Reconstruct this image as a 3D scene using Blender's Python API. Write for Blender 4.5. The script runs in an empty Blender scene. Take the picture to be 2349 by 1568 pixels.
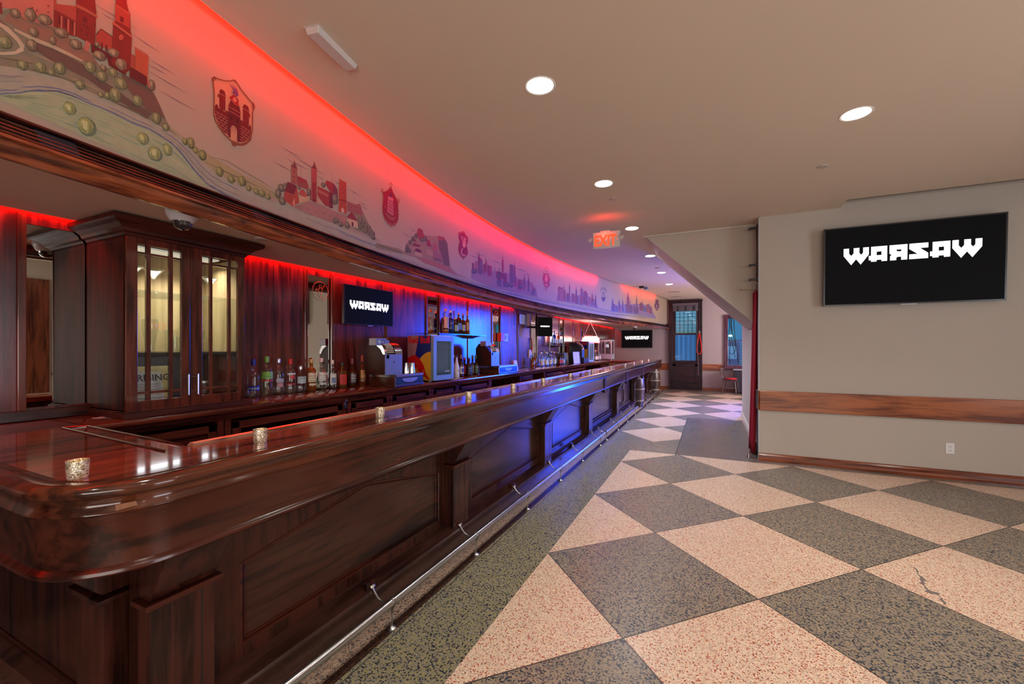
import bpy, bmesh, math, random
from mathutils import Vector, Matrix
from mathutils.geometry import tessellate_polygon
random.seed(7)
SC = bpy.context.scene
COL = SC.collection
PI = math.pi

# ---------------------------------------------------------------- camera
H, FPX, TH, HOR, CX = 1.44, 971.0, 0.4405, 797.0, 1174.5
cam_d = bpy.data.cameras.new('camera')
cam = bpy.data.objects.new('camera', cam_d); COL.objects.link(cam)
cam.location = (0, 0, H); cam.rotation_euler = (PI / 2, 0, TH)
cam_d.sensor_width = 36.0; cam_d.lens = FPX / 2349 * 36.0
cam_d.shift_y = (HOR - 784) / 2349
cam_d.clip_start = 0.05; cam_d.clip_end = 100
SC.camera = cam

# ---------------------------------------------------------------- world, exposure
w = bpy.data.worlds.new('sky'); SC.world = w; w.use_nodes = True
w.node_tree.nodes['Background'].inputs[0].default_value = (0.20, 0.50, 0.75, 1)
w.node_tree.nodes['Background'].inputs[1].default_value = 2.8
SC.view_settings.view_transform = 'Standard'; SC.view_settings.look = 'None'
SC.view_settings.gamma = 1.0; SC.view_settings.exposure = 0.1
SC.view_settings.use_curve_mapping = False
SC.cycles.max_bounces = 10; SC.cycles.diffuse_bounces = 5; SC.cycles.transparent_max_bounces = 16
SC.cycles.sample_clamp_indirect = 6.0; SC.cycles.caustics_reflective = False; SC.cycles.caustics_refractive = False

def area_light(name, loc, rot, sx, sy, power, color, spread=PI, parent=None, shape='RECTANGLE'):
    d = bpy.data.lights.new(name, 'AREA'); d.shape = shape; d.size = sx
    if shape in ('RECTANGLE', 'ELLIPSE'): d.size_y = sy
    d.energy = power; d.color = color; d.spread = spread
    o = bpy.data.objects.new(name, d); COL.objects.link(o)
    o.location = loc; o.rotation_euler = rot
    if parent: o.parent = parent
    return o
def spot_light(name, loc, rot, power, color, angle, blend=0.7, radius=0.06, parent=None):
    d = bpy.data.lights.new(name, 'SPOT'); d.energy = power; d.color = color
    d.spot_size = angle; d.spot_blend = blend; d.shadow_soft_size = radius
    o = bpy.data.objects.new(name, d); COL.objects.link(o)
    o.location = loc; o.rotation_euler = rot
    if parent: o.parent = parent
    return o
WARM = (1.0, 0.80, 0.58); COOL = (0.80, 0.88, 1.0)
# daylight from the street windows behind the camera and from the right
area_light('street_window_light', (1.6, -2.9, 1.5), (PI / 2 + .22, 0, 0), 4.2, 1.6, 150, (1.0, 0.93, 0.86))
area_light('side_window_light', (5.0, 1.6, 1.5), (PI / 2 + .2, 0, PI / 2), 2.2, 1.8, 85, (0.90, 0.92, 1.0))
# blue stage wash coming out of the side room at the far right
_d = Vector((-2.6, 6.2, .75)) - Vector((2.0, 13.7, 1.8))
area_light('blue_stage_light', (2.0, 13.7, 1.8), _d.to_track_quat('-Z', 'Y').to_euler(), 1.5, 1.5, 165, (0.0, 0.06, 1.0), math.radians(84))
area_light('side_room_fill', (3.9, 12.9, 1.5), (PI / 2 + .25, 0, PI / 2), 2.2, 1.8, 240, (1.0, 0.84, 0.86))  # added unseen fill, brightens the far wall and ceiling through the opening

# ---------------------------------------------------------------- survey helper: a sighting at (x, y) meets a surface at a known distance
_S, _C = math.sin(TH), math.cos(TH)
def _ray(x, y):
    a = (x - CX) / FPX; b = (HOR - y) / FPX
    return (a * _C - _S, a * _S + _C, b)
def at(x, y, X=None, Y=None, z=None):
    r = _ray(x, y)
    t = (z - H) / r[2] if z is not None else (X / r[0] if X is not None else Y / r[1])
    return Vector((r[0] * t, r[1] * t, H + r[2] * t))
_CO = (-1.06266780e-04, 2.70975912e-03, -2.25871716e-03, -1.78261425e-01, -2.01241569)
def arc(Y):
    a, b, c, d, e = _CO
    return (((a * Y + b) * Y + c) * Y + d) * Y + e
def arcn(Y):                       # unit normal of the curved wall, into the room
    a, b, c, d, e = _CO
    s = ((4 * a * Y + 3 * b) * Y + 2 * c) * Y + d
    n = math.hypot(1, s); return (1 / n, -s / n)
def onarc(x, y):
    r = _ray(x, y); g = lambda t: r[0] * t - arc(r[1] * t)
    lo, hi = 0.3, 0.3
    while g(hi) > 0 and hi < 60: lo = hi; hi += 0.05
    for _ in range(40):
        m = (lo + hi) / 2
        if g(m) > 0: lo = m
        else: hi = m
    return (r[1] * lo, H + r[2] * lo)

# ---------------------------------------------------------------- materials
MATS = {}
def _new(name):
    m = bpy.data.materials.new(name); m.use_nodes = True; nt = m.node_tree
    return m, nt, nt.nodes['Principled BSDF']
def N(nt, t, **k):
    n = nt.nodes.new(t)
    for a, b in k.items():
        if a in n.inputs: n.inputs[a].default_value = b
        else: setattr(n, a, b)
    return n
def lin(*c): return tuple(((v / 255) / 12.92 if v / 255 <= .04045 else ((v / 255 + .055) / 1.055) ** 2.4) for v in c) + (1,)
def plain(name, col, rough=0.5, metal=0.0, coat=0.0, noise=0.06, scale=12.0, emit=None, es=1.0, bump=0.0, spec=0.5):
    if name in MATS: return MATS[name]
    m, nt, b = _new(name)
    col = tuple(col[:3]) + (1,)
    tc = N(nt, 'ShaderNodeTexCoord'); nz = N(nt, 'ShaderNodeTexNoise', Scale=scale, Detail=3.0)
    nt.links.new(tc.outputs['Object'], nz.inputs['Vector'])
    rp = N(nt, 'ShaderNodeMapRange'); rp.inputs[3].default_value = 1 - noise; rp.inputs[4].default_value = 1 + noise
    nt.links.new(nz.outputs[0], rp.inputs[0])
    mx = N(nt, 'ShaderNodeVectorMath', operation='SCALE'); mx.inputs[0].default_value = col[:3]
    nt.links.new(rp.outputs[0], mx.inputs['Scale']); nt.links.new(mx.outputs[0], b.inputs['Base Color'])
    b.inputs['Roughness'].default_value = rough; b.inputs['Metallic'].default_value = metal
    b.inputs['Coat Weight'].default_value = coat; b.inputs['Coat Roughness'].default_value = 0.08
    b.inputs['Specular IOR Level'].default_value = spec
    if bump:
        bp = N(nt, 'ShaderNodeBump', Strength=bump, Distance=0.002); nt.links.new(nz.outputs[0], bp.inputs['Height'])
        nt.links.new(bp.outputs[0], b.inputs['Normal'])
    if emit: b.inputs['Emission Color'].default_value = tuple(emit[:3]) + (1,); b.inputs['Emission Strength'].default_value = es
    MATS[name] = m; return m
def wood(name, dark, light, axis, rough=0.22, coat=0.6, scale=1.0, wear=0.0, wearcol=(0.25, 0.11, 0.04), bump=0.25, spec=0.32):
    """varnished timber, grain running along axis x, y or z"""
    if name in MATS: return MATS[name]
    m, nt, b = _new(name); L = nt.links.new
    tc = N(nt, 'ShaderNodeTexCoord'); mp = N(nt, 'ShaderNodeMapping')
    geo = N(nt, 'ShaderNodeNewGeometry')
    L(geo.outputs['Position'], mp.inputs['Vector'])
    s = [26 * scale] * 3; s['xyz'.index(axis)] = 1.6 * scale; mp.inputs['Scale'].default_value = s
    nz = N(nt, 'ShaderNodeTexNoise', Scale=1.0, Detail=6.0, Roughness=0.62, Distortion=0.6); L(mp.outputs[0], nz.inputs['Vector'])
    mp2 = N(nt, 'ShaderNodeMapping'); L(geo.outputs['Position'], mp2.inputs['Vector'])
    s2 = [5.0 * scale] * 3; s2['xyz'.index(axis)] = 0.9 * scale; mp2.inputs['Scale'].default_value = s2
    nz2 = N(nt, 'ShaderNodeTexNoise', Scale=1.0, Detail=2.0, Distortion=1.5); L(mp2.outputs[0], nz2.inputs['Vector'])
    ad = N(nt, 'ShaderNodeMath', operation='ADD'); L(nz.outputs[0], ad.inputs[0])
    sc = N(nt, 'ShaderNodeMath', operation='MULTIPLY'); sc.inputs[1].default_value = 0.8; L(nz2.outputs[0], sc.inputs[0]); L(sc.outputs[0], ad.inputs[1])
    cr = N(nt, 'ShaderNodeValToRGB'); cr.color_ramp.elements[0].position = 0.74; cr.color_ramp.elements[1].position = 1.06
    cr.color_ramp.elements[0].color = tuple(dark) + (1,); cr.color_ramp.elements[1].color = tuple(light) + (1,)
    L(ad.outputs[0], cr.inputs[0]); out = cr.outputs[0]
    if wear:
        mp3 = N(nt, 'ShaderNodeMapping'); L(geo.outputs['Position'], mp3.inputs['Vector'])
        s3 = [60.0] * 3; s3['xyz'.index(axis)] = 9.0; mp3.inputs['Scale'].default_value = s3
        n3 = N(nt, 'ShaderNodeTexNoise', Scale=1.0, Detail=4.0); L(mp3.outputs[0], n3.inputs['Vector'])
        c3 = N(nt, 'ShaderNodeValToRGB'); c3.color_ramp.elements[0].position = 0.80 - wear; c3.color_ramp.elements[1].position = 0.83 - wear
        L(n3.outputs[0], c3.inputs[0])
        mx = N(nt, 'ShaderNodeMix', data_type='RGBA'); mx.inputs[7].default_value = tuple(wearcol) + (1,)
        L(c3.outputs[0], mx.inputs[0]); L(out, mx.inputs[6]); out = mx.outputs[2]
    L(out, b.inputs['Base Color'])
    b.inputs['Roughness'].default_value = rough; b.inputs['Coat Weight'].default_value = coat; b.inputs['Coat Roughness'].default_value = rough * 0.5; b.inputs['Specular IOR Level'].default_value = spec
    if bump:
        bp = N(nt, 'ShaderNodeBump', Strength=bump, Distance=0.0015); L(nz.outputs[0], bp.inputs['Height']); L(bp.outputs[0], b.inputs['Normal'])
    MATS[name] = m; return m
def emis(name, col, s):
    if name in MATS: return MATS[name]
    m = plain(name, (0.6, 0.6, 0.6), emit=col, es=s, noise=0.0); return m
def glass(name, tint=(1, 1, 1), rough=0.02, body=0.0, gloss=1.0):
    """thin glass: what passes straight through plus a Fresnel reflection"""
    if name in MATS: return MATS[name]
    m = bpy.data.materials.new(name); m.use_nodes = True; nt = m.node_tree; nt.nodes.clear(); L = nt.links.new
    o = N(nt, 'ShaderNodeOutputMaterial'); tr = N(nt, 'ShaderNodeBsdfTransparent'); tr.inputs[0].default_value = tuple(tint) + (1,)
    gl = N(nt, 'ShaderNodeBsdfGlossy'); gl.inputs[0].default_value = (gloss, gloss, gloss, 1); gl.inputs[1].default_value = rough
    lf = N(nt, 'ShaderNodeLayerWeight'); lf.inputs[0].default_value = .5; pw = N(nt, 'ShaderNodeMath', operation='POWER'); pw.inputs[1].default_value = 4.0; L(lf.outputs['Facing'], pw.inputs[0])
    lw = N(nt, 'ShaderNodeMapRange'); lw.inputs[3].default_value = .045; lw.inputs[4].default_value = .85; L(pw.outputs[0], lw.inputs[0])
    tc = N(nt, 'ShaderNodeTexCoord'); nz = N(nt, 'ShaderNodeTexNoise', Scale=18.0)
    bp = N(nt, 'ShaderNodeBump', Strength=0.05, Distance=0.001); L(tc.outputs['Object'], nz.inputs['Vector']); L(nz.outputs[0], bp.inputs['Height']); L(bp.outputs[0], gl.inputs['Normal'])
    mx = N(nt, 'ShaderNodeMixShader'); L(lw.outputs[0], mx.inputs[0]); L(tr.outputs[0], mx.inputs[1]); L(gl.outputs[0], mx.inputs[2])
    out = mx.outputs[0]
    if body:
        df = N(nt, 'ShaderNodeBsdfDiffuse'); df.inputs[0].default_value = tuple(tint) + (1,)
        m2 = N(nt, 'ShaderNodeMixShader'); m2.inputs[0].default_value = body; L(out, m2.inputs[1]); L(df.outputs[0], m2.inputs[2]); out = m2.outputs[0]
    L(out, o.inputs[0]); MATS[name] = m; return m

# ---------------------------------------------------------------- mesh helpers
class MB:
    def __init__(s, org=(0, 0, 0)): s.v = []; s.f = []; s.m = []; s.o = Vector(org); s.mi = 0
    def add(s, vs, fs, mi=None):
        b = len(s.v); s.v += [Vector(p) for p in vs]
        for f in fs: s.f.append([b + i for i in f]); s.m.append(s.mi if mi is None else mi)
        return s
    def box(s, x0, x1, y0, y1, z0, z1, mi=None):
        return s.add([(x, y, z) for z in (z0, z1) for y in (y0, y1) for x in (x0, x1)],
                     [(0, 2, 3, 1), (4, 5, 7, 6), (0, 1, 5, 4), (2, 6, 7, 3), (0, 4, 6, 2), (1, 3, 7, 5)], mi)
    def obox(s, c, ux, uy, uz, hx, hy, hz, mi=None):
        c = Vector(c); ux = Vector(ux).normalized(); uy = Vector(uy).normalized(); uz = Vector(uz).normalized()
        return s.add([c + ux * (a * hx) + uy * (b * hy) + uz * (d * hz) for d in (-1, 1) for b in (-1, 1) for a in (-1, 1)],
                     [(0, 2, 3, 1), (4, 5, 7, 6), (0, 1, 5, 4), (2, 6, 7, 3), (0, 4, 6, 2), (1, 3, 7, 5)], mi)
    def prism(s, poly, axis, a, b, mi=None):
        """poly: 2-D outline; axis x: (y,z); y: (x,z); z: (x,y); extruded from a to b"""
        def p3(p, t): return (t, p[0], p[1]) if axis == 'x' else ((p[0], t, p[1]) if axis == 'y' else (p[0], p[1], t))
        n = len(poly); vs = [p3(p, a) for p in poly] + [p3(p, b) for p in poly]
        fs = [(i, (i + 1) % n, n + (i + 1) % n, n + i) for i in range(n)]
        tri = tessellate_polygon([[Vector((p[0], p[1], 0)) for p in poly]])
        fs += [tuple(t) for t in tri] + [tuple(n + i for i in reversed(t)) for t in tri]
        return s.add(vs, fs, mi)
    def lathe(s, prof, c=(0, 0, 0), n=24, mi=None, sx=1.0, sy=1.0, cap=True, mis=None):
        vs = []; fs = []; ms = []
        for r, z in prof:
            for k in range(n):
                a = 2 * PI * k / n; vs.append((c[0] + r * sx * math.cos(a), c[1] + r * sy * math.sin(a), c[2] + z))
        for i in range(len(prof) - 1):
            for k in range(n):
                fs.append((i * n + k, i * n + (k + 1) % n, (i + 1) * n + (k + 1) % n, (i + 1) * n + k)); ms.append(mis[i] if mis else None)
        if cap:
            if prof[0][0] > 1e-5: fs.append(tuple(reversed(range(n)))); ms.append(mis[0] if mis else None)
            if prof[-1][0] > 1e-5: fs.append(tuple((len(prof) - 1) * n + k for k in range(n))); ms.append(mis[-1] if mis else None)
        b = len(s.v); s.v += [Vector(p) for p in vs]
        for f, q in zip(fs, ms): s.f.append([b + i for i in f]); s.m.append(q if q is not None else (s.mi if mi is None else mi))
        return s
    def tube(s, path, r, n=8, mi=None, closed=False):
        P = [Vector(p) for p in path]; m = len(P); rr = r if isinstance(r, (list, tuple)) else [r] * m
        vs = []; up = None
        for i in range(m):
            if closed: t = P[(i + 1) % m] - P[(i - 1) % m]
            else: t = P[min(i + 1, m - 1)] - P[max(i - 1, 0)]
            t.normalize()
            if up is None: up = Vector((0, 0, 1)) if abs(t.z) < 0.9 else Vector((1, 0, 0))
            u = up - t * up.dot(t)
            if u.length < 1e-6: u = t.orthogonal()
            u.normalize(); up = u; v = t.cross(u)
            for k in range(n):
                a = 2 * PI * k / n; vs.append(P[i] + (u * math.cos(a) + v * math.sin(a)) * rr[i])
        fs = [(i * n + k, i * n + (k + 1) % n, ((i + 1) % m) * n + (k + 1) % n, ((i + 1) % m) * n + k) for i in range(m if closed else m - 1) for k in range(n)]
        if not closed: fs += [tuple(reversed(range(n))), tuple((m - 1) * n + k for k in range(n))]
        return s.add(vs, fs, mi)
    def sweep(s, prof, path, nrm, mi=None, closed=True, caps=True):
        """profile [(offset, z)] carried along plan path [(x,y)] with plan normals"""
        n = len(prof); vs = []
        for (x, y), (nx, ny) in zip(path, nrm):
            for o, z in prof: vs.append((x + nx * o, y + ny * o, z))
        m = len(path); q = n if closed else n - 1
        fs = [(i * n + k, i * n + (k + 1) % n, (i + 1) * n + (k + 1) % n, (i + 1) * n + k) for i in range(m - 1) for k in range(q)]
        if closed and caps:
            tri = tessellate_polygon([[Vector((p[0], p[1], 0)) for p in prof]])
            fs += [tuple(t) for t in tri] + [tuple((m - 1) * n + i for i in reversed(t)) for t in tri]
        return s.add(vs, fs, mi)
    def ball(s, c, r, n=12, mi=None, sz=1.0):
        prof = [(max(r * math.sin(PI * i / (n // 2 + 2)), 0), -r * sz * math.cos(PI * i / (n // 2 + 2))) for i in range(n // 2 + 3)]
        prof[0] = (0, -r * sz); prof[-1] = (0, r * sz)
        return s.lathe(prof, c, n, mi, cap=False)
    def build(s, name, mats, parent=None, smooth=False, fix=True, bevel=0.0):
        me = bpy.data.meshes.new(name)
        me.from_pydata([tuple(p - s.o) for p in s.v], [], s.f); me.update()
        if not isinstance(mats, (list, tuple)): mats = [mats]
        for m in mats: me.materials.append(m)
        me.polygons.foreach_set('material_index', [min(i, len(mats) - 1) for i in s.m])
        if fix:
            bm = bmesh.new(); bm.from_mesh(me); bmesh.ops.remove_doubles(bm, verts=bm.verts, dist=1e-6)
            bmesh.ops.recalc_face_normals(bm, faces=bm.faces); bm.to_mesh(me); bm.free()
        if smooth:
            me.polygons.foreach_set('use_smooth', [True] * len(me.polygons))
            try: me.set_sharp_from_angle(angle=math.radians(smooth if smooth > 1 else 40))
            except Exception: pass
        o = bpy.data.objects.new(name, me); COL.objects.link(o)
        if bevel:
            b = o.modifiers.new('bevel', 'BEVEL'); b.width = bevel; b.segments = 2; b.limit_method = 'ANGLE'; b.angle_limit = math.radians(50)
        if parent is not None: o.parent = parent
        else: o.location = s.o
        return o
def tag(o, label=None, cat=None, group=None, kind=None):
    if label: o['label'] = label
    if cat: o['category'] = cat
    if group: o['group'] = group
    if kind: o['kind'] = kind
    return o
def thing(name, label, cat, loc=(0, 0, 0), rz=0.0, group=None):
    o = bpy.data.objects.new(name, None); COL.objects.link(o); o.empty_display_size = 0.1
    o.location = loc; o.rotation_euler = (0, 0, rz); return tag(o, label, cat, group)
def struct(o): o['kind'] = 'structure'; return o
def dup(root, loc, label=None, rz=None, group=None):
    def cp(o, par):
        c = o.copy(); COL.objects.link(c)
        if par is not None: c.parent = par
        for ch in [x for x in COL.objects if x.parent == o]: cp(ch, c)
        return c
    r = cp(root, None); r.location = loc
    if rz is not None: r.rotation_euler = (0, 0, rz)
    if label: r['label'] = label
    if group: r['group'] = group
    return r
def text_mesh(body, size, name='lettering', ax='center', bold=0.0, xs=1.0, italic=0.0, space=1.0):
    """returns (verts2d, faces) of the words, baseline at y=0"""
    cu = bpy.data.curves.new(name, 'FONT'); cu.body = body; cu.size = size; cu.align_x = ax.upper(); cu.offset = bold
    cu.shear = italic; cu.space_character = space; cu.resolution_u = 3
    ob = bpy.data.objects.new(name, cu); COL.objects.link(ob)
    dg = bpy.context.evaluated_depsgraph_get(); dg.update()
    me = bpy.data.meshes.new_from_object(ob.evaluated_get(dg))
    vs = [(v.co.x * xs, v.co.y) for v in me.vertices]; fs = [tuple(p.vertices) for p in me.polygons]
    bpy.data.objects.remove(ob); bpy.data.curves.remove(cu); bpy.data.meshes.remove(me)
    return vs, fs
def put2d(mb, vf, c, u, v, mi=None):
    c = Vector(c); u = Vector(u); v = Vector(v)
    mb.add([c + u * a + v * b for a, b in vf[0]], vf[1], mi); return mb
def poly2d(pts):
    tri = tessellate_polygon([[Vector((p[0], p[1], 0)) for p in pts]])
    return pts, [tuple(t) for t in tri]

# shared timber and metals
MAH = (0.030, 0.0065, 0.0035)
W_V = wood('mahogany_vertical', (0.013, 0.003, 0.0022), (0.045, 0.010, 0.0055), 'z', 0.26, 0.10)
W_Y = wood('mahogany_along', (0.011, 0.0025, 0.002), (0.06, 0.012, 0.006), 'y', 0.26, 0.12)
W_CAB = wood('cabinet_timber', (0.014, 0.003, 0.0022), (0.05, 0.010, 0.006), 'z', 0.5, 0.0, spec=.12)
W_CABY = wood('cabinet_moulding_timber', (0.014, 0.003, 0.0022), (0.06, 0.012, 0.007), 'y', 0.42, 0.0, spec=.18)
W_X = wood('mahogany_across', (0.022, 0.006, 0.004), (0.085, 0.024, 0.012), 'x', 0.2, 0.5)
W_TOP = wood('bar_top_timber', (0.030, 0.004, 0.002), (0.24, 0.040, 0.014), 'y', 0.12, 0.55, bump=0.15)
W_APR = wood('worn_apron_timber', (0.018, 0.0045, 0.003), (0.062, 0.015, 0.008), 'y', 0.22, 0.12, wear=0.07, wearcol=(0.14, 0.05, 0.022))
W_NOSE = wood('nosing_timber', (0.026, 0.007, 0.004), (0.10, 0.026, 0.011), 'y', 0.14, 0.5)
W_RAIL = wood('orange_stained_timber', (0.13, 0.026, 0.006), (0.36, 0.105, 0.028), 'x', 0.3, 0.5)
W_PANEL = wood('back_wall_panelling', (0.040, 0.005, 0.005), (0.15, 0.024, 0.020), 'z', 0.27, 0.5, bump=0.3)
W_COUNTER = wood('counter_timber', (0.035, 0.005, 0.003), (0.17, 0.028, 0.012), 'y', 0.12, 0.7, bump=0.15)
STEEL = plain('brushed_steel', (0.55, 0.56, 0.58), 0.22, 1.0, noise=0.1, scale=40)
CHROME = plain('chrome', (0.75, 0.76, 0.78), 0.10, 1.0)
BLACK = plain('black_plastic', (0.012, 0.012, 0.013), 0.35)
WHITE = plain('white_plastic', (0.72, 0.72, 0.72), 0.4)
MIRROR = plain('mirror_glass', (0.72, 0.71, 0.66), 0.012, 1.0, noise=0.0)
WALL = plain('painted_wall_greige', (0.46, 0.425, 0.38), 0.75, noise=0.02, scale=3, bump=0.05)
CEIL = plain('painted_ceiling', (0.68, 0.57, 0.46), 0.8, noise=0.02, scale=2)
# ================================================================ floor
CZ = 3.11
def floor_material():
    m, nt, b = _new('terrazzo_floor'); L = nt.links.new
    geo = N(nt, 'ShaderNodeNewGeometry'); sp = N(nt, 'ShaderNodeSeparateXYZ'); L(geo.outputs['Position'], sp.inputs[0])
    def M(op, a, c=None, cl=False):
        n = N(nt, 'ShaderNodeMath', operation=op); n.use_clamp = cl
        for i, q in enumerate((a, c)):
            if q is None: continue
            if isinstance(q, (int, float)): n.inputs[i].default_value = q
            else: L(q, n.inputs[i])
        return n.outputs[0]
    X, Y = sp.outputs[0], sp.outputs[1]
    def grid(x0, y0, dx, dy):
        a = M('DIVIDE', M('SUBTRACT', X, x0), dx); c = M('DIVIDE', M('SUBTRACT', Y, y0), dy)
        p = M('MULTIPLY', M('ADD', a, c), 0.5); q = M('MULTIPLY', M('SUBTRACT', a, c), 0.5)
        s = M('ADD', M('FLOOR', p), M('FLOOR', q)); par = M('MODULO', M('ADD', s, 1000.0), 2.0)
        fp = M('FRACT', p); fq = M('FRACT', q)
        e = M('MINIMUM', M('MINIMUM', fp, M('SUBTRACT', 1.0, fp)), M('MINIMUM', fq, M('SUBTRACT', 1.0, fq)))
        return par, M('LESS_THAN', e, 0.004), c
    par1, e1, c1 = grid(-1.0375, 2.795, 0.6401, 0.6617)
    par2, e2, c2 = grid(-1.419, 7.437, 0.617, 0.6675)
    near = M('MULTIPLY', M('GREATER_THAN', X, -1.0375), M('LESS_THAN', Y, 6.10))
    far = M('MULTIPLY', M('MULTIPLY', M('GREATER_THAN', X, -1.43), M('GREATER_THAN', Y, 6.74)), M('LESS_THAN', Y, 15.0))
    rect = M('MULTIPLY', M('MULTIPLY', M('GREATER_THAN', X, -0.44), M('LESS_THAN', X, 0.62)), M('MULTIPLY', M('GREATER_THAN', Y, 6.07), M('LESS_THAN', Y, 9.45)))
    light = M('MAXIMUM', M('MULTIPLY', near, par1), M('MULTIPLY', M('MULTIPLY', far, M('SUBTRACT', 1.0, par2)), M('SUBTRACT', 1.0, rect)))
    line = M('MAXIMUM', M('MULTIPLY', near, e1), M('MULTIPLY', M('MULTIPLY', far, e2), M('SUBTRACT', 1.0, rect)))
    line = M('MAXIMUM', line, M('MULTIPLY', M('LESS_THAN', M('ABSOLUTE', M('ADD', X, 1.44)), 0.003), M('LESS_THAN', Y, 20.0)))
    for q in (0.9, 3.55, 6.2, 8.9): line = M('MAXIMUM', line, M('MULTIPLY', M('LESS_THAN', M('ABSOLUTE', M('SUBTRACT', Y, q)), 0.0025), M('LESS_THAN', X, -1.0375)))
    line = M('MAXIMUM', line, M('MULTIPLY', M('MULTIPLY', M('LESS_THAN', M('ABSOLUTE', M('ADD', X, 0.44)), 0.008), M('GREATER_THAN', Y, 6.07)), M('LESS_THAN', Y, 9.45)))
    stripe = M('MULTIPLY', M('GREATER_THAN', X, -1.512), M('LESS_THAN', X, -1.462))
    innr = M('LESS_THAN', X, -1.512)
    border = M('MULTIPLY', M('GREATER_THAN', X, -1.47), M('MULTIPLY', M('LESS_THAN', X, -1.0375), M('LESS_THAN', Y, 5.4)))
    # chips
    tc = geo.outputs['Position']
    def vor(scale, off):
        mp = N(nt, 'ShaderNodeMapping'); mp.inputs['Location'].default_value = (off, off * .7, 0); L(tc, mp.inputs[0])
        v = N(nt, 'ShaderNodeTexVoronoi', Scale=scale); v.inputs['Randomness'].default_value = 1.0; L(mp.outputs[0], v.inputs['Vector'])
        s = N(nt, 'ShaderNodeSeparateColor'); L(v.outputs['Color'], s.inputs[0]); return s.outputs[0], s.outputs[1], v.outputs['Distance']
    a1, a2, ad = vor(135.0, 0.0); b1, b2, bd = vor(210.0, 3.1)
    def ramp(src, stops):
        r = N(nt, 'ShaderNodeValToRGB'); r.color_ramp.interpolation = 'CONSTANT'; el = r.color_ramp.elements
        el[0].position = 0; el[0].color = stops[0][1]
        el[1].position = stops[1][0]; el[1].color = stops[1][1]
        for p, c in stops[2:]: e = el.new(p); e.color = c
        L(src, r.inputs[0]); return r.outputs[0]
    def mix(f, x, y):
        n = N(nt, 'ShaderNodeMix', data_type='RGBA')
        L(f, n.inputs[0]) if not isinstance(f, float) else None
        for q, i in ((x, 6), (y, 7)):
            if isinstance(q, tuple): n.inputs[i].default_value = q
            else: L(q, n.inputs[i])
        return n.outputs[2]
    cream = ramp(b1, [(0, lin(200, 176, 154)), (.35, lin(220, 200, 178)), (.7, lin(188, 160, 138)), (.85, lin(212, 186, 156)), (.93, lin(140, 132, 134))])
    redm = M('MULTIPLY', M('GREATER_THAN', a1, 0.80), M('LESS_THAN', ad, 0.55)); redc = ramp(a2, [(0, lin(158, 62, 44)), (.6, lin(178, 88, 66)), (.8, lin(120, 60, 50))])
    lightc = mix(redm, cream, redc)
    olive = ramp(a1, [(0, lin(118, 112, 96)), (.25, lin(148, 138, 92)), (.42, lin(52, 58, 66)), (.6, lin(128, 120, 108)), (.78, lin(164, 152, 104)), (.9, lin(36, 42, 50))])
    grey = ramp(a1, [(0, lin(122, 116, 106)), (.3, lin(146, 132, 104)), (.45, lin(58, 64, 72)), (.62, lin(132, 122, 112)), (.8, lin(150, 136, 118)), (.9, lin(40, 48, 58))])
    yel = ramp(a1, [(0, lin(122, 118, 106)), (.24, lin(136, 130, 92)), (.44, lin(60, 64, 70)), (.58, lin(130, 124, 110)), (.76, lin(144, 136, 100)), (.9, lin(36, 42, 50))])
    plainc = ramp(a1, [(0, lin(104, 92, 84)), (.3, lin(118, 104, 92)), (.5, lin(74, 70, 72)), (.7, lin(112, 98, 90)), (.88, lin(60, 58, 62))])
    pink = ramp(a1, [(0, lin(150, 128, 112)), (.3, lin(170, 146, 124)), (.5, lin(84, 78, 78)), (.65, lin(146, 126, 110)), (.85, lin(130, 100, 84)), (.93, lin(60, 54, 54))])
    dark = mix(border, grey, yel); dark = mix(rect, dark, plainc); dark = mix(innr, dark, pink)
    brown = ramp(a1, [(0, lin(70, 48, 38)), (.6, lin(50, 34, 28)), (.85, lin(26, 22, 20))]); dark = mix(stripe, dark, brown)
    col = mix(light, dark, lightc); col = mix(line, col, lin(64, 62, 58))
    # grey filler of an old crack across one pale tile
    p0 = at(2085, 1296, z=0); p1 = at(2165, 1385, z=0)
    d = (p1 - p0).normalized(); nx, ny = -d.y, d.x
    wob = N(nt, 'ShaderNodeTexNoise', Scale=9.0, Detail=3.0); L(tc, wob.inputs[0])
    dist = M('ADD', M('ADD', M('MULTIPLY', M('SUBTRACT', X, p0.x), nx), M('MULTIPLY', M('SUBTRACT', Y, p0.y), ny)), M('MULTIPLY', M('SUBTRACT', wob.outputs[0], 0.5), 0.12))
    along = M('ADD', M('MULTIPLY', M('SUBTRACT', X, p0.x), d.x), M('MULTIPLY', M('SUBTRACT', Y, p0.y), d.y))
    wob2 = N(nt, 'ShaderNodeTexNoise', Scale=14.0, Detail=1.0); L(tc, wob2.inputs[0])
    wid = M('MULTIPLY', M('POWER', wob2.outputs[0], 4.0), 0.10)
    crack = M('MULTIPLY', M('LESS_THAN', M('ABSOLUTE', dist), wid), M('MULTIPLY', M('GREATER_THAN', along, 0.0), M('LESS_THAN', along, (p1 - p0).length)))
    col = mix(crack, col, lin(112, 106, 104))
    L(col, b.inputs['Base Color'])
    nz = N(nt, 'ShaderNodeTexNoise', Scale=2.2, Detail=4.0); L(tc, nz.inputs[0])
    rr = N(nt, 'ShaderNodeMapRange'); rr.inputs[3].default_value = 0.22; rr.inputs[4].default_value = 0.42; L(nz.outputs[0], rr.inputs[0]); L(rr.outputs[0], b.inputs['Roughness'])
    b.inputs['Specular IOR Level'].default_value = 0.45
    return m
fl = MB(); fl.box(-3.5, 5.3, -3.2, 16.0, -0.1, 0.0); struct(fl.build('floor', floor_material()))

# ================================================================ shell
YF = 15.75
XW = -3.22
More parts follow.
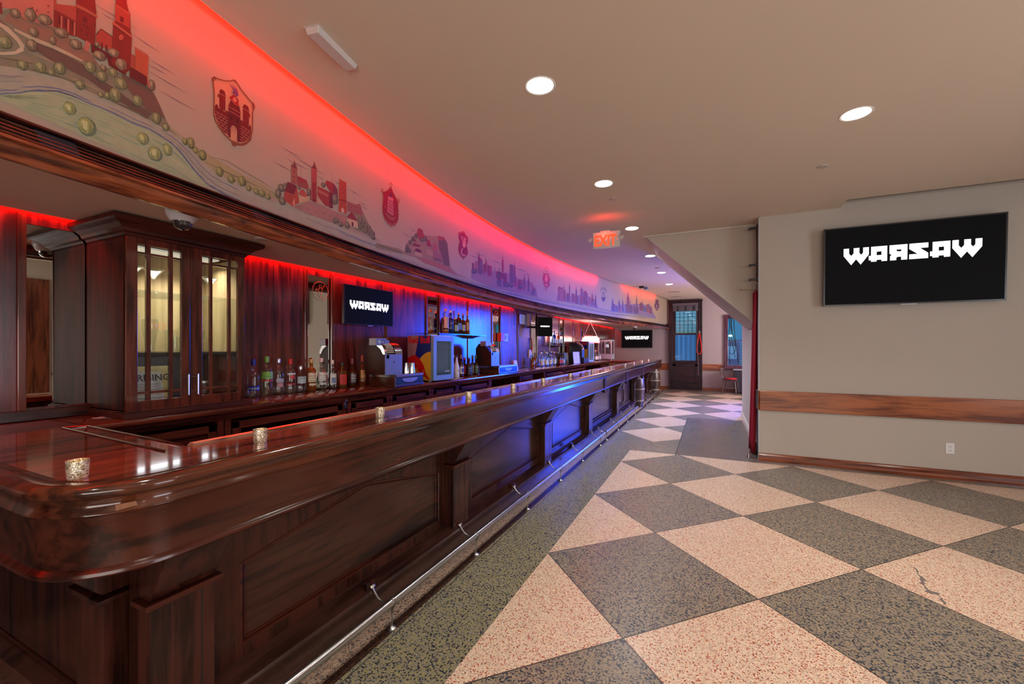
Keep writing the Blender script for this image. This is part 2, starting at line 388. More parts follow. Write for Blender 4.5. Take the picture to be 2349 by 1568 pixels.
# main ceiling: its left edge follows the curved painted wall, its right side stops short of the wall with the large screen
ys = [-3.0 + i * 0.25 for i in range(76)]; ys = [y for y in ys if y < YF] + [YF]
edge = [(arc(y), y) for y in ys]
cp = edge + [(5.2, YF), (5.2, 6.30), (1.401, 6.30), (1.385, 5.965), (5.2, 5.965), (5.2, -3.0)]
cm = MB(); cm.prism(cp, 'z', CZ, CZ + 0.02); struct(cm.build('ceiling', CEIL))
cm = MB(); cm.box(-3.5, 5.3, -3.1, 16.0, 3.30, 3.36); cm.box(1.38, 5.2, 5.95, 5.965, CZ, 3.30); cm.box(1.37, 1.385, 5.96, 6.25, CZ + .02, 3.30)
struct(cm.build('ceiling', CEIL)); 
# walls
def wbox(name, *a, mat=WALL):
    m = MB(); m.box(*a); return struct(m.build(name, mat))
wbox('wall_right', 5.2, 5.3, -3.1, 16.0, 0, 3.3)
wbox('wall_near', -3.5, 5.2, -3.1, -3.0, 0, 3.3)
wbox('wall_screen', 0.555, 5.2, 6.25, 6.35, 0, 3.3)
FWALL = plain('painted_wall_far', (0.42, 0.36, 0.35), 0.75, noise=0.02, scale=3)
wbox('wall_corridor', 0.575, 0.70, 6.35, 10.0, 0, CZ, mat=plain('painted_wall_corridor', (0.45, 0.43, 0.42), 0.7, noise=0.02))
# side room beyond the corridor wall
wbox('wall_side_room', 0.70, 5.2, 9.9, 10.0, 0, 3.3)
# far wall with the two window openings
W1 = (-1.22, -0.40, 0.96, 2.97)      # x0,x1,z0,z1
W2 = (0.49, 1.75, 0.86, 2.40)
m = MB()
m.box(XW, W1[0], YF, YF + .12, 0, 3.3); m.box(W1[0], W1[1], YF, YF + .12, 0, W1[2]); m.box(W1[0], W1[1], YF, YF + .12, W1[3], 3.3)
m.box(W1[1], W2[0], YF, YF + .12, 0, 3.3); m.box(W2[0], W2[1], YF, YF + .12, 0, W2[2]); m.box(W2[0], W2[1], YF, YF + .12, W2[3], 3.3); m.box(W2[1], 5.2, YF, YF + .12, 0, 3.3)
struct(m.build('wall_far', FWALL))
# stair soffit: a sloping box that comes down to the right beyond the large screen
m = MB(); m.prism([(-0.906, CZ), (0.549, 1.747), (0.575, 1.747), (0.575, CZ)], 'y', 6.6, 8.2)
struct(m.build('wall_stair_soffit', plain('stair_soffit_paint', (0.47, 0.43, 0.37), 0.55, noise=0.02)))
m = MB(); m.box(-0.93, 0.56, 6.575, 6.6, CZ - 0.02, CZ); struct(m.build('trim_1', plain('white_trim', (0.6, 0.56, 0.5), 0.5)))
# right wall furniture: guard rail and baseboard
m = MB(); m.box(0.553, 5.2, 6.222, 6.25, 0.645, 0.893); m.box(.54, .553, 6.235, 6.26, .645, .893)
struct(m.build('trim_2', W_RAIL, bevel=0.006))
BASEB = wood('baseboard_timber', (0.06, 0.012, 0.005), (0.2, 0.045, 0.015), 'x', 0.22, 0.7)
m = MB()
n_ = [(1, 0)]
m.prism([(6.205, 0), (6.205, .015), (6.218, .028), (6.225, .045), (6.225, .075), (6.236, .092), (6.25, .10), (6.25, 0)], 'x', 0.545, 5.2)
struct(m.build('baseboard_right', BASEB))
m = MB(); m.prism([(XW, 0), (XW, .09), (XW, .09)], 'y', 0, 0.001) if False else None
m.box(-1.9, W1[0] - .14, YF - .02, YF, 0, 0.09); m.box(-0.285, 1.9, YF - .02, YF, 0, 0.09)
struct(m.build('baseboard_far', W_RAIL))
m = MB(); m.box(-3.0, W1[0] - .14, YF - .022, YF, 0.66, 0.885); m.box(-0.285, 0.38, YF - .022, YF, 0.665, 0.885)
struct(m.build('trim_3', W_RAIL, bevel=0.005))
m = MB(); m.prism([(0.575, 0), (0.545, 0), (0.545, .08), (0.555, .095), (0.555, .11), (0.575, .125)], 'y', 6.75, 10.02)
struct(m.build('baseboard_corridor', plain('white_gloss_trim', (0.6, 0.55, 0.53), 0.3)))
m = MB(); m.box(0.545, 0.556, 6.247, 6.36, 0, 3.1); struct(m.build('trim_4', plain('grey_corner_trim', (0.45, 0.5, 0.52), 0.4)))
# access panel in the corridor wall
t = thing('access_panel', 'painted flat access panel flush in the pale corridor wall', 'access panel', (0.575, 7.5, 0.35))
m = MB(t.location); m.box(0.570, 0.5748, 7.05, 7.75, 0.28, 1.42); m.build('panel', plain('panel_paint', (0.45, 0.43, 0.42), 0.6), t, bevel=.002)
for z_ in (.9, .4):
    m = MB(t.location); m.box(0.562, 0.570, 7.09, 7.10, z_, z_ + .08); m.build('hinge', STEEL, t)

# ================================================================ curved painted wall (mural), its cornice and the low bar ceiling
def arcpath(y0, y1, step=0.2, off=0.0):
    n = max(2, int((y1 - y0) / step)); P = []; Nn = []
    for i in range(n + 1):
        y = y0 + (y1 - y0) * i / n; nx, ny = arcn(y); P.append((arc(y) + nx * off, y + ny * off)); Nn.append((nx, ny))
    return P, Nn
MOFF = -0.07           # the painted wall stands a little behind the ceiling edge, leaving the slot for the light strip
ZB = 2.215
P, NN = arcpath(-2.9, YF - 0.0, 0.1)
MURAL_BASE = plain('mural_ground_paint', (0.36, 0.28, 0.20), 0.6, noise=0.10, scale=2.2)
m = MB(); m.sweep([(MOFF, ZB - .02), (MOFF, 3.30), (MOFF - .10, 3.30), (MOFF - .10, ZB - .02)], P, NN)
struct(m.build('wall_mural', MURAL_BASE))
# low ceiling over the bar
sp_ = [(arc(y) - 0.02, y) for y in ys] + [(XW + 0.06, YF), (XW + 0.06, -3.0)]
m = MB(); m.prism(sp_, 'z', 2.137, 2.152); struct(m.build('ceiling_bar', plain('bar_ceiling_paint', (0.68, 0.52, 0.42), 0.7, noise=0.02)))
wbox('wall_left', XW - 0.12, XW - 0.02, -3.1, 16.0, 0, 3.3, mat=BLACK)
# cornice
cor = thing('cornice', 'curved dark wooden cornice with slatted vent grille under the mural', 'cornice', (arc(6), 6, 2.06))
P2, N2 = arcpath(-2.9, 15.45, 0.15)
m = MB(cor.location); m.sweep([(MOFF, ZB), (-0.005, ZB), (0.012, ZB - .002), (0.014, ZB - .010), (0.0, ZB - .013), (MOFF, ZB - .013)], P2, N2); m.build('top_bead', W_Y, cor)
m = MB(cor.location)
for k in range(4):
    o = 0.004 + 0.012 * k; z = ZB - .026 - .0165 * k
    m.sweep([(o - .012, z), (o + .006, z), (o + .008, z - .004), (o + .004, z - .007), (o - .012, z - .005)], P2, N2)
m.build('louvre', wood('louvre_timber', (0.03, 0.008, 0.005), (0.10, 0.03, 0.016), 'y', 0.25, 0.6), cor)
m = MB(cor.location); m.sweep([(-0.03, ZB - .013), (-0.02, ZB - .013), (0.01, ZB - .085), (-0.03, ZB - .085)], P2, N2); m.build('vent_backing', BLACK, cor)
m = MB(cor.location)
yb = 0.62
while yb < 15.3:
    wdt = 0.11
    P3, N3 = arcpath(yb, yb + wdt, 0.05)
    m.sweep([(-0.02, ZB - .016), (0.004, ZB - .018), (0.046, ZB - .085), (-0.02, ZB - .085)], P3, N3); yb += 0.86
m.build('vent_block', plain('vent_block_paint', (.022, .026, .038), .9, spec=.0), cor)
m = MB(cor.location)
m.sweep([(-0.03, ZB - .085), (0.05, ZB - .085), (0.066, ZB - .092), (0.068, ZB - .102), (0.058, ZB - .108), (0.060, ZB - .118), (0.052, ZB - .135), (0.036, ZB - .147), (0.034, ZB - .153),
         (0.028, ZB - .158), (0.012, ZB - .158), (0.006, ZB - .150), (-0.03, ZB - .146)], P2, N2)
m.build('crown_moulding', wood('cornice_timber', (0.05, 0.010, 0.004), (0.27, 0.068, 0.022), 'y', 0.26, 0.5), cor, smooth=35)
# end bracket of the cornice
m = MB(cor.location); m.box(arc(15.45) - .05, arc(15.45) + .06, 15.45, 15.60, 2.05, 2.25); m.build('end_block', W_V, cor)

RED = (1.0, 0.003, 0.001)
def led_strip(label, pathf, y0, y1, strength, z, r=0.006):
    m = MB((pathf(y0), y0, z)); n = max(3, int((y1 - y0) / .25))
    m.tube([(pathf(y0 + (y1 - y0) * i / n), y0 + (y1 - y0) * i / n, z) for i in range(n + 1)], r, 6)
    return tag(m.build('led_strip', emis('led_%g' % strength, RED, strength)), label, 'light strip')
led_strip('red light strip hidden above the ceiling edge over the nearer mural', lambda y: arc(y) - 0.014, -1.0, 9.9, 300, CZ + .060)
led_strip('red light strip hidden above the ceiling edge over the last painted skyline', lambda y: arc(y) - 0.014, 11.6, 14.2, 220, CZ + .060)
led_strip('red light strip above the wall panels beside the glass cabinet', lambda y: XW + 0.030, -1.0, 6.9, 150, 2.165, 0.006)
led_strip('red light strip above the wall panels at the far end of the bar', lambda y: XW + 0.030, 9.3, 15.6, 60, 2.165, 0.006)

# what the near mirror shows of the right side wall
m = MB(); m.box(5.16, 5.2, 3.05, 3.60, 0, 2.75); struct(m.build('trim_60', wood('door_board_timber', (0.05, 0.014, 0.006), (0.20, 0.06, 0.025), 'z', .3, .3)))
wn = thing('window_3', None, None, (5.18, 3.80, .95)); wn['kind'] = 'structure'
m = MB(wn.location)
for a_ in ((5.16, 5.2, 3.66, 3.71, .95, 2.45), (5.16, 5.2, 3.89, 3.94, .95, 2.45), (5.16, 5.2, 3.66, 3.94, 2.4, 2.5), (5.15, 5.2, 3.64, 3.96, .9, .96)): m.box(*a_)
m.build('window_frame', W_V, wn)
m = MB(wn.location); m.box(5.19, 5.199, 3.71, 3.89, .96, 2.4); m.build('window_glass', BLACK, wn)
m = MB(wn.location)
for k_ in range(14): m.box(5.175, 5.185, 3.79, 3.88, 1.8 + .035 * k_, 1.82 + .035 * k_)
m.build('blind_slats', plain('blind_white', (.6, .6, .58), .5), wn)
# ================================================================ the bar
XF, YN, XI, YE = -1.44, 0.462, -1.83, 14.35      # front edge, near edge, inner edge, far end
bar = thing('bar', 'long glossy dark mahogany bar with rounded near corner, panelled front', 'bar', (-1.64, 7.4, 0))
O = bar.location
R_ = 0.26; ccx, ccy = XF - R_, YN + R_
path = [(XW - .0, YN)] + [(-3.0 + .2 * i, YN) for i in range(1, 6)]; nr = [(0, -1)] * len(path)
for k in range(17):
    a = -PI / 2 + PI / 2 * k / 16; path.append((ccx + R_ * math.cos(a), ccy + R_ * math.sin(a))); nr.append((math.cos(a), math.sin(a)))
yy = ccy + 0.2
while yy < YE: path.append((XF, yy)); nr.append((1, 0)); yy += 0.4
path.append((XF, YE)); nr.append((1, 0))
ZT = 1.062
m = MB(O)
m.sweep([(-.10, ZT - .03), (-.10, ZT), (-.062, ZT), (-.056, ZT + .003), (-.045, ZT + .006), (-.02, ZT + .006), (-.008, ZT + .002), (0, ZT - .008), (0.002, ZT - .018), (-.002, ZT - .028),
         (-.010, ZT - .034), (-.016, ZT - .036), (-.020, ZT - .048), (-.018, ZT - .060), (-.012, ZT - .070), (-.010, ZT - .078), (-.016, ZT - .084), (-.10, ZT - .084)], path, nr)
m.build('nosing', W_NOSE, bar, smooth=35)
m = MB(O)
m.sweep([(-.05, ZT - .08), (-.020, ZT - .08), (-.024, .985 - .03), (-.026, .95), (-.026, .835), (-.020, .832), (-.012, .826), (-.010, .818), (-.016, .811), (-.026, .808), (-.05, .808)], path, nr)
m.build('apron', W_APR, bar, smooth=35)
m = MB(O)
m.sweep([(-.0255, .9635), (-.0235, .965), (-.0235, .967), (-.0255, .9685)], path, nr); 
m.build('apron_bead', W_NOSE, bar)
# flat top: outline inside the nosing
top = [(XW, YN + .08)] + [(x - nx * .08, y - ny * .08) for (x, y), (nx, ny) in zip(path[1:], nr[1:])] + [(XI, YE), (XI, .940), (XW + .48, .975), (XW, .975)]
m = MB(O); m.prism(top, 'z', ZT - .03, ZT + .0005); m.build('bar_top', W_TOP, bar)
m = MB(O)   # textured ridge along the bartender's side
m.box(XI - .004, XI + .034, .945, YE, ZT, ZT + .005)
for q in (0.004, .013, .022): m.tube([(XI + q, .95, ZT + .007), (XI + q, YE, ZT + .007)], .005, 6)
m.build('drip_ridge', wood('ridge_timber', (0.12, 0.05, 0.03), (0.34, 0.20, 0.13), 'y', 0.25, 0.8, scale=3), bar)
m = MB(O)   # raised beads of the lift-up flap
for (xa, ya), (xb, yb_) in (((-2.745, .895), (-1.80, .852)), ((-2.70, .966), (-1.86, .936)), ((-2.745, .895), (-2.70, .966))):
    m.tube([(xa, ya, ZT + .002), (xb, yb_, ZT + .002)], .006, 6)
m.build('flap_bead', wood('flap_bead_timber', (0.02, 0.005, 0.003), (0.06, 0.016, 0.008), 'x', .2, .6), bar)
# carcass with its panelled face
m = MB(O); m.box(-1.80, -1.725, .76, YE - .1, 0, ZT - .03); m.box(XW, -1.79, .76, .82, 0, ZT - .03); m.box(XI + .01, -1.70, .76, YE - .1, ZT - .09, ZT - .03)
m.build('carcass', W_V, bar)
XP = -1.70
def hexpanel(y0, y1, lo=.255, hi=.578, pk=.702):
    ym = (y0 + y1) / 2
    return [(y0, lo), (y1, lo), (y1, hi), (ym, pk), (y0, hi)]
pil_y = [(0.73, .927), (2.494, 2.69), (4.28, 4.48), (6.10, 6.30), (8.12, 8.34), (10.15, 10.33), (12.2, 12.38)]
spans = [(1.07, 2.42), (2.86, 4.245), (4.72, 6.06)]
fm = MB(O); pm = []
def frame(y0, y1, z0, z1, hexa):
    """face frame board with an opening cut for the sunk panel"""
    cols = []
    n = len(hexa); 
    # stitch outer rectangle to hexagon
    outer = [(y0, z0), (y1, z0), (y1, z1), ((hexa[0][0] + hexa[1][0]) / 2, z1), (y0, z1)]
    vs = []; 
    for x in (XP, XP - .02):
        vs += [(x, a, b) for a, b in outer] + [(x, a, b) for a, b in hexa]
    fs = []
    for i in range(5):
        j = (i + 1) % 5; fs.append((i, j, 5 + j, 5 + i)); fs.append((10 + j, 10 + i, 15 + i, 15 + j)); fs.append((5 + i, 5 + j, 15 + j, 15 + i))
    fm.add(vs, fs)
ylim = [0.76, 2.59, 4.38, 6.2]
for i, (a, c) in enumerate(spans):
    hx = hexpanel(a, c); frame(ylim[i], ylim[i + 1], .16, .99, hx)
    p = MB(O); p.prism([(q, r) for q, r in hx], 'x', XP - .016, XP - .012); p.build('front_panel', wood('front_panel_timber', (0.014, 0.0045, 0.003), (0.05, 0.016, 0.010), 'y', 0.24, 0.12), bar)
    p = MB(O); n = 5
    for k in range(n):
        q0, q1 = hx[k], hx[(k + 1) % n]
        for off, rad in ((0.0, .008), (.018, .005)):
            cx_, cz_ = (a + c) / 2, .45
            f = lambda q: (XP - .004 if off == 0 else XP - .010, q[0] + (cx_ - q[0]) * off * 1.6, q[1] + (cz_ - q[1]) * off * 4)
            p.tube([f(q0), f(q1)], rad, 6)
    p.build('panel_moulding', W_Y, bar)
fm.build('face_frame', wood('face_frame_timber', (0.012, 0.003, 0.002), (0.05, 0.012, 0.007), 'z', 0.26, 0.1), bar)
# far stretch: frame with sunk panels with wavy sides, no pointed tops
fm2 = MB(O)
fars = [(6.30, 8.12), (8.34, 9.3), (10.95, 12.2), (12.38, 13.5)]
fm2.box(XP - .02, XP, 6.2, YE - .1, .16, .24); fm2.box(XP - .02, XP, 6.2, YE - .1, .74, .99)
for a, c in fars:
    fm2.box(XP - .02, XP, a, a + .10, .24, .74); fm2.box(XP - .02, XP, c - .10, c, .24, .74)
    p = MB(O); p.box(XP - .016, XP - .012, a + .1, c - .1, .24, .74); p.build('front_panel', MATS['front_panel_timber'], bar)
    p = MB(O)
    for e, sgn in ((a + .14, 1), (c - .14, -1)):
        p.tube([(XP, e, .26), (XP + .006, e, .36), (XP + .012, e + sgn * .05, .46), (XP + .012, e + sgn * .05, .56), (XP + .006, e, .66), (XP, e, .74)], .010, 6)
    p.tube([(XP, a + .12, .29), (XP, c - .12, .29)], .012, 6); p.tube([(XP, a + .12, .25), (XP, c - .12, .25)], .008, 6)
    p.build('panel_moulding', W_Y, bar)
fm2.build('face_frame', MATS['face_frame_timber'], bar)
# pilasters with tapered brackets
PILM = wood('pilaster_timber', (0.013, 0.0035, 0.0025), (0.055, 0.014, 0.009), 'z', 0.26, 0.1)
for i, (a, c) in enumerate(pil_y):
    p = MB(O); XP2 = -1.625
    p.box(XP, XP2, a, c, .165, .62)
    p.prism([(a, .62), (c, .62), (c, .62), (a, .62)], 'x', 0, 0) if False else None
    w_ = c - a
    p.add([(XP, a, .625), (XP2, a, .625), (XP2, c, .625), (XP, c, .625), (XP, a, .99), (-1.505, a - .0, .82), (-1.505, c, .82), (XP, c, .99), (-1.505, a, .99), (-1.505, c, .99)],
          [(0, 1, 2, 3), (1, 5, 6, 2), (0, 4, 8, 5, 1), (3, 2, 6, 9, 7), (5, 8, 9, 6), (4, 7, 9, 8), (0, 3, 7, 4)])
    pl = p.build('pilaster', PILM, bar, bevel=.003)
    p = MB(O); p.box(XP, XP2 + .018, a - .018, c + .018, .606, .622); p.box(XP, XP2 + .008, a - .008, c + .008, .598, .606); p.build('capping', W_Y, pl) 
    p = MB(O); p.box(XP2, XP2 + .0015, c - .045, c - .041, .18, .595)
    p.build('bead', BLACK, pl)
# short return pilaster and post on the near side of the corner
p = MB(O); p.box(-1.98, -1.80, .68, .76, .10, .62)
p.add([(-1.98, .68, .63), (-1.80, .68, .63), (-1.80, .76, .63), (-1.98, .76, .63), (-1.98, .50, .83), (-1.80, .50, .83), (-1.80, .76, .99), (-1.98, .76, .99), (-1.98, .50, .99), (-1.80, .50, .99)],
      [(0, 1, 2, 3), (0, 4, 5, 1), (0, 3, 7, 8, 4), (1, 5, 9, 6, 2), (4, 8, 9, 5), (8, 7, 6, 9), (3, 2, 6, 7)])
p.box(-2.0, -1.78, .66, .76, .605, .622)
p.build('pilaster', PILM, bar, bevel=.003)
p = MB(O); p.box(-1.79, -1.70, .745, .90, .0, .99); p.build('corner_post', PILM, bar, bevel=.004)
p = MB(O); p.box(-3.2, -1.98, .738, .76, .06, .99); p.build('face_frame', MATS['face_frame_timber'], bar)
p = MB(O)
for z0, z1 in ((.14, .60),):
    p.tube([(-3.1, .735, z0), (-2.04, .735, z0), (-2.04, .735, z1), (-3.1, .735, z1)], .012, 6)
    p.tube([(-3.1, .735, z0 + .04), (-2.08, .735, z0 + .04), (-2.08, .735, z1 - .04), (-3.1, .735, z1 - .04)], .007, 6)
p.build('panel_moulding', W_X, bar)
# plinth with coved top
PLM = wood('plinth_timber', (0.022, 0.008, 0.006), (0.06, 0.022, 0.015), 'y', 0.25, 0.6, wear=.05, wearcol=(.10, .06, .04))
m = MB(O); m.prism([(-1.71, 0), (-1.635, 0), (-1.635, .135), (-1.612, .145), (-1.606, .155), (-1.610, .168), (-1.640, .176), (-1.655, .19), (-1.71, .20)], 'y', .70, YE - .1)
pth = m.build('plinth', PLM, bar, smooth=35)
m = MB(O); m.prism([(.70, 0), (.76, 0), (.76, .19), (.72, .18), (.68, .16), (.68, .14), (.70, .13)], 'x', -3.2, -1.64); m.build('plinth', PLM, bar)
# blocks on the far apron
for a, c, zb, zt in ((6.35, 6.46, .79, 1.0), (8.18, 8.30, .79, 1.0), (10.2, 10.42, .75, 1.02)):
    p = MB(O); p.box(-1.50, -1.452, a, c, zb, zt); p.prism([(a, zb), (c, zb), ((a + c) / 2, zb - .035)], 'x', -1.50, -1.455); p.build('apron_block', PILM, bar)
m = MB(O); m.box(XI, XF - .02, YE - .02, YE, .80, ZT - .03); m.box(-1.80, -1.55, YE - .14, YE - .1, 0, ZT - .03); m.build('end_board', W_V, bar)
# worn patches on the apron near the corner
BARE = plain('bare_timber', (0.24, 0.10, 0.045), .5, noise=.3, scale=60)
def patch(pts, o=.0012):
    q = [at(x, y, X=XF - .0255 + o) for x, y in pts]
    m = MB(O); m.add(q, poly2d([(p.y, p.z) for p in q])[1]); m.build('worn_patch', BARE, bar)
patch([(600, 1075), (612, 1074), (612, 1086), (600, 1087)])
patch([(264, 1158), (312, 1148), (316, 1158), (266, 1171)], .004)

# ---------------------------------------------------------------- two half barrels standing against the far bar front
def barrel(label, c, r=0.26, h=0.86):
    prof = [(r * .80, 0.0)]
    for k in range(13):
        z = h * k / 12; prof.append((r * (0.80 + 0.20 * math.sin(PI * k / 12)), z))
    m = MB(O); m.lathe(prof, c, n=24); t = m.build('half_barrel', wood('stave_timber', (0.016, 0.007, 0.005), (0.06, 0.028, 0.018), 'z', .35, .2, scale=.7), bar, smooth=30); t['label'] = label
    for z in (.16, .44, .70):
        rr = r * (0.80 + 0.20 * math.sin(PI * z / h)) + .004
        m = MB(O); m.lathe([(rr - .006, z - .018), (rr, z - .018), (rr, z + .018), (rr - .006, z + .018)], c, n=24, cap=False); m.build('hoop', plain('hoop_metal', (0.22, 0.18, 0.13), .45, .4), t)
    return t
barrel('dark half barrel with pale hoops between the foot rails', (-1.73, 10.70, 0))
barrel('dark half barrel with pale hoops at the far end of the bar', (-1.68, 13.72, 0))

# ---------------------------------------------------------------- foot rails
FLM = plain('bracket_metal', (0.35, 0.34, 0.33), 0.3, 1.0)
XR, ZR = -1.482, 0.137
def foot_rail(label, y0, y1, ys_, blocks):
    o = O; m = MB(o); m.tube([(XR, y0, ZR), (XR, y1, ZR)], .0205, 20); t = m.build('foot_rail', STEEL, bar, smooth=50); t['label'] = label
    for yc in (y0, y1):
        m = MB(o); m.tube([(XR, yc - .008, ZR), (XR, yc + .008, ZR)], .023, 20); m.build('end_cap', CHROME, t, smooth=50)
    for k, y in enumerate(ys_):
        m = MB(o)
        m.tube([(XR, y - .008, ZR), (XR, y + .008, ZR)], .0235, 20)
        m.tube([(XR - .012, y, ZR - .018), (XR - .002, y, .09), (XR + .004, y, .05), (XR - .004, y, .012)], [.008, .004, .0045, .007], 8)
        m.tube([(XR + .012, y, ZR - .018), (XR + .004, y, .10), (XR + .004, y, .08)], [.006, .004, .004], 8)
        m.tube([(XR - .018, y, ZR - .008), (XR - .055, y, ZR - .015), (XR - .09, y, ZR - .005), (XR - .115, y, ZR + .022), (XR - .130, y, ZR + .045)], .0055, 8)
        m.lathe([(.026, 0), (.026, .006), (.012, .012), (.008, .016)], (XR - .004, y, 0), 16)
        m.tube([(XR - .128, y, ZR + .042), (XR - .136, y, ZR + .052)], .018, 14)
        b = m.build('bracket', FLM, t, smooth=40)
        pass
        if k in blocks:
            m = MB(o); m.box(-1.64, -1.615, y - .035, y + .035, .15, .215); m.build('block', PILM, t, bevel=.003)
def railY(px): return at(px, 900, X=XR)[1]
foot_rail('longer steel foot rail along the near part of the bar', 0.30, 6.44, [0.85, 1.70, 2.556, 3.47, 4.38, 5.25, 6.20], {1, 3, 5})
foot_rail('steel foot rail with blue glow ending before the first barrel', 6.52, 9.62, [6.60, 7.50, 8.42, 9.34], set())
foot_rail('short steel foot rail between the two barrels', 11.02, 13.42, [11.10, 11.95, 12.75, 13.35], set())

# ---------------------------------------------------------------- votive candle glasses
GOLD = None
def votive_mat():
    m, nt, b = _new('mercury_glass'); L = nt.links.new
    tc = N(nt, 'ShaderNodeTexCoord'); v = N(nt, 'ShaderNodeTexVoronoi', Scale=250.0); L(tc.outputs['Object'], v.inputs['Vector'])
    cr = N(nt, 'ShaderNodeValToRGB'); cr.color_ramp.interpolation = 'CONSTANT'; e = cr.color_ramp.elements
    e[0].position = 0; e[0].color = (.72, .62, .44, 1); e[1].position = .3; e[1].color = (.92, .88, .78, 1)
    for p, c in ((.5, (.30, .22, .13, 1)), (.62, (.80, .72, .55, 1)), (.85, (.55, .42, .25, 1))): q = e.new(p); q.color = c
    s = N(nt, 'ShaderNodeSeparateColor'); L(v.outputs['Color'], s.inputs[0]); L(s.outputs[0], cr.inputs[0]); L(cr.outputs[0], b.inputs['Base Color'])
    b.inputs['Metallic'].default_value = .55; b.inputs['Roughness'].default_value = .22
    bp = N(nt, 'ShaderNodeBump', Strength=.5, Distance=.0015); L(v.outputs['Distance'], bp.inputs['Height']); L(bp.outputs[0], b.inputs['Normal'])
    return m
GOLD = votive_mat()
def votive(loc, label):
    t = thing('votive_holder', label, 'candle holder', loc, group='votive candle glasses on the bar')
    m = MB(); r = .0255
    prof = [(r * .86, 0), (r * .90, .003), (r * .96, .025), (r, .053), (r - .0035, .053), (r - .005, .025), (r - .006, .010), (0, .010)]
    m.lathe(prof, n=32, cap=False); m.lathe([(0, 0.0), (r * .86, 0.0)], n=32, cap=False)
    m.build('glass_cup', GOLD, t, smooth=50)
    m = MB(); m.lathe([(0, .011), (.017, .011), (.017, .020), (0, .020)], n=20, cap=False); c = m.build('tealight', plain('candle_wax', (.8, .72, .55), .5, emit=(1, .62, .25), es=.25), t)
    m = MB(); m.lathe([(0, .022), (.004, .026), (.003, .034), (0, .042)], n=10, cap=False); m.build('flame', emis('candle_flame', (1, .62, .22), 9), c)
    return t
vx = [(178, 1097), (597, 1014), (872, 957), (1075, 915), (1177, 895), (1246, 882), (1308, 866), (1359, 853), (1401, 846), (1433, 840), (1453, 836), (1472, 832), (1487, 829)]
vl = ['gold mercury glass candle holder on the rounded near corner of the bar', 'second gold candle holder along the bar from its near corner', 'third gold candle holder along the bar, below the row of liquor bottles',
      'fourth gold candle holder along the bar, in front of the nearer drinks fridge', 'gold candle holder on the bar just past the blue reflection', 'sixth gold candle holder along the bar from its near corner',
      'seventh gold candle holder along the bar from its near corner', 'eighth gold candle holder along the bar, by the red glow on the top',
      'ninth candle holder along the bar from its near corner', 'fourth candle holder from the far end of the bar', 'third candle holder from the far end of the bar',
      'amber-lit candle holder next to last at the far end of the bar', 'candle holder last at the far end of the bar']
v0 = None
for (x, y), lb in zip(vx, vl):
    if x < 900: p = at(x, y, z=ZT)
    else: p = at(x, y, X=-1.61)
    loc = (p.x, p.y, ZT + .0006)
    if v0 is None: v0 = votive(loc, lb)
    else: dup(v0, loc, lb, rz=random.uniform(0, 6))
# ================================================================ ceiling fittings
LENS = emis('downlight_lens', (1.0, 0.97, 0.92), 14)
def downlight(x, y, label, power, col, z=CZ, r=.084, warm=False, spot=True):
    t = thing('downlight', label, 'ceiling light', (x, y, z), group='recessed ceiling downlights')
    m = MB(); m.lathe([(r, -.001), (r + .012, -.004), (r + .016, -.001), (r + .016, 0)], n=36, cap=False); m.build('trim_ring', plain('downlight_trim', (.75, .73, .70), .4), t, smooth=50)
    m = MB(); m.lathe([(0, -.003), (r, -.002)], n=36, cap=False); m.build('lens', emis('lens_%.2f_%.2f' % (col[0], col[2]), col, 16), t)
    spot_light('lamp', (0, 0, -.012), (0, 0, 0), power, col, math.radians(122), 0.8, .07, t)
    return t
dl = [((-.99, 2.52), 'recessed downlight nearest of the row running towards the far window', 70, (1.0, .92, .82)), ((-.995, 4.30), 'second nearest recessed downlight of the row towards the far window', 80, (1.0, .94, .88)),
      ((-1.01, 6.08), 'recessed downlight just behind the hanging exit sign', 220, (.86, .92, 1.0)), ((-1.01, 8.05), 'fourth recessed downlight of the row, beside the sloping stair soffit', 250, (.85, .9, 1.0)),
      ((-1.01, 9.95), 'fifth recessed downlight of the row towards the far window', 260, (.95, .94, 1.0)), ((-1.01, 11.85), 'farthest recessed downlight of the row, nearest the far window', 260, (.95, .94, 1.0))]
for (x, y), lb, pw, c in dl: downlight(x, y, lb, pw, c)
# the tilted warm downlight near the large screen
t = downlight(.935, 3.785, 'warm tilted downlight in the ceiling in front of the large screen', 120, (1, .87, .74))
m = MB(); m.lathe([(.084, -.001), (.080, .05), (.0, .06)], n=36, cap=False)
# the same fittings continue behind and beside the camera
for i, (x, y, c) in enumerate([(-1.0, .72, (1.0, .90, .78)), (-1.0, -1.1, (1, .9, .78)), (.95, 1.95, (1, .87, .74)), (.95, .1, (1, .87, .74)), (2.9, 3.8, (1, .87, .74)), (2.9, 1.9, (1, .87, .74)), (2.9, -.3, (1, .87, .74))]):
    downlight(x, y, ['recessed downlight over the near corner of the bar', 'recessed downlight behind the camera on the bar side', 'warm downlight over the floor right of the camera', 'warm downlight directly beside the camera',
                     'warm downlight nearest the right wall and the screen', 'warm downlight midway along the right wall', 'warm downlight farthest back along the right wall'][i], 55, c)
def disc_thing(name, label, cat, x, y, z, r, h, mat, group=None):
    m = MB((x, y, z)); m.lathe([(r, 0), (r, -h * .5), (r * .9, -h), (0, -h)], (x, y, z), 28, cap=False); return tag(m.build(name, mat, smooth=40), label, cat, group)
CW = plain('ceiling_fitting_white', (.50, .44, .38), .5)
disc_thing('sprinkler_cover', 'small flat sprinkler cover in the ceiling near the large screen', 'sprinkler cover', .929, 4.747, CZ, .042, .008, CW)
disc_thing('sprinkler_cover', 'small flat sprinkler cover behind the second downlight', 'sprinkler cover', -1.0, 4.785, CZ, .042, .006, CW)
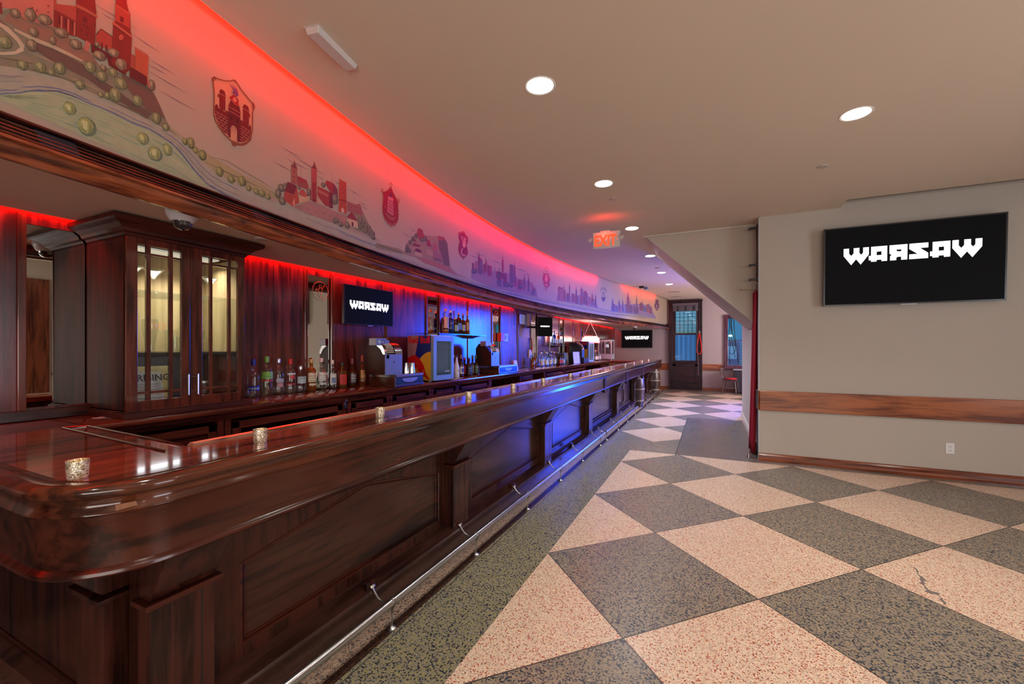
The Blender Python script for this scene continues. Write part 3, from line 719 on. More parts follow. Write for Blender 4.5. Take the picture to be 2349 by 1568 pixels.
disc_thing('sprinkler_cover', 'small sprinkler cover beside the fourth downlight', 'sprinkler cover', *at(1510, 614, z=CZ).xy, CZ, .06, .008, CW)
disc_thing('sprinkler_cover', 'sprinkler cover in the low bar ceiling right of the dome camera', 'sprinkler cover', -2.60, 1.763, 2.137, .04, .010, CW)
disc_thing('sprinkler_cover', 'sprinkler cover in the low bar ceiling near the hanging lamp', 'sprinkler cover', -2.35, 11.0, 2.137, .05, .008, CW)
# emergency light body on the ceiling, top left
p = at(757, 112, z=CZ); t = thing('emergency_light', 'long white wedge-shaped fitting on the ceiling beside the mural', 'ceiling fitting', (p.x, p.y, CZ))
q = [at(x, y, z=CZ - .0) for x, y in ((697, 62), (730, 55), (824, 148), (790, 157))]
u = ((q[3] - q[0]) + (q[2] - q[1])).normalized(); v = Vector((-u.y, u.x, 0)); Lh = (q[3] - q[0]).length / 2 * .97; Wh = abs((q[1] - q[0]).dot(v)) / 2 * 1.0
Wh = max(Wh, .035)
c = (q[0] + q[1] + q[2] + q[3]) / 4
m = MB((p.x, p.y, CZ))
def E(a, b_, z): return c + u * a + v * b_ + Vector((0, 0, z - CZ))
m.add([E(-Lh, -Wh, CZ), E(Lh, -Wh, CZ), E(Lh, Wh, CZ), E(-Lh, Wh, CZ), E(-Lh * .96, -Wh * .8, CZ - .035), E(Lh * .96, -Wh * .8, CZ - .028), E(Lh * .96, Wh * .8, CZ - .028), E(-Lh * .96, Wh * .8, CZ - .035)],
      [(0, 1, 2, 3), (4, 5, 6, 7), (0, 1, 5, 4), (1, 2, 6, 5), (2, 3, 7, 6), (3, 0, 4, 7)])
m.build('housing', plain('fitting_white', (.62, .58, .56), .45), t, bevel=.004)
m = MB((p.x, p.y, CZ)); m.add([E(-Lh * 1.02, -Wh * 1.08, CZ - .003), E(-Lh * .8, -Wh * 1.08, CZ - .003), E(-Lh * .8, Wh * 1.08, CZ - .003), E(-Lh * 1.02, Wh * 1.08, CZ - .003), E(-Lh * 1.02, -Wh * 1.08, CZ), E(-Lh * .8, -Wh * 1.08, CZ), E(-Lh * .8, Wh * 1.08, CZ), E(-Lh * 1.02, Wh * 1.08, CZ)],
      [(0, 1, 2, 3), (4, 5, 6, 7), (0, 1, 5, 4), (1, 2, 6, 5), (2, 3, 7, 6), (3, 0, 4, 7)]); m.build('mounting_plate', MATS['fitting_white'], t)
# small blue-lensed spot on the ceiling far down
p = at(1477, 656, z=CZ); t = thing('ceiling_spotlight', 'small black ceiling spotlight with blue lens beside the far mural', 'spotlight', (p.x, p.y, CZ))
m = MB(); m.box(-.12, .0, -.05, .05, -.05, 0); m.build('body', BLACK, t, bevel=.005)
m = MB(); m.lathe([(.05, -.03), (.06, -.09), (0, -.09)], (.06, 0, 0), 16); m.build('head', plain('spot_head', (.15, .2, .35), .3), t)
# two air slots
for x, y in ((1546, 669), (1551, 680)):
    p = at(x, y, z=CZ); m = MB((p.x, p.y, CZ)); m.box(p.x - .16, p.x + .16, p.y - .05, p.y + .05, CZ - .008, CZ)
    tag(m.build('ceiling_vent', plain('vent_grey', (.3, .28, .3), .5)), 'slim ceiling vent ahead of the far window, %s of two' % ('nearer' if y < 670 else 'farther'), 'vent')
# dome camera under the low ceiling
def dome_cam(label, x, y, z, s=1.0):
    h = s * 1.15
    t = thing('security_camera', label, 'security camera', (x, y, z))
    m = MB(); m.lathe([(.072 * s, 0), (.074 * s, -.006 * h), (.072 * s, -.02 * h), (.060 * s, -.042 * h), (.050 * s, -.052 * h), (.046 * s, -.053 * h), (.0, -.045 * h)], n=36, cap=False); m.build('housing', plain('camera_white', (.62, .62, .68), .35), t, smooth=40)
    m = MB(); m.lathe([(.046 * s, -.050 * h), (.042 * s, -.066 * h), (.032 * s, -.080 * h), (.016 * s, -.088 * h), (0, -.090 * h)], n=30, cap=False); m.build('dome', plain('camera_dome', (.02, .02, .022), .06, coat=1.0), t, smooth=60)
    return t
dome_cam('white security dome camera in front of the glass cabinet', -2.44, 1.235, 2.137, .96)
dome_cam('white security dome camera above the far wall screen', -2.23, 13.95, 2.137, 1.2)

# ---------------------------------------------------------------- exit signs
EXR = plain('exit_red', (.45, .01, .005), .5, noise=0, emit=(1.0, .07, .02), es=1.5)
SIGNW = plain('sign_white', (.62, .58, .56), .4)
def exit_sign(label, loc, rz, lamps=True, hang=True):
    t = thing('exit_sign', label, 'exit sign', loc, rz)
    m = MB(); m.box(-.170, .170, -.024, .024, -.215, -.012); m.build('housing', SIGNW, t, bevel=.006)
    if hang:
        m = MB(); m.box(-.075, .045, -.03, .03, -.012, 0); m.build('canopy', SIGNW, t, bevel=.003)
    m = MB(); put2d(m, text_mesh('EXIT', .185, bold=.007, xs=.74, space=1.02), (-.01, -.0255, -.185), (1, 0, 0), (0, 0, 1)); m.build('lettering', EXR, t)
    m = MB(); m.add([(.152, -.0255, -.118), (.138, -.0255, -.105), (.138, -.0255, -.131)], [(0, 1, 2)]); m.build('arrow', EXR, t)
    if lamps:
        for s in (-1, 1):
            m = MB(); m.tube([(s * .17, 0, -.10), (s * .195, 0, -.095)], .008, 8); m.tube([(s * .20 - .004, -.035, -.108), (s * .20, -.01, -.095), (s * .20, .03, -.09)], [.024, .026, .016], 14); m.build('emergency_lamp', SIGNW, t, smooth=50)
    return t
exit_sign('white hanging exit sign with glowing red letters under the ceiling', (-1.206, 5.42, CZ - .0), 0)
for o in COL.objects:
    if o.name == 'exit_sign':
        p = at(1391, 528, Y=5.42); o.location = (p.x, p.y, 2.932); sg = o
m = MB((sg.location.x, sg.location.y, 2.932))
ex2 = exit_sign('exit sign high on the right side wall, seen only as a reflection', (5.17, 4.95, 2.03), PI / 2, lamps=False, hang=False)
ex2.rotation_euler = (0, 0, -PI / 2)
spot_light('sign_glow', (sg.location.x - .02, 5.38, 2.84), (PI / 2 + .9, 0, 0), 8, (1, .05, .02), math.radians(150), 1.0, .12)

# ================================================================ wall screens
def warsaw():
    """outline polygons of the lettering in a 0..1645 x 0..350 box (y down)"""
    W = [[0, 0], [65, 0], [65, 75], [92, 112], [120, 75], [120, 0], [188, 0], [188, 75], [210, 105], [232, 75], [232, 0], [300, 0], [300, 108], [205, 248], [150, 165], [92, 248], [0, 108]]
    A = ([[40, 0], [225, 0], [225, 218], [160, 218], [160, 195], [105, 195], [105, 218], [40, 218], [40, 195], [14, 195], [14, 130], [40, 130]], [[105, 75], [105, 128], [160, 128], [160, 75]])
    Rr = ([[0, 0], [200, 0], [200, 218], [132, 218], [132, 172], [90, 172], [78, 185], [78, 218], [8, 218], [8, 158], [24, 140], [0, 118]], [[78, 68], [78, 78], [92, 95], [132, 95], [132, 68]])
    S_ = [[0, 0], [205, 0], [205, 70], [118, 70], [205, 145], [205, 218], [0, 218], [0, 150], [92, 150], [0, 75]]
    out = []
    def addp(p, dx, s, holes=None):
        f = lambda q: [Vector(((x * s + dx), y * s, 0)) for x, y in q]
        loops = [f(p)] + ([f(holes)] if holes else [])
        flat = [v for l in loops for v in l]; tri = tessellate_polygon(loops); out.append(([(v.x, v.y) for v in flat], [tuple(t) for t in tri]))
    addp(W, 0, 1.0); addp(A[0], 285, 1.0, A[1]); addp(Rr[0], 535, 1.0, Rr[1]); addp(S_, 755, 1.0); addp(A[0], 965, 1.0, A[1]); addp(W, 1210, 1.0)
    return out, 1510.0, 248.0
LOGO = warsaw()
SCRB = plain('screen_black', (.004, .004, .0045), .45, emit=(.0025, .0025, .0027), es=1.0, noise=0.0, spec=.03)
SCRW = emis('screen_white', (1, 1, 1), 1.0)
BEZ = plain('screen_bezel', (.02, .02, .024), .25)
def screen(label, c, u, w, h, tw, tilt=0.0, thick=.05, off=.0, tz=0.12, arm=False):
    """c: centre of the front face; u: reading direction along the screen"""
    t = thing('television', label, 'television', c); c = Vector(c); u = Vector(u).normalized(); n = Vector((u.y, -u.x, 0)); v = Vector((0, 0, 1))
    v = (v * math.cos(tilt) + n * math.sin(tilt)).normalized(); nn = (n * math.cos(tilt) - Vector((0, 0, 1)) * math.sin(tilt)).normalized()
    m = MB(c); m.obox(c - nn * (thick / 2 + .002), u, v, nn, w / 2, h / 2, thick / 2); m.build('casing', BEZ, t, bevel=.003)
    m = MB(c); b = .010 * w / 1.4 + .003
    for a, q in ((1, 0), (-1, 0), (0, 1), (0, -1)):
        if a: m.obox(c + u * (a * (w / 2 - b / 2)), u, v, nn, b / 2, h / 2, .002)
        else: m.obox(c + v * (q * (h / 2 - b / 2)), u, v, nn, w / 2, b / 2, .002)
    m.build('bezel', BEZ, t)
    m = MB(c); m.obox(c - nn * .0005, u, v, nn, w / 2 - b, h / 2 - b, .0005); m.build('display', SCRB, t)
    polys, LW, LH = LOGO; s = tw / LW
    m = MB(c)
    for vs, fs in polys: m.add([c + nn * .0012 + u * ((x - LW / 2) * s) + v * ((LH * .45 - y) * s + h * tz) for x, y in vs], fs)
    m.build('lettering', SCRW, t, fix=False)
    m = MB(c); m.obox(c - v * (h / 2 + .006), u, v, nn, w * .045, .004, .006); m.build('badge', plain('badge_grey', (.4, .4, .42), .3, .6), t)
    m = MB(c); m.obox(c - nn * (thick + .02), u, v, nn, w * .2, h * .2, .02 + off / 2); m.build('bracket', BLACK, t)
    if arm: m = MB(c); q = c - nn * (thick + .04); m.tube([q, ((q.x + XW) / 2, q.y + .05, q.z), (XW, q.y, q.z)], .02, 8); m.build('wall_arm', BLACK, t)
    return t
# television cable below the near screen is added after it is hung
# large screen on the right wall, tipped forward a little
cx_ = Vector(((1.244 + 2.835) / 2 - .02, 6.25 - .12, (2.866 + 1.945) / 2)); k_ = (6.25 - .12) / 6.25
c = Vector((2.022 * k_ + .0, 6.25 * k_, H + (2.404 - H) * k_))
XW = -3.22
screen('very large black wall screen with white lettering over the wooden guard rail', c, (1, 0, 0), 1.585 * k_, .925 * k_, 1.175, tilt=math.radians(2.2), off=.03, tz=.13)
# screens over the bar
screen('black wall screen with white lettering behind the row of liquor bottles', (-3.12, 3.258, 1.853), (0, 1, 0), .675, .375, .535, thick=.03, off=.04, tz=.01)
p0 = at(1233, 745, X=-3.0); p1 = at(1267, 745, X=-2.78); pc = (p0 + p1) / 2
zt = at(1250, 727, X=pc.x).z; zb = at(1250, 771, X=pc.x).z
screen('small black wall screen angled out from the panels past the framed certificates', (pc.x, pc.y, (zt + zb) / 2), (p1 - p0).xy.to_3d(), (p1 - p0).xy.length, zt - zb, (p1 - p0).xy.length * .62, thick=.04, off=.03, tz=.02, arm=True)
p0 = at(1426, 780, Y=15.70); p1 = at(1497, 780, Y=15.70); zt = at(1460, 757, Y=15.7).z; zb = at(1460, 797.5, Y=15.7).z
screen('black screen with white lettering on the far pink-lit wall', ((p0.x + p1.x) / 2, 15.655, (zt + zb) / 2), (1, 0, 0), p1.x - p0.x, zt - zb, (p1.x - p0.x) * .76, thick=.045, tz=.07)

# ================================================================ back wall of the bar
def yw(px, X=XW): return at(px, 790, X=X)[1]
segs = [(-2.9, .905), (1.162, 2.59), (2.865, 4.325), (4.60, 6.065), (6.36, 7.69), (8.02, 9.42), (9.75, 11.22), (11.50, YF)]
for i, (a, c) in enumerate(segs):
    m = MB(); m.box(XW - .02, XW, a, c, 1.05, 2.137)
    struct(m.build('wall_back', W_PANEL))
m = MB(); 
for a, c in ((.905, 1.162), (2.59, 2.865), (4.325, 4.60), (6.065, 6.36), (7.69, 8.02), (9.42, 9.75), (11.22, 11.50)):
    m = MB(); m.box(XW - .02, XW, a, c, 2.085, 2.137); m.box(XW - .02, XW, a, c, 1.05, 1.125 if a < 1 else 1.075); struct(m.build('wall_back', W_PANEL))
TRIMW = wood('red_trim_timber', (0.05, 0.010, 0.006), (0.15, 0.03, 0.015), 'z', 0.18, 0.9)
m = MB()
k = 5
for y in (.895, 1.17, 2.585, 2.87, 4.32, 4.605, 6.06, 6.365, 7.685, 8.025, 9.415, 9.755, 11.215, 11.505, 3.60, 5.316, 7.05, 8.75, 10.5, 12.4, 13.3, 14.4, 15.3):
    hw = .016 if y in (.895, 1.17, 2.585, 2.87, 4.32, 4.605, 6.06, 6.365, 7.685, 8.025, 9.415, 9.755, 11.215, 11.505) else .010
    m = MB((XW, y, 1.06)); m.box(XW, XW + .014, y - hw, y + hw, 1.075, 2.135)
    struct(m.build('trim_%d' % k, TRIMW, bevel=.003)); k += 1
# ledge at the foot of the wall
m = MB(); m.box(XW, XW + .05, -2.5, 1.16, 1.0635, 1.118); m.box(XW, XW + .035, 1.79, 15.6, 1.0635, 1.078); struct(m.build('trim_%d' % k, W_Y, bevel=.004)); k += 1
# low cupboard doors in the panelling beside the third mirror
for (ya, yb, za, zb_) in ((6.40, 7.02, 1.12, 1.52), (7.10, 7.62, 1.09, 1.66)):
    t = thing('panel_door', 'flush panel door in the blue-lit wall %s' % ('under the red box' if ya < 7 else 'under the framed certificates'), 'cupboard door', (XW, (ya + yb) / 2, za))
    m = MB(t.location); m.box(XW, XW + .008, ya, yb, za, zb_); m.build('door', W_PANEL, t, bevel=.002)
# narrow mirrors
mir = [(.905, 1.162, 1.125), (2.60, 2.855, 1.075), (4.335, 4.59, 1.075), (6.075, 6.35, 1.075), (7.70, 8.01, 1.075), (9.43, 9.74, 1.075), (11.23, 11.49, 1.075)]
mlab = ['tall narrow mirror at the left edge, beside the glass-doored cabinet', 'tall narrow mirror behind the white-labelled rum bottles', 'tall narrow mirror left of the shelf of whisky bottles', 'tall narrow mirror left of the red alarm box',
        'tall narrow mirror between the framed certificates and the angled screen', 'tall narrow mirror behind the second bottle shelf', 'tall narrow mirror left of the hanging lamp']
ETCH = plain('etched_line', (.55, .22, .12), .5)
for i, ((a, c, z0), lb) in enumerate(zip(mir, mlab)):
    t = thing('wall_mirror', lb, 'mirror', (XW - .012, (a + c) / 2, z0), group='narrow mirrors in the back wall')
    m = MB(t.location); m.box(XW - .018, XW - .008, a + .003, c - .003, z0, 2.084); m.build('glass_panel', MIRROR, t)
    if i in (1, 3, 4):
        m = MB(t.location); cy, cz = (a + c) / 2 + .02, 1.955; R0 = .085
        x = XW - .0065
        ring = [(x, cy + R0 * math.cos(2 * PI * q / 40), cz + R0 * math.sin(2 * PI * q / 40)) for q in range(40)]
        m.tube(ring, .0015, 4, closed=True)
        fig = [[(0, .055), (.012, .05), (.012, .036), (0, .03), (-.012, .036), (-.012, .05), (0, .055)], [(-.005, .03), (-.022, .015), (-.018, -.01), (-.028, -.035), (-.01, -.06), (.012, -.055), (.022, -.065)],
               [(.01, .028), (.022, .008), (.014, -.012), (.004, -.03), (.008, -.045), (.026, -.048)], [(.015, .02), (.035, .04), (.045, .062)], [(-.02, .015), (-.045, .02), (-.05, 0)],
               [(-.035, .012), (-.02, -.004), (-.035, -.02), (-.05, -.004), (-.035, .012)]]
        for f in fig: m.tube([(x, cy + a_, cz + b_) for a_, b_ in f], .0015, 4)
        m.build('etched_emblem', ETCH if i == 1 else plain('etched_pale', (.55, .52, .5), .5), t)
# ---------------------------------------------------------------- counter and the cupboards under it
XCF = -2.73
m = MB((-2.97, 8, ZT)); m.prism([(XW, ZT - .035), (XCF - .012, ZT - .035), (XCF - .002, ZT - .028), (XCF, ZT - .016), (XCF - .004, ZT - .004), (XCF - .012, ZT), (XW, ZT)], 'y', .985, 14.2)
tag(m.build('back_counter', W_COUNTER, smooth=35), 'long polished dark red counter along the back wall, holding the bottles', 'counter')
m = MB((-2.2, 13.9, ZT)); m.prism([(12.40, ZT - .035), (12.40, ZT), (14.2, ZT), (14.2, ZT - .035)], 'x', -2.71, -1.85)
tag(m.build('end_counter', plain('red_counter_top', (.20, .02, .015), .2, coat=.8)), 'short red counter joining the bar to the back counter at its far end', 'counter')
m = MB(); m.box(-2.72, -1.85, 12.46, 12.5, .0, ZT - .035); tag(m.build('end_counter_board', plain('ochre_board', (.20, .08, .03), .5)), 'ochre board closing the space under the far end counter', 'board')
def yc(px): return at(px, 950, X=-2.765)[1]
units = [(225, 517, 1, 'first'), (517, 797, 1, ''), (799, 896, 2, ''), (896, 991, 2, ''), (991, 1051, 2, ''), (1051, 1126, 2, ''), (1126, 1196, 0, ''), (1196, 1222, 3, ''), (1222, 1251, 0, ''), (1251, 1296, 2, ''), (1296, 1343, 2, ''), (1343, 1380, 0, ''), (1380, 1397, 2, '')]
ul = ['dark panelled cupboard below the glass cabinet', 'dark cupboard under the row of clear spirits, with a shadowed opening', 'dark cupboard below the whisky end of the bottle row', 'dark cupboard with scuffed panel below the nearer cash register',
      'dark cupboard below the nearer drinks fridge', 'dark cupboard right of the nearer drinks fridge', 'open dark bay in the back counter under the blue-lit cash register', 'narrow stack of drawers left of the black open bay',
      'black open bay in the back counter before the far bottles', 'cupboard below the far group of bottles', 'cupboard with missing panels below the far cash drawer', 'open bay below the farther drinks fridge', 'last cupboard below the popcorn machine']
W_UC = wood('under_counter_timber', (0.026, 0.005, 0.003), (0.12, 0.024, 0.012), 'y', 0.26, 0.2)
for (a, c, kind, _), lb in zip(units, ul):
    ya, yb = yc(a), min(yc(c), 12.4)
    t = thing('under_counter_cabinet', lb, 'cabinet', (-2.99, (ya + yb) / 2, 0), group='cupboards under the back counter'); o = t.location
    m = MB(o); XC = -2.775; g = .004
    m.box(XW + .0, XC, ya + g, ya + .04, 0, ZT - .036); m.box(XW, XC, yb - .04, yb - g, 0, ZT - .036); m.box(XW, XW + .02, ya, yb, 0, ZT - .04); m.box(XW, XC, ya + .04, yb - .04, .5, .53)
    m.box(XC - .02, XC, ya + .04, yb - .04, .985, ZT - .036); m.build('body', W_UC, t)
    m = MB(o); m.prism([(XC, ZT - .036), (XC + .03, ZT - .036), (XC + .028, ZT - .052), (XC + .010, ZT - .062), (XC + .006, ZT - .075), (XC, ZT - .078)], 'y', ya, yb); m.build('top_moulding', W_UC, t)
    if kind == 0: continue
    if kind == 3:
        for z0, z1 in ((.90, .975), (.80, .885), (.68, .785)):
            m = MB(o); m.box(XC - .018, XC + .006, ya + .05, yb - .05, z0, z1); m.build('drawer', W_UC, t, bevel=.004)
        continue
    z0, z1 = .60, .965
    m = MB(o); fw = .05
    m.box(XC - .018, XC + .002, ya + .045, ya + .045 + fw, z0, z1); m.box(XC - .018, XC + .002, yb - .045 - fw, yb - .045, z0, z1); m.box(XC - .018, XC + .002, ya + .045, yb - .045, z1 - .045, z1); m.box(XC - .018, XC + .002, ya + .045, yb - .045, z0, z0 + .05)
    d = m.build('door', W_UC, t, bevel=.003)
    if not (a == 517 or a == 1296):
        m = MB(o); m.box(XC - .014, XC - .006, ya + .09, yb - .09, z0 + .05, z1 - .045); m.build('door_panel', W_UC, d)
    m = MB(o)
    y0_, y1_ = ya + .045 + fw, yb - .045 - fw
    m.tube([(XC + .003, y0_, z1 - .045), (XC + .003, y1_, z1 - .045)], .005, 6); m.tube([(XC + .003, y0_, z1 - .045), (XC + .003, y0_, z0 + .05)], .005, 6); m.tube([(XC + .003, y1_, z1 - .045), (XC + .003, y1_, z0 + .05)], .005, 6)
    m.build('door_bead', W_UC, d)
    if kind == 2:
        m = MB(o); m.ball((XC + .012, yb - .07 - .25 * (yb - ya), z1 - .09), .009, 10); m.build('knob', plain('brass_knob', (.3, .2, .08), .35, .8), d)
# wall bottle opener
p = at(795, 921, X=-2.755); t = thing('bottle_opener', 'old metal bottle opener fixed to the counter front below the bottles', 'bottle opener', (-2.775, p.y, p.z))
m = MB(); m.box(0, .006, -.012, .012, -.035, .02); m.prism([(-.006, .0), (.006, .0), (.022, .018), (.0, .034), (-.022, .018)], 'x', .006, .022); m.build('opener', plain('old_chrome', (.5, .5, .5), .25, .9), t, bevel=.002)
m = MB(); m.box(.0, .012, -.014, .014, -.055, -.03); m.build('catch_lip', plain('dark_iron', (.05, .05, .05), .4, .5), t)
for lb, (x, y), col, rz in (('small white card lying on the counter left of the glass cabinet', (238, 957), (.55, .5, .55), .35), ('small dark photo card on the counter left of the glass cabinet', (262, 958), (.10, .08, .12), .2)):
    p = at(x, y, z=ZT); m = MB((0, 0, 0)); m.box(-.025, .025, -.04, .04, 0, .002); o = m.build('card', plain('card_' + lb[6:10], col, .4)); o.location = (p.x, p.y, ZT + .001); o.rotation_euler = (0, 0, rz); tag(o, lb, 'card')
# ================================================================ glass-doored cabinet on the counter
CXF, CY0, CY1, CZ0, CZ1 = -2.785, 1.148, 1.775, 1.098, 2.035
cab = thing('glass_cabinet', 'dark wooden cabinet with two glazed lattice doors standing on the back counter', 'cabinet', (-3.0, 1.46, ZT)); O = cab.location
XB = XW + .006
m = MB(O); m.box(XB, CXF - .022, CY0, CY0 + .018, ZT + .036, CZ1); m.box(XB, CXF - .022, CY1 - .018, CY1, ZT + .036, CZ1)
m.box(XB, CXF - .022, CY0, CY1, CZ1 - .02, CZ1); m.box(XB, CXF - .022, CY0, CY1, ZT + .03, ZT + .045); m.build('body', W_CAB, cab, bevel=.002)
PLY = wood('pale_plywood', (0.26, 0.18, 0.09), (0.55, 0.42, 0.25), 'z', .5, .0, scale=.45, bump=0)
m = MB(O); m.box(XB + .001, XB + .008, CY0 + .019, CY1 - .019, 1.415, CZ1 - .021); m.build('back_panel', PLY, cab)
for ya_ in (CY0 + .018, CY1 - .022):
    m = MB(O); m.box(XB + .01, CXF - .03, ya_, ya_ + .004, 1.415, CZ1 - .021); m.build('side_lining', PLY, cab)
m = MB(O); m.box(XB + .001, XB + .008, CY0 + .019, CY1 - .019, ZT + .046, 1.40); m.build('lower_back_panel', plain('dark_lining', (.02, .02, .024), .3), cab)
m = MB(O); m.box(XB + .008, CXF - .03, CY0 + .02, CY1 - .02, 1.398, 1.413); m.build('shelf', plain('dark_shelf', (.03, .03, .035), .2), cab)
m = MB(O); m.box(XB + .009, CXF - .04, CY0 + .02, CY1 - .02, 1.750, 1.757); m.build('glass_shelf', plain('shelf_glass_edge', (.20, .34, .30), .08, spec=.6), cab) if False else m.build('glass_shelf', glass('shelf_glass', (.90, .95, .92), .02, body=.03), cab)
m = MB(O); m.box(XB, CXF + .012, CY0 - .015, CY1 + .045, ZT + .0005, ZT + .030); m.box(XB, CXF + .002, CY0 - .006, CY1 + .03, ZT + .03, ZT + .038); m.build('base_moulding', W_CABY, cab, bevel=.003)
cprof = [(-.022, CZ1), (.004, CZ1), (.010, CZ1 + .012), (.024, CZ1 + .018), (.030, CZ1 + .034), (.052, CZ1 + .052), (.075, CZ1 + .062), (.082, CZ1 + .070), (.082, CZ1 + .092), (-.022, CZ1 + .092)]
cp_ = [(XB, CY0), (CXF, CY0), (CXF, CY1), (XB, CY1)]; cn_ = [(0, -1), (1, -1), (1, 1), (0, 1)]
m = MB(O); m.sweep(cprof, cp_, cn_); m.box(XB, CXF, CY0, CY1, CZ1, CZ1 + .092); m.build('crown', W_CABY, cab)
def cabdoor(y0, y1, ys_, hy, nm):
    zr = [CZ0, 1.153, 1.186, 1.206, 1.945, 1.955, 1.998, CZ1 - .002]
    x0, x1 = CXF - .02, CXF
    m = MB(O)
    m.box(x0, x1, y0, ys_[0], CZ0, CZ1 - .002); m.box(x0, x1, ys_[5], y1, CZ0, CZ1 - .002)
    m.box(x0, x1, ys_[0], ys_[5], CZ0, 1.153); m.box(x0, x1, ys_[0], ys_[5], 1.998, CZ1 - .002)
    d = m.build('door', wood('cabinet_door_timber', (0.035, 0.008, 0.005), (0.11, 0.022, 0.011), 'z', .2, .8, scale=1.6, bump=.6), cab, bevel=.0015)
    m = MB(O)
    m.box(x0 + .003, x1 - .001, ys_[1], ys_[2], 1.153, 1.998); m.box(x0 + .003, x1 - .001, ys_[3], ys_[4], 1.153, 1.998)
    m.box(x0 + .004, x1 - .0004, ys_[0], ys_[5], 1.188, 1.202); m.box(x0 + .004, x1 - .0004, ys_[0], ys_[5], 1.945, 1.957)
    m.build('glazing_bar', MATS['cabinet_door_timber'], d)
    m = MB(O); m.box(x0 + .006, x0 + .009, ys_[0], ys_[5], 1.153, 1.998); m.build('glass_pane', glass('cabinet_glass', (.93, .94, .92), .01), d)
    m = MB(O); m.tube([(x1 + .030, hy, 1.165), (x1 + .030, hy, 1.285)], .0052, 10); m.tube([(x1, hy, 1.182), (x1 + .03, hy, 1.182)], .003, 6); m.tube([(x1, hy, 1.268), (x1 + .03, hy, 1.268)], .003, 6); m.build('handle', STEEL, d)
cabdoor(CY0 + .002, 1.451, [1.198, 1.237, 1.257, 1.345, 1.363, 1.407], 1.428, 0)
cabdoor(1.454, CY1 - .002, [1.516, 1.560, 1.575, 1.669, 1.685, 1.730], 1.478, 1)
m = MB(O); m.box(-3.05, -2.90, 1.25, 1.68, CZ1 - .034, CZ1 - .024); m.build('light_fitting', emis('cabinet_light', (1, .93, .78), .4), cab)
area_light('cabinet_lamp', (0, 0, CZ1 - .045 - ZT), (0, 0, 0), .12, .5, 6, (1, .90, .74), spread=math.radians(125), parent=cab)
area_light('cabinet_lamp', (0.02, 0, 1.39 - ZT), (0, 0, 0), .12, .45, 1.2, (.9, .93, 1), parent=cab)
CG = glass('drinking_glass', (.95, .97, .96), .02, body=.008)
def martini(loc, s=1.0, label=''):
    t = thing('martini_glass', label, 'glass', loc, group='martini glasses in the cabinet')
    m = MB(); m.lathe([(.034, .000), (.030, .004), (.006, .008), (.0035, .02), (.0035, .078), (.006, .085), (.050, .138), (.0485, .138), (.004, .086), (0, .085)], n=24, cap=False)
    m.build('bowl', CG, t, smooth=50); return t
mg = martini((-2.93, 1.235, 1.7575), label='martini glass on the glass shelf, nearest the left side of the cabinet')
dup(mg, (-2.95, 1.345, 1.7575), 'martini glass in the middle pane of the left cabinet door'); dup(mg, (-2.95, 1.655, 1.7575), 'martini glass behind the right cabinet door')
def tumbler(name, label, loc, prof, mark=None, cat='glass'):
    t = thing(name, label, cat, loc); m = MB(); m.lathe(prof, n=24, cap=False); m.build('bowl', CG, t, smooth=50)
    if mark:
        txt, sz, z, col, r = mark; b = 0
        m = MB(); wrap_text(m, text_mesh(txt, sz), r, z, -.25); m.build('printed_mark', plain('mark_' + txt[:3], col, .5), t)
    return t
def wrap_text(m, vf, r, z, a0, mi=None, xs=1.0, sq=None):
    vs = []
    for x, y in vf[0]:
        a = a0 + x / r; vs.append((r * math.cos(a), r * math.sin(a), z + y)) if not sq else vs.append((r, x, z + y))
    m.add(vs, vf[1], mi)
tumbler('beer_glass', 'tall curved beer glass with a small red printed mark inside the cabinet', (-2.93, 1.318, 1.4135), [(.026, 0), (.024, .02), (.026, .06), (.037, .12), (.040, .155), (.036, .19), (.0345, .19), (.038, .155), (.0345, .12), (.023, .06), (.021, .02), (0, .015)], ('okocim'[:0] + 'SKIE', .016, .145, (.45, .03, .03), .0402))
tumbler('stemmed_glass', 'short stemmed glass with red lettering behind the right cabinet door', (-2.93, 1.585, 1.4135), [(.026, 0), (.022, .004), (.005, .01), (.005, .05), (.014, .058), (.028, .085), (.029, .135), (.0275, .135), (.026, .088), (.0, .062)], ('N  N', .014, .115, (.5, .04, .02), .0292))
tumbler('whisky_tumbler', 'small plain tumbler at the right of the left cabinet door, standing in front', (-2.93, 1.45, 1.4135), [(.028, 0), (.033, .09), (.0315, .09), (.0265, .008), (0, .008)])
tumbler('straight_tumbler', 'taller straight glass behind the small tumbler in the cabinet', (-3.03, 1.475, 1.4135), [(.029, 0), (.034, .135), (.0325, .135), (.0275, .008), (0, .008)])
# paper sign leaning in the cabinet
t = thing('paper_sign', 'printed warning notice leaning behind the left cabinet door', 'sign', (-2.90, 1.30, ZT + .046)); O2 = t.location
c = Vector((-2.885, 1.300, ZT + .046)); u = Vector((.0, 1, 0)); v = Vector((-.22, 0, 1)).normalized(); nn = Vector((v.z, 0, -v.x))
m = MB(O2); m.obox(c + v * .115, u, v, nn, .115, .115, .002); m.build('sheet', plain('sign_paper_yellow', (.50, .42, .18), .5), t)
m = MB(O2); m.obox(c + v * .10 + nn * .003 + u * -.02, u, v, nn, .09, .095, .0008); m.build('notice', plain('sign_paper_white', (.55, .56, .56), .5), t)
m = MB(O2); put2d(m, text_mesh('WARNING', .052, bold=.0012), c + v * .145 + nn * .0045 - u * .015, u, v); m.build('lettering', plain('sign_ink', (.03, .03, .035), .5), t)
m = MB(O2)
for k in range(7): m.obox(c + v * (.125 - .015 * k) + nn * .0042 - u * .02, u, v, nn, .072 - .01 * (k % 3), .0012, .0004)
m.build('text_line', plain('sign_ink_grey', (.18, .18, .2), .5), t)
t = thing('ice_bucket', 'steel ice bucket behind the right cabinet door', 'bucket', (-2.93, 1.585, ZT + .046))
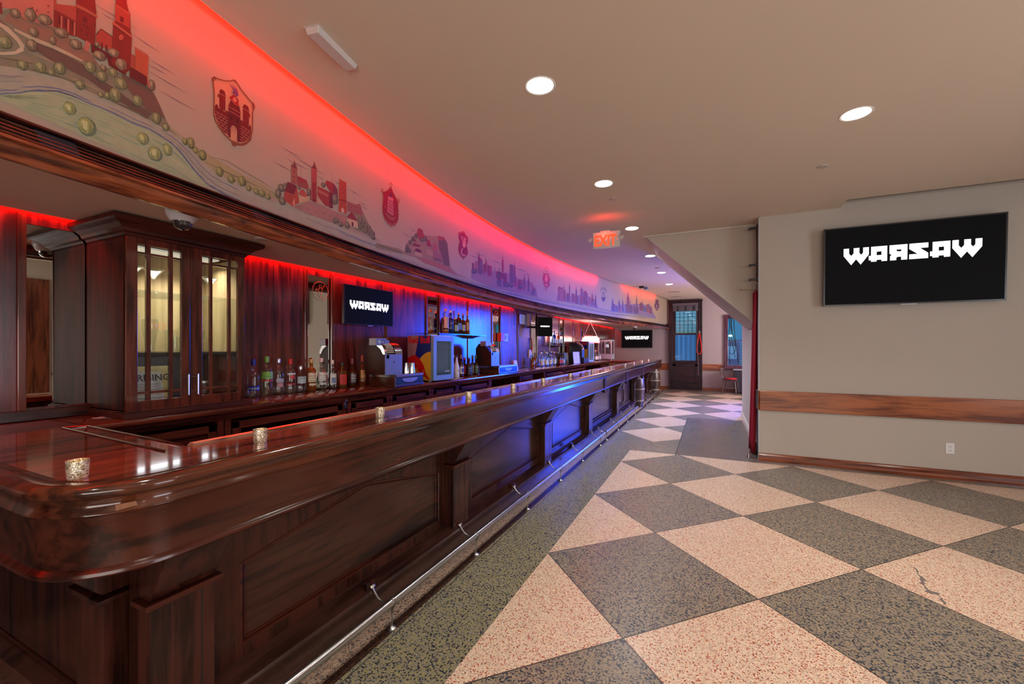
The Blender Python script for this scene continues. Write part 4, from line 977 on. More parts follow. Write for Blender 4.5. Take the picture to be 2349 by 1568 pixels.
m = MB(); m.lathe([(.050, 0), (.062, .11), (.065, .112), (.065, .118), (.059, .118), (.048, .004), (0, .004)], n=30, cap=False); m.build('pail', STEEL, t, smooth=40)
t = thing('metal_box', 'small square steel caddy beside the ice bucket in the cabinet', 'caddy', (-2.93, 1.49 + .03, ZT + .046)) if False else None

# ================================================================ bottles
def ringpts(r, z, n, p):
    out = []
    for k in range(n):
        a = 2 * PI * (k + .5) / n; ca, sa = math.cos(a), math.sin(a)
        q = r if p <= 2 else r * .92 / (abs(ca) ** p + abs(sa) ** p) ** (1 / p) if p > 2 else r
        out.append((q * ca, q * sa, z))
    return out
def loft(m, rings, n=28):
    b = []
    vs = []
    for r, z, p in rings: vs += ringpts(max(r, 1e-4), z, n, p)
    fs = [(i * n + k, i * n + (k + 1) % n, (i + 1) * n + (k + 1) % n, (i + 1) * n + k) for i in range(len(rings) - 1) for k in range(n)]
    fs += [tuple(reversed(range(n))), tuple((len(rings) - 1) * n + k for k in range(n))]
    m.add(vs, fs)
GL = {'clear': glass('bottle_clear', (.93, .96, .97), .01, .008), 'pale': glass('bottle_pale', (.93, .93, .82), .01, .012), 'amber': glass('bottle_amber', (.62, .26, .06), .02, .12),
      'brown': glass('bottle_brown', (.22, .055, .015), .02, .2), 'green': glass('bottle_green', (.05, .14, .06), .02, .3), 'blue': glass('bottle_blue', (.02, .05, .28), .02, .35), 'white': plain('bottle_white', (.75, .74, .74), .3),
      'dark': plain('bottle_dark', (.015, .012, .012), .12), 'tealglass': glass('bottle_aqua', (.62, .84, .92), .02, .1)}
LQ = {'amber': glass('liquor_amber', (.75, .34, .07), .05, .25), 'dark': glass('liquor_dark', (.30, .07, .02), .05, .35), 'clear': glass('liquor_clear', (.92, .94, .94), .05, .0), 'gold': glass('liquor_gold', (.85, .62, .25), .05, .12), 'pink': glass('liquor_rose', (.8, .35, .3), .05, .1)}
def col(name, c, r=.45): return plain('label_' + name, c, r, noise=.03)
LBLW = col('white', (.66, .64, .60)); LBLC = col('cream', (.60, .52, .38)); INK = col('ink', (.03, .03, .035)); INKW = col('white_ink', (.8, .8, .8)); INKR = col('red_ink', (.45, .02, .02)); INKB = col('blue_ink', (.03, .06, .30))
BCAT = 'bottle'
def bottle(label, loc, h, r, sh, nk, nr, glassk, cap, liq=None, labels=(), p=2, rz=-.30, group=None, caph=.028, shape='round', detail=True):
    """h height, r body radius, sh shoulder start, nk neck start, nr neck radius"""
    t = thing('liquor_bottle', label, BCAT, loc, rz, group)
    m = MB(); n = 28 if detail else 14
    R = [(r * .90, 0, p), (r, .006, p), (r, sh * .5, p), (r, sh, p)]
    st = 5 if detail else 3
    for k in range(1, st + 1):
        f = k / st
        if shape == 'round': rr = nr + (r - nr) * math.cos(f * PI / 2) ** .9 if f < 1 else nr; zz = sh + (nk - sh) * math.sin(f * PI / 2) ** 1.2
        elif shape == 'slope': rr = r + (nr - r) * f; zz = sh + (nk - sh) * f
        else: rr = nr + (r - nr) * (1 + math.cos(f * PI)) / 2; zz = sh + (nk - sh) * f
        R.append((rr, zz, p + (2 - p) * f))
    R += [(nr, h - caph, 2), (nr * 1.05, h - caph + .001, 2)]
    loft(m, R, n); g = m.build('glass_body', GL[glassk], t, smooth=40)
    m = MB(); m.lathe([(nr * 1.18, 0), (nr * 1.22, .003), (nr * 1.22, caph - .003), (nr * 1.12, caph + .001), (0, caph + .001)], (0, 0, h - caph), 20 if detail else 10, cap=True); m.build('cap', cap, t, smooth=40)
    if liq:
        lk, lv = liq; m = MB(); loft(m, [(r * .86, .006, p), (r * .93, .012, p), (r * .93, min(lv, sh), p)] + ([(r * .80, min(lv, sh) + (lv - sh), p)] if lv > sh else []), n); m.build('liquor', LQ[lk], t, smooth=40)
    for li, (z0, z1, ha, mat, texts) in enumerate(labels):
        m = MB(); e = .0009; k = 14; vs = []; 
        for z in (z0, z1):
            for i in range(k + 1):
                a = -ha + 2 * ha * i / k
                if p > 2: q = (r + e) * .92 / (abs(math.cos(a)) ** p + abs(math.sin(a)) ** p) ** (1 / p)
                else: q = r + e
                vs.append((q * math.cos(a), q * math.sin(a), z))
        m.add(vs, [(i, i + 1, k + 2 + i, k + 1 + i) for i in range(k)]); lb = m.build('label', mat, t, smooth=60)
        for (s, sz, z, cm) in texts:
            m = MB(); wrap_text(m, text_mesh(s, sz), (r + .0018) if p <= 2 else (r + .0016) * .93, z, 0, sq=(p > 2)); m.build('print', cm, lb, fix=False)
    return t
def emblem(t, r, z, rad, mat, a0=0.0, ring=None):
    m = MB(); n = 20; vs = [((r + .0019) * math.cos(a0), (r + .0019) * math.sin(a0), z)]
    for k in range(n):
        a = a0 + rad * math.cos(2 * PI * k / n) / r; vs.append(((r + .0019) * math.cos(a), (r + .0019) * math.sin(a), z + rad * math.sin(2 * PI * k / n)))
    m.add(vs, [(0, 1 + k, 1 + (k + 1) % n) for k in range(n)]); return m.build('emblem', mat, t, fix=False)
G1 = 'liquor bottles beside the glass cabinet'
z = ZT + .0008
BL = col('royal_blue', (.01, .02, .22)); GR = col('lime', (.20, .42, .06)); REDC = col('red', (.50, .02, .015)); GOLDC = col('gold', (.45, .30, .10), .3)
def bp_(px, py):
    q = at(px, py, z=ZT); q = at(px, py, X=-3.165) if q.x < -3.165 else q
    return (q.x, q.y, z)
bottle('clear frosted vodka bottle with royal blue cap, first beside the glass cabinet', bp_(581, 912), .290, .041, .150, .205, .0135, 'clear', BL, ('clear', .075), [(.055, .092, 1.0, BL, [('FINLANDIA', .017, .066, INKW)])], group=G1, caph=.045)
t = bottle('clear bottle with bright green cap and green grass picture, second from the cabinet', bp_(612, 908), .308, .041, .205, .228, .0145, 'pale', GR, ('clear', .15), [(.135, .190, 1.5, GR, [('Zubrowka', .013, .150, col('dkgreen', (.05, .12, .03)))]), (.118, .128, 1.3, REDC, [])], group=G1, caph=.045, p=2)
t = bottle('clear round-shouldered vodka bottle with silver cap, third from the cabinet', bp_(639, 904), .288, .042, .150, .225, .0135, 'clear', plain('cap_silver', (.6, .6, .65), .25, .8), ('clear', .06), [(.100, .128, .7, col('silver_label', (.42, .42, .48)), [('AMSTERDAM', .009, .110, INKB)]), (.062, .096, .55, col('rose_label', (.45, .22, .24)), [])], group=G1, caph=.035); emblem(t, .0415, .142, .007, INKB)
t = bottle('clear raspberry vodka bottle with red cap and splashed red label', bp_(666, 902), .283, .040, .165, .215, .0135, 'clear', REDC, ('clear', .06), [(.155, .170, .9, plain('label_clear_strip', (.5, .45, .47), .3), [('SMIRNOFF', .013, .158, INKW)]), (.075, .084, .9, REDC, [])], group=G1, caph=.045)
for a_, b_ in ((0, .135), (.3, .142), (-.28, .138), (.15, .125), (-.15, .128), (.1, .150), (.42, .130)): emblem(t, .040, b_, .007, REDC, a_)
t = bottle('short clear gin bottle with silver cap and pale blue label', bp_(689.5, 899.5), .222, .043, .115, .165, .0135, 'clear', MATS['cap_silver'], ('clear', .05), [(.078, .135, .9, col('pale_blue', (.38, .45, .50)), [('GORDONS', .012, .115, INKB)])], group=G1, caph=.032)
bott_w = dict(group=G1, caph=.034)
t = bottle('amber rum bottle with gold cap and cream label', bp_(714, 897), .278, .0405, .160, .205, .0140, 'amber', GOLDC, ('amber', .16), [(.082, .160, 1.0, LBLC, [('BACARDI', .016, .128, INKR), ('SUPERIOR', .009, .112, INK), ('Bacardi', .014, .090, INK)]), (.052, .070, .8, LBLC, [])], **bott_w); emblem(t, .0405, .165, .011, REDC, .15)
t = bottle('white rum bottle with pale silver cap and white label beside the amber rum', bp_(737, 894), .284, .0405, .160, .205, .0140, 'pale', col('pearl', (.62, .52, .52)), ('clear', .16), [(.082, .160, 1.0, LBLW, [('BACARDI', .016, .128, INKR), ('SUPERIOR', .009, .112, INK), ('Bacardi', .014, .090, INK)]), (.048, .068, .8, col('white2', (.5, .52, .56)), [])], **bott_w); emblem(t, .0405, .165, .011, REDC, .15)
bottle('clear spiced rum bottle with blue and white neck and pirate-blue picture label', bp_(762, 891), .262, .037, .145, .190, .0130, 'clear', LBLW, ('clear', .05), [(.045, .140, .9, LBLW, [('Captain', .014, .126, INKR)]), (.052, .105, .55, col('mid_blue', (.08, .14, .32)), [])], group=G1, caph=.036)
t = bottle('square bottle of cinnamon whisky with bright red label', bp_(784.5, 888.5), .238, .040, .150, .165, .0155, 'amber', col('blackcap', (.02, .02, .02)), ('dark', .10), [(.03, .125, .95, REDC, [('TENNESSEE', .011, .095, col('darkred', (.16, .01, .01))), ('FIRE', .018, .070, col('darkred', (.16, .01, .01)))])], group=G1, p=5)
t = bottle('dark bourbon bottle with black and white label and long neck', bp_(808, 885.5), .270, .037, .130, .165, .0125, 'brown', col('redcap', (.16, .03, .05)), ('dark', .12), [(.04, .125, .85, col('charcoal', (.10, .10, .12)), [('Dark', .024, .098, INKW), ('BREW', .018, .075, INKW), ('MAKERS', .010, .055, INKW)])], group=G1, caph=.05)
bottle('honey-coloured whisky bottle with peach label and red-brown capsule', bp_(831, 881), .298, .034, .140, .205, .0115, 'amber', col('capsule', (.38, .10, .05)), ('amber', .13), [(.075, .155, .95, col('peach', (.62, .36, .14)), [('Glen', .014, .138, INK)]), (.040, .072, .95, col('tan', (.32, .20, .09)), [])], group=G1, caph=.06)
# a second matching bottle stands against the wall behind the register
0 and bottle('whisky bottle with peach label partly hidden behind the nearer cash register', (-3.184, 3.42, z), .298, .034, .140, .205, .0115, 'amber', col('capsule', (.38, .10, .05)), ('amber', .11), [(.06, .13, .95, col('peach', (.62, .36, .14)), [])], caph=.06)
# bottles between the drinks fridge and the blue-lit register
G2 = 'bottles between the drinks fridge and the second cash register'
def bx(px, X=-2.97): q = at(px, 850, X=X); return (X, q.y, z)
bottle('cream-labelled rum bottle half hidden by the nearer drinks fridge', bx(1040, -3.05), .28, .038, .16, .2, .014, 'amber', GOLDC, ('amber', .1), [(.08, .16, 1.0, LBLC, []), (.04, .07, 1, col('maroon', (.12, .02, .02)), [])], group=G2)
t = bottle('white coconut rum bottle with black cap right of the drinks fridge', bx(1047.5, -2.92), .285, .036, .10, .235, .012, 'white', col('blackcap', (.02, .02, .02)), None, [], group=G2, shape='s'); emblem(t, .036, .085, .014, col('yellow', (.6, .45, .05)), .1)
bottle('whisky bottle with white and blue label and copper cap, right of the white rum', bx(1057.5, -2.95), .285, .035, .145, .19, .012, 'brown', col('copper', (.35, .12, .05)), ('dark', .1), [(.04, .13, 1.0, LBLW, []), (.06, .11, .5, INKB, [])], group=G2, caph=.05)
bottle('square bottle with bright red label right of the white rum', bx(1065.5, -2.98), .245, .036, .15, .165, .014, 'brown', REDC, ('dark', .1), [(.03, .135, .95, REDC, [])], group=G2, p=5)
bottle('square whisky bottle with black label beside the red-labelled one', bx(1075.5, -2.90), .24, .036, .15, .165, .014, 'brown', col('blackcap', (.02, .02, .02)), ('dark', .1), [(.03, .135, .95, col('blacklabel', (.03, .04, .06)), [('Jack', .02, .10, INKW), ('No 7', .014, .07, INKW)])], group=G2, p=5)
bottle('dark bottle with maroon and grey label next to the green-labelled one', bx(1084, -2.99), .27, .035, .14, .17, .012, 'brown', col('maroon', (.12, .02, .02)), ('dark', .1), [(.03, .13, .95, col('greylabel', (.15, .13, .12)), [('Dark', .018, .10, INKW)])], group=G2, caph=.05)
bottle('dark bottle with green label nearest the blue-lit register', bx(1091.5, -2.95), .272, .036, .14, .17, .012, 'brown', col('darkgreen', (.03, .12, .05)), ('dark', .1), [(.03, .13, .95, col('greenlabel', (.05, .12, .06)), [('Rye', .018, .10, INKW)])], group=G2, caph=.05)
# whisky shelf and its bottles
def wall_shelf(label, y0, y1, zz, xd=.20, holder=True):
    t = thing('wall_shelf', label, 'shelf', (XW + .1, (y0 + y1) / 2, zz - .012)); o = t.location
    m = MB(o); m.box(XW + .014, XW + xd, y0, y1, zz - .012, zz); m.build('board', plain('shelf_dark', (.02, .03, .06), .15, coat=.6), t, bevel=.002)
    m = MB(o); m.prism([(XW + .014, zz - .012), (XW + .16, zz - .012), (XW + .014, zz - .05)], 'y', y1 - .32, y1 - .10); m.build('bracket', W_Y, t)
wall_shelf('dark wall shelf holding six whisky bottles above the nearer drinks fridge', 4.30, 5.52, 1.622)
G3 = 'whisky bottles on the wall shelf'; zs = 1.6228
def sx(px): return (-3.11, at(px, 762, X=-3.11).y, zs)
bottle('clear bottle with pink-white label, leftmost on the whisky shelf', sx(1022), .315, .042, .19, .225, .014, 'pale', GOLDC, ('amber', .05), [(.07, .215, 1.1, col('pinklabel', (.60, .42, .42)), [('12', .03, .17, REDC)])], group=G3, caph=.03)
bottle('dark blue vodka bottle with pale cap, second on the whisky shelf', sx(1034), .305, .036, .17, .21, .014, 'blue', LBLW, None, [(.09, .17, 1.0, BL, [('SKYY', .022, .13, INKW)])], group=G3)
bottle('short green bottle with cream cap and pale label on the whisky shelf', sx(1045), .225, .038, .12, .155, .012, 'green', LBLC, None, [(.04, .12, 1.0, col('sage', (.42, .46, .40)), [])], group=G3)
bottle('amber whisky bottle with slanted blue label on the whisky shelf', sx(1052), .290, .036, .19, .225, .013, 'brown', GOLDC, ('amber', .18), [(.06, .15, .9, col('steelblue', (.18, .28, .50)), [])], group=G3, p=4)
bottle('brown whisky bottle with cream band, fifth on the whisky shelf', sx(1062), .285, .035, .15, .2, .012, 'brown', col('copper', (.35, .12, .05)), ('dark', .14), [(.05, .13, 1.0, LBLC, [('Malt', .02, .08, INK)])], group=G3)
bottle('tall amber whisky bottle with orange label, rightmost on the whisky shelf', sx(1072), .330, .034, .17, .22, .0115, 'amber', col('orange', (.45, .16, .03)), ('amber', .17), [(.06, .17, 1.0, col('peach', (.62, .36, .14)), [])], group=G3, caph=.07)
# far bottle groups: simple builds, individually placed
GLK = ['clear', 'tealglass', 'clear', 'pale', 'clear', 'green', 'clear', 'amber']
CAPK = [MATS['cap_silver'], BL, LBLW, col('orange', (.45, .16, .03)), col('blackcap', (.02, .02, .02)), GR, REDC, GOLDC]
def farb(px, X, h, r, gk, cap, lab, label, group, zz=z):
    q = at(px, 830, X=X); return bottle(label, (X, q.y, zz), h, r, h * .55, h * .75, r * .34, gk, cap, None, [(h * .15, h * .45, 1.1, lab, [])] if lab else [], group=group, detail=False)
FG = 'bottles crowded on the far part of the counter'
PALEL = [LBLW, col('pale_blue', (.38, .45, .50)), None, LBLC, col('silver_label', (.42, .42, .48)), col('peach', (.62, .36, .14))]
rowf = [(1222, .22, 'amber', 4), (1227, .26, 'amber', 4), (1238.5, .28, 'clear', 3), (1242, .29, 'clear', 0), (1245, .30, 'tealglass', 1), (1248.5, .31, 'clear', 5), (1252, .29, 'clear', 2), (1255.5, .28, 'tealglass', 0), (1258.5, .27, 'green', 4), (1261.5, .29, 'clear', 1), (1264.5, .30, 'clear', 2), (1268, .30, 'pale', 7), (1271, .29, 'clear', 2), (1275, .29, 'clear', 3), (1279.5, .27, 'green', 2)]
desc = ['squat amber bottle left of the crowd of far bottles', 'taller amber bottle left of the crowd of far bottles', 'clear bottle with orange cap and peach label at the left of the far crowd', 'clear bottle with silver cap second in the far crowd',
        'aqua bottle with blue cap in the far crowd of bottles', 'clear bottle with green cap, tallest at the left of the far crowd', 'clear bottle with white cap in the middle of the far crowd', 'aqua bottle with silver cap in the far crowd', 'dark green bottle with black cap in the far crowd',
        'clear bottle with blue cap in the middle of the far crowd', 'tall clear bottle with white cap under the second wall shelf', 'pale bottle with gold cap under the second wall shelf', 'clear bottle with white cap right of the gold-capped one', 'clear bottle with orange cap near the red bottles', 'dark green bottle with white cap beside the red bottles']
for i, ((px, h, gk, ci), ds) in enumerate(zip(rowf, desc)): farb(px, -2.95 - .14 * (i % 3) * .8, h, .037, gk, CAPK[ci], PALEL[i % 6] if i > 1 else None, ds, FG)
for px, lab, ds in ((1283.5, REDC, 'red-labelled bottle at the right of the far crowd'), (1288, REDC, 'second red-labelled bottle at the right of the far crowd'), (1292, col('pale_blue', (.38, .45, .50)), 'green bottle with pale blue label, last of the far crowd')):
    farb(px, -2.98, .26, .038, 'brown' if lab == REDC else 'green', col('blackcap', (.02, .02, .02)), lab, ds, FG)
ya = at(1258, 790, X=-3.1).y; yb2 = at(1293, 790, X=-3.05).y
wall_shelf('small dark wall shelf with bottles right of the angled screen', ya, yb2, 1.495, .22)
for px, h, gk, ci, ds in ((1267, .30, 'tealglass', 1, 'blue-capped aqua bottle, leftmost on the second wall shelf'), (1271.5, .31, 'blue', 4, 'dark blue bottle on the second wall shelf'), (1276, .27, 'pale', 2, 'pale bottle with white cap on the second wall shelf'), (1281, .29, 'amber', 3, 'orange-capped amber bottle on the second wall shelf'), (1286, .33, 'clear', 6, 'red-capped clear bottle, rightmost on the second wall shelf')):
    farb(px, -3.10, h, .038, gk, CAPK[ci], PALEL[int(px) % 2], ds, 'bottles on the second wall shelf', 1.4958)
for px, gk, ci, ds in ((1366, 'clear', 2, 'clear bottle with white cap, leftmost of the three right of the far drinks fridge'), (1370, 'brown', 6, 'brown bottle with red cap, middle of the three right of the far drinks fridge'), (1375, 'tealglass', 1, 'aqua bottle with blue cap, rightmost of the three right of the far drinks fridge')):
    farb(px, -2.95, .30, .042, gk, CAPK[ci], LBLW, ds, 'three bottles beyond the farther drinks fridge')

# ================================================================ drinks fridges
def fridge(label, x1, y0, y1, zt, xdepth):
    t = thing('drinks_fridge', label, 'fridge', ((x1 - xdepth / 2), (y0 + y1) / 2, ZT + .0008)); O = t.location
    x0 = x1 - xdepth; zb = ZT + .015
    m = MB(O); g = .018
    m.box(x0, x1 - .035, y0, y0 + g, zb, zt); m.box(x0, x1 - .035, y1 - g, y1, zb, zt); m.box(x0, x0 + g, y0, y1, zb, zt); m.box(x0, x1 - .035, y0, y1, zt - g, zt); m.box(x0, x1 - .035, y0, y1, zb, zb + .03)
    for yy_ in (y0 + .03, y1 - .03):
        m.box(x1 - .09, x1 - .06, yy_ - .015, yy_ + .015, ZT + .0008, zb); m.box(x0 + .03, x0 + .06, yy_ - .015, yy_ + .015, ZT + .0008, zb)
    m.build('body', plain('fridge_silver', (.42, .43, .46), .35, .2), t, bevel=.003)
    Wd = (x1 - .037) - (x0 + .002); Hh = zt - zb - .004; ys_ = y0 - .0008
    def P2(u, v): return (x0 + .002 + u * Wd, ys_, zb + .002 + v * Hh)
    def panel(pts, mat, nm, dy=0.0):
        m = MB(O); q = [P2(*p) for p in pts]; m.add([(a, b - dy, c_) for a, b, c_ in q], poly2d([(p[0], p[2]) for p in q])[1]); return m.build(nm, mat, art, fix=False)
    m = MB(O); m.add([P2(0, 0), P2(1, 0), P2(1, 1), P2(0, 1)], [(0, 1, 2, 3)]); art = m.build('side_artwork', plain('fridge_mauve', (.34, .16, .19), .35), t, fix=False)
    panel([(0, 0), (.20, .52 * 0), (.32, .5), (.50, 1), (0, 1)], MATS['fridge_mauve'], 'field', .0004) if False else None
    panel([(.50, 1), (1, 1), (1, 0), (.14, 0)], plain('fridge_navy', (.004, .008, .16), .3), 'navy_field', .0006)
    sun = [(1, 0), (1, .63)] + [(1 - .62 * math.sin(a), .63 * math.cos(a) + .0) for a in [PI / 2 * k / 16 for k in range(0, 17)]][1:]
    sun = [(1.0, .0)] + [(1 - .70 * math.sin(PI / 2 * k / 16), .64 * math.cos(PI / 2 * k / 16)) for k in range(17)]
    panel(sun, plain('fridge_yellow', (.62, .34, .03), .35), 'sun', .0012)
    bull = [(.0, .50), (.06, .49), (.12, .515), (.22, .545), (.34, .545), (.44, .52), (.54, .46), (.62, .40), (.70, .33), (.74, .25), (.78, .16), (.84, .10), (.92, .06), (.97, .015), (.88, .02), (.80, .055), (.74, .085), (.66, .055), (.55, .04), (.50, .05), (.53, .09), (.49, .13), (.52, .19), (.46, .20), (.42, .24), (.44, .30), (.36, .22), (.25, .20), (.12, .20), (.0, .24)]
    panel([(a, b * 1.02 + .0) for a, b in bull], plain('fridge_red', (.55, .006, .006), .35), 'bull', .0020)
    panel([(.41, .43), (.44, .38), (.435, .33), (.42, .37)], MATS['fridge_yellow'], 'bull_line', .0026); panel([(.66, .22), (.69, .24), (.74, .15), (.69, .20)], MATS['fridge_yellow'], 'bull_line', .0026); panel([(.66, .09), (.70, .11), (.69, .085)], MATS['fridge_yellow'], 'bull_eye', .0026)
    m = MB(O); put2d(m, text_mesh('Red', .105, bold=.0035, xs=.82), P2(.25, .835), (1, 0, 0), (0, 0, 1)); 
    m.v = [Vector((a.x, a.y - .0016, a.z)) for a in m.v]; m.build('lettering', MATS['fridge_red'], art, fix=False)
    m = MB(O); put2d(m, text_mesh('Bull', .105, bold=.0035, xs=.84), P2(.755, .835), (1, 0, 0), (0, 0, 1)); m.v = [Vector((a.x, a.y - .0016, a.z)) for a in m.v]; m.build('lettering', MATS['fridge_red'], art, fix=False)
    # door
    fr = .055; m = MB(O); a, b = x1 - .033, x1
    m.box(a, b, y0, y0 + fr, zb, zt - .01); m.box(a, b, y1 - fr, y1, zb, zt - .01); m.box(a, b, y0 + fr, y1 - fr, zb, zb + fr); m.box(a, b, y0 + fr, y1 - fr, zt - .01 - fr, zt - .01)
    d = m.build('door', plain('fridge_door_frame', (.17, .28, .40), .35), t, bevel=.004)
    m = MB(O); m.box(a + .01, a + .014, y0 + fr, y1 - fr, zb + fr, zt - .01 - fr); m.build('glass_pane', glass('fridge_glass', (.62, .80, .90), .02, .05), d)
    m = MB(O); put2d(m, text_mesh('Red Bull', .028), (b + .0 - .017, y1 - fr - .055, zb + fr + .03), (0, 1, 0), (0, 0, 1)); m.build('glass_print', INKW, d, fix=False)
    m = MB(O); m.box(x0 + g, x0 + g + .004, y0 + g, y1 - g, zb + .03, zt - g); m.build('inner_lining', plain('fridge_inner', (.10, .24, .36), .4), t)
    for k in range(3):
        m = MB(O); zz = zb + .13 + .11 * k
        for q in range(8): m.tube([(x0 + g, y0 + g + (y1 - y0 - 2 * g) * (q + .5) / 8, zz), (x1 - .045, y0 + g + (y1 - y0 - 2 * g) * (q + .5) / 8, zz)], .0015, 4)
        m.tube([(x1 - .05, y0 + g, zz), (x1 - .05, y1 - g, zz)], .003, 5); m.build('wire_shelf', CHROME, t)
    return t
ys0 = at(995, 820, X=-2.745).y
fridge('small drinks fridge with navy, yellow and red bull artwork right of the nearer register', -2.745, ys0, ys0 + .40, 1.575, .36)
yf2 = at(1351, 820, X=-2.745).y
fridge('farther drinks fridge with bull artwork below the glowing hanging lamp', -2.745, yf2, yf2 + .50, 1.60, .38)

# ================================================================ old cash registers
def register(label, x1, y0, yb0, yb1, blue=False):
    """x1 front face of drawer base, yb0..yb1 its width; body narrower on top"""
    t = thing('cash_register', label, 'cash register', (x1 - .25, (yb0 + yb1) / 2, ZT + .0008)); O = t.location; z0 = ZT + .0008
    SG = plain('register_grey', (.20, .22, .27), .35, .35, noise=.1, scale=30); SGD = plain('register_dark', (.06, .05, .06), .35)
    xb = x1 - .32
    m = MB(O); m.box(xb, x1 - .004, yb0, yb1, z0, z0 + .115); m.build('drawer_base', W_X, t, bevel=.004)
    m = MB(O); m.box(xb - .004, x1, yb0 - .004, yb1 + .004, z0 + .092, z0 + .118); m.box(x1 - .006, x1, yb0 - .004, yb0 + .014, z0, z0 + .118); m.box(x1 - .006, x1 + .004, yb0 - .004, yb1 + .01, z0, z0 + .022); m.build('metal_trim', STEEL, t, bevel=.002)
    m = MB(O); m.box(x1 - .004, x1 + .003, yb0 + .02, yb1 - .006, z0 + .026, z0 + .088); dr = m.build('drawer_front', plain('drawer_blue_metal', (.04, .09, .17), .25, .6), t, bevel=.002)
    m = MB(O); n = 24; ym = (yb0 + yb1) / 2; m.add([(x1 + .0036, ym + .12 * math.cos(PI * k / n), z0 + .078 - .042 * math.sin(PI * k / n)) for k in range(n + 1)], [tuple(range(n + 1))]); m.build('engraved_plate', plain('engraved_metal', (.35, .33, .36), .35, .6, noise=.5, scale=120), dr, fix=False)
    # body
    y1 = y0 + .245; zb_ = z0 + .118; xf = x1 - .075; xr = xf - .25
    prof = [(xr, zb_), (xf, zb_), (xf, zb_ + .195), (xf - .005, zb_ + .235), (xf - .03, zb_ + .275), (xf - .075, zb_ + .305), (xf - .12, zb_ + .315), (xr + .05, zb_ + .315), (xr, zb_ + .25)]
    m = MB(O); m.prism(prof[:3] + [(xf - .02, zb_ + .195), (xf - .05, zb_ + .25), (xf - .10, zb_ + .285), (xf - .14, zb_ + .30)] + prof[7:], 'y', y0, y1); m.build('body', plain('register_brown', (.035, .012, .009), .4, coat=.0, spec=.25), t, bevel=.003)
    m = MB(O); m.box(xf, xf + .003, y0, y1, zb_, zb_ + .195); m.build('front_plate', SG, t)
    ch = plain('register_chrome', (.55, .55, .58), .15, 1.0)
    for (ya_, yb_) in ((y0 - .004, y0 + .03), (y1 - .10, y1 + .004)):
        m = MB(O); m.prism([(xf + .004, zb_ + .195)] + prof[3:7] + [(xf - .14, zb_ + .29), (xf - .10, zb_ + .28), (xf - .05, zb_ + .245), (xf - .02, zb_ + .195)], 'y', ya_, yb_); m.build('cheek', ch, t, smooth=30)
    m = MB(O); m.box(xf - .004, xf + .004, y0 + .03, y1 - .055, zb_ + .012, zb_ + .150); dd = m.build('front_door', SG, t, bevel=.002)
    m = MB(O); m.obox((xf + .005, y0 + .125, zb_ + .118), (0, 1, 1), (0, -1, 1), (1, 0, 0), .008, .008, .001); m.build('badge', plain('badge_bronze', (.15, .08, .04), .4, .6), dd)
    m = MB(O); m.box(xf, xf + .003, y0 + .02, y0 + .055, zb_ + .155, zb_ + .19); m.build('tag_plate', plain('plate_light', (.5, .56, .62), .3), t)
    m = MB(O); m.lathe([(.010, 0), (.010, .006), (0, .006)], (0, 0, 0), 12); m.v = [Vector((xf + .002 + q.z, y1 - .04 + q.x, zb_ + .02 + q.y)) for q in m.v]; m.build('lock', plain('lock_brass', (.5, .45, .25), .3, .9), t)
    # keys on the curved face
    KEY = plain('register_key', (.75, .60, .45), .35); 
    m = MB(O)
    for r_ in range(9):
        a = r_ / 8 * 1.15 + .12
        for c_ in range(5):
            px_, pz = xf - .135 + .125 * math.sin(PI / 2 - a * .0 - (a)) * 1.0, zb_ + .20 + .11 * math.sin(a)
            px_ = xf - .13 + .122 * math.cos(a); m.ball((px_ + .006 * math.cos(a), y0 + .045 + c_ * .020, pz + .006 * math.sin(a)), .0066, 6)
    k_ = m.build('key_stem_row', KEY, t, smooth=60); k_['kind'] = 'stuff'
    # display hood
    m = MB(O); zt_ = zb_ + .315; xs_ = xf - .055; zt_ -= .02
    m.box(xs_ - .09, xs_ + .0, y0 - .055, y0 + .085, zt_ - .015, zt_ + .055); m.box(xs_ - .08, xs_ - .01, y0 + .085, y0 + .135, zt_ - .015, zt_ + .035); h_ = m.build('display_hood', SG, t, bevel=.003)
    m = MB(O); m.box(xs_, xs_ + .0016, y0 - .035, y0 + .06, zt_ + .004, zt_ + .036); m.build('display_window', SGD, h_)
    m = MB(O); m.box(xs_ + .0016, xs_ + .0022, y0 - .033, y0 + .005, zt_ + .006, zt_ + .034); m.build('display_flag', plain('flag_pale', (.45, .52, .48), .4), h_)
    m = MB(O); put2d(m, text_mesh('0000', .022, xs=.8), (xs_ + .0025, y0 + .032, zt_ + .012), (0, 1, 0), (0, 0, 1)); m.build('display_digits', INKW, h_, fix=False)
    return t
register('old grey mechanical cash register on its drawer right of the near bottles', -2.72, at(882, 830, X=-2.80).y + .0, 3.17, 3.60)
y2 = at(1145, 850, X=-2.72).y
register('blue-lit mechanical cash register beyond the nearer drinks fridge', -2.72, at(1126, 800, X=-2.80).y, y2, y2 + .62)
# two steel cocktail tins on the drawer
for x, lb in ((934, 'steel cocktail tin on the register drawer, left of two'), (948, 'steel cocktail tin on the register drawer, right of two')):
    q = at(x, 855, z=1.182); t = thing('cocktail_tin', lb, 'shaker', (q.x - .02, q.y, 1.1815), group='cocktail tins on the cash drawer')
    m = MB(); m.lathe([(.026, 0), (.030, .05), (.036, .10), (.036, .105), (.0345, .105), (.0285, .05), (.024, .003), (0, .003)] if False else [(.036, 0), (.036, .006), (.026, .105), (0, .105)], n=24, cap=False); m.build('cup', CHROME, t, smooth=40)
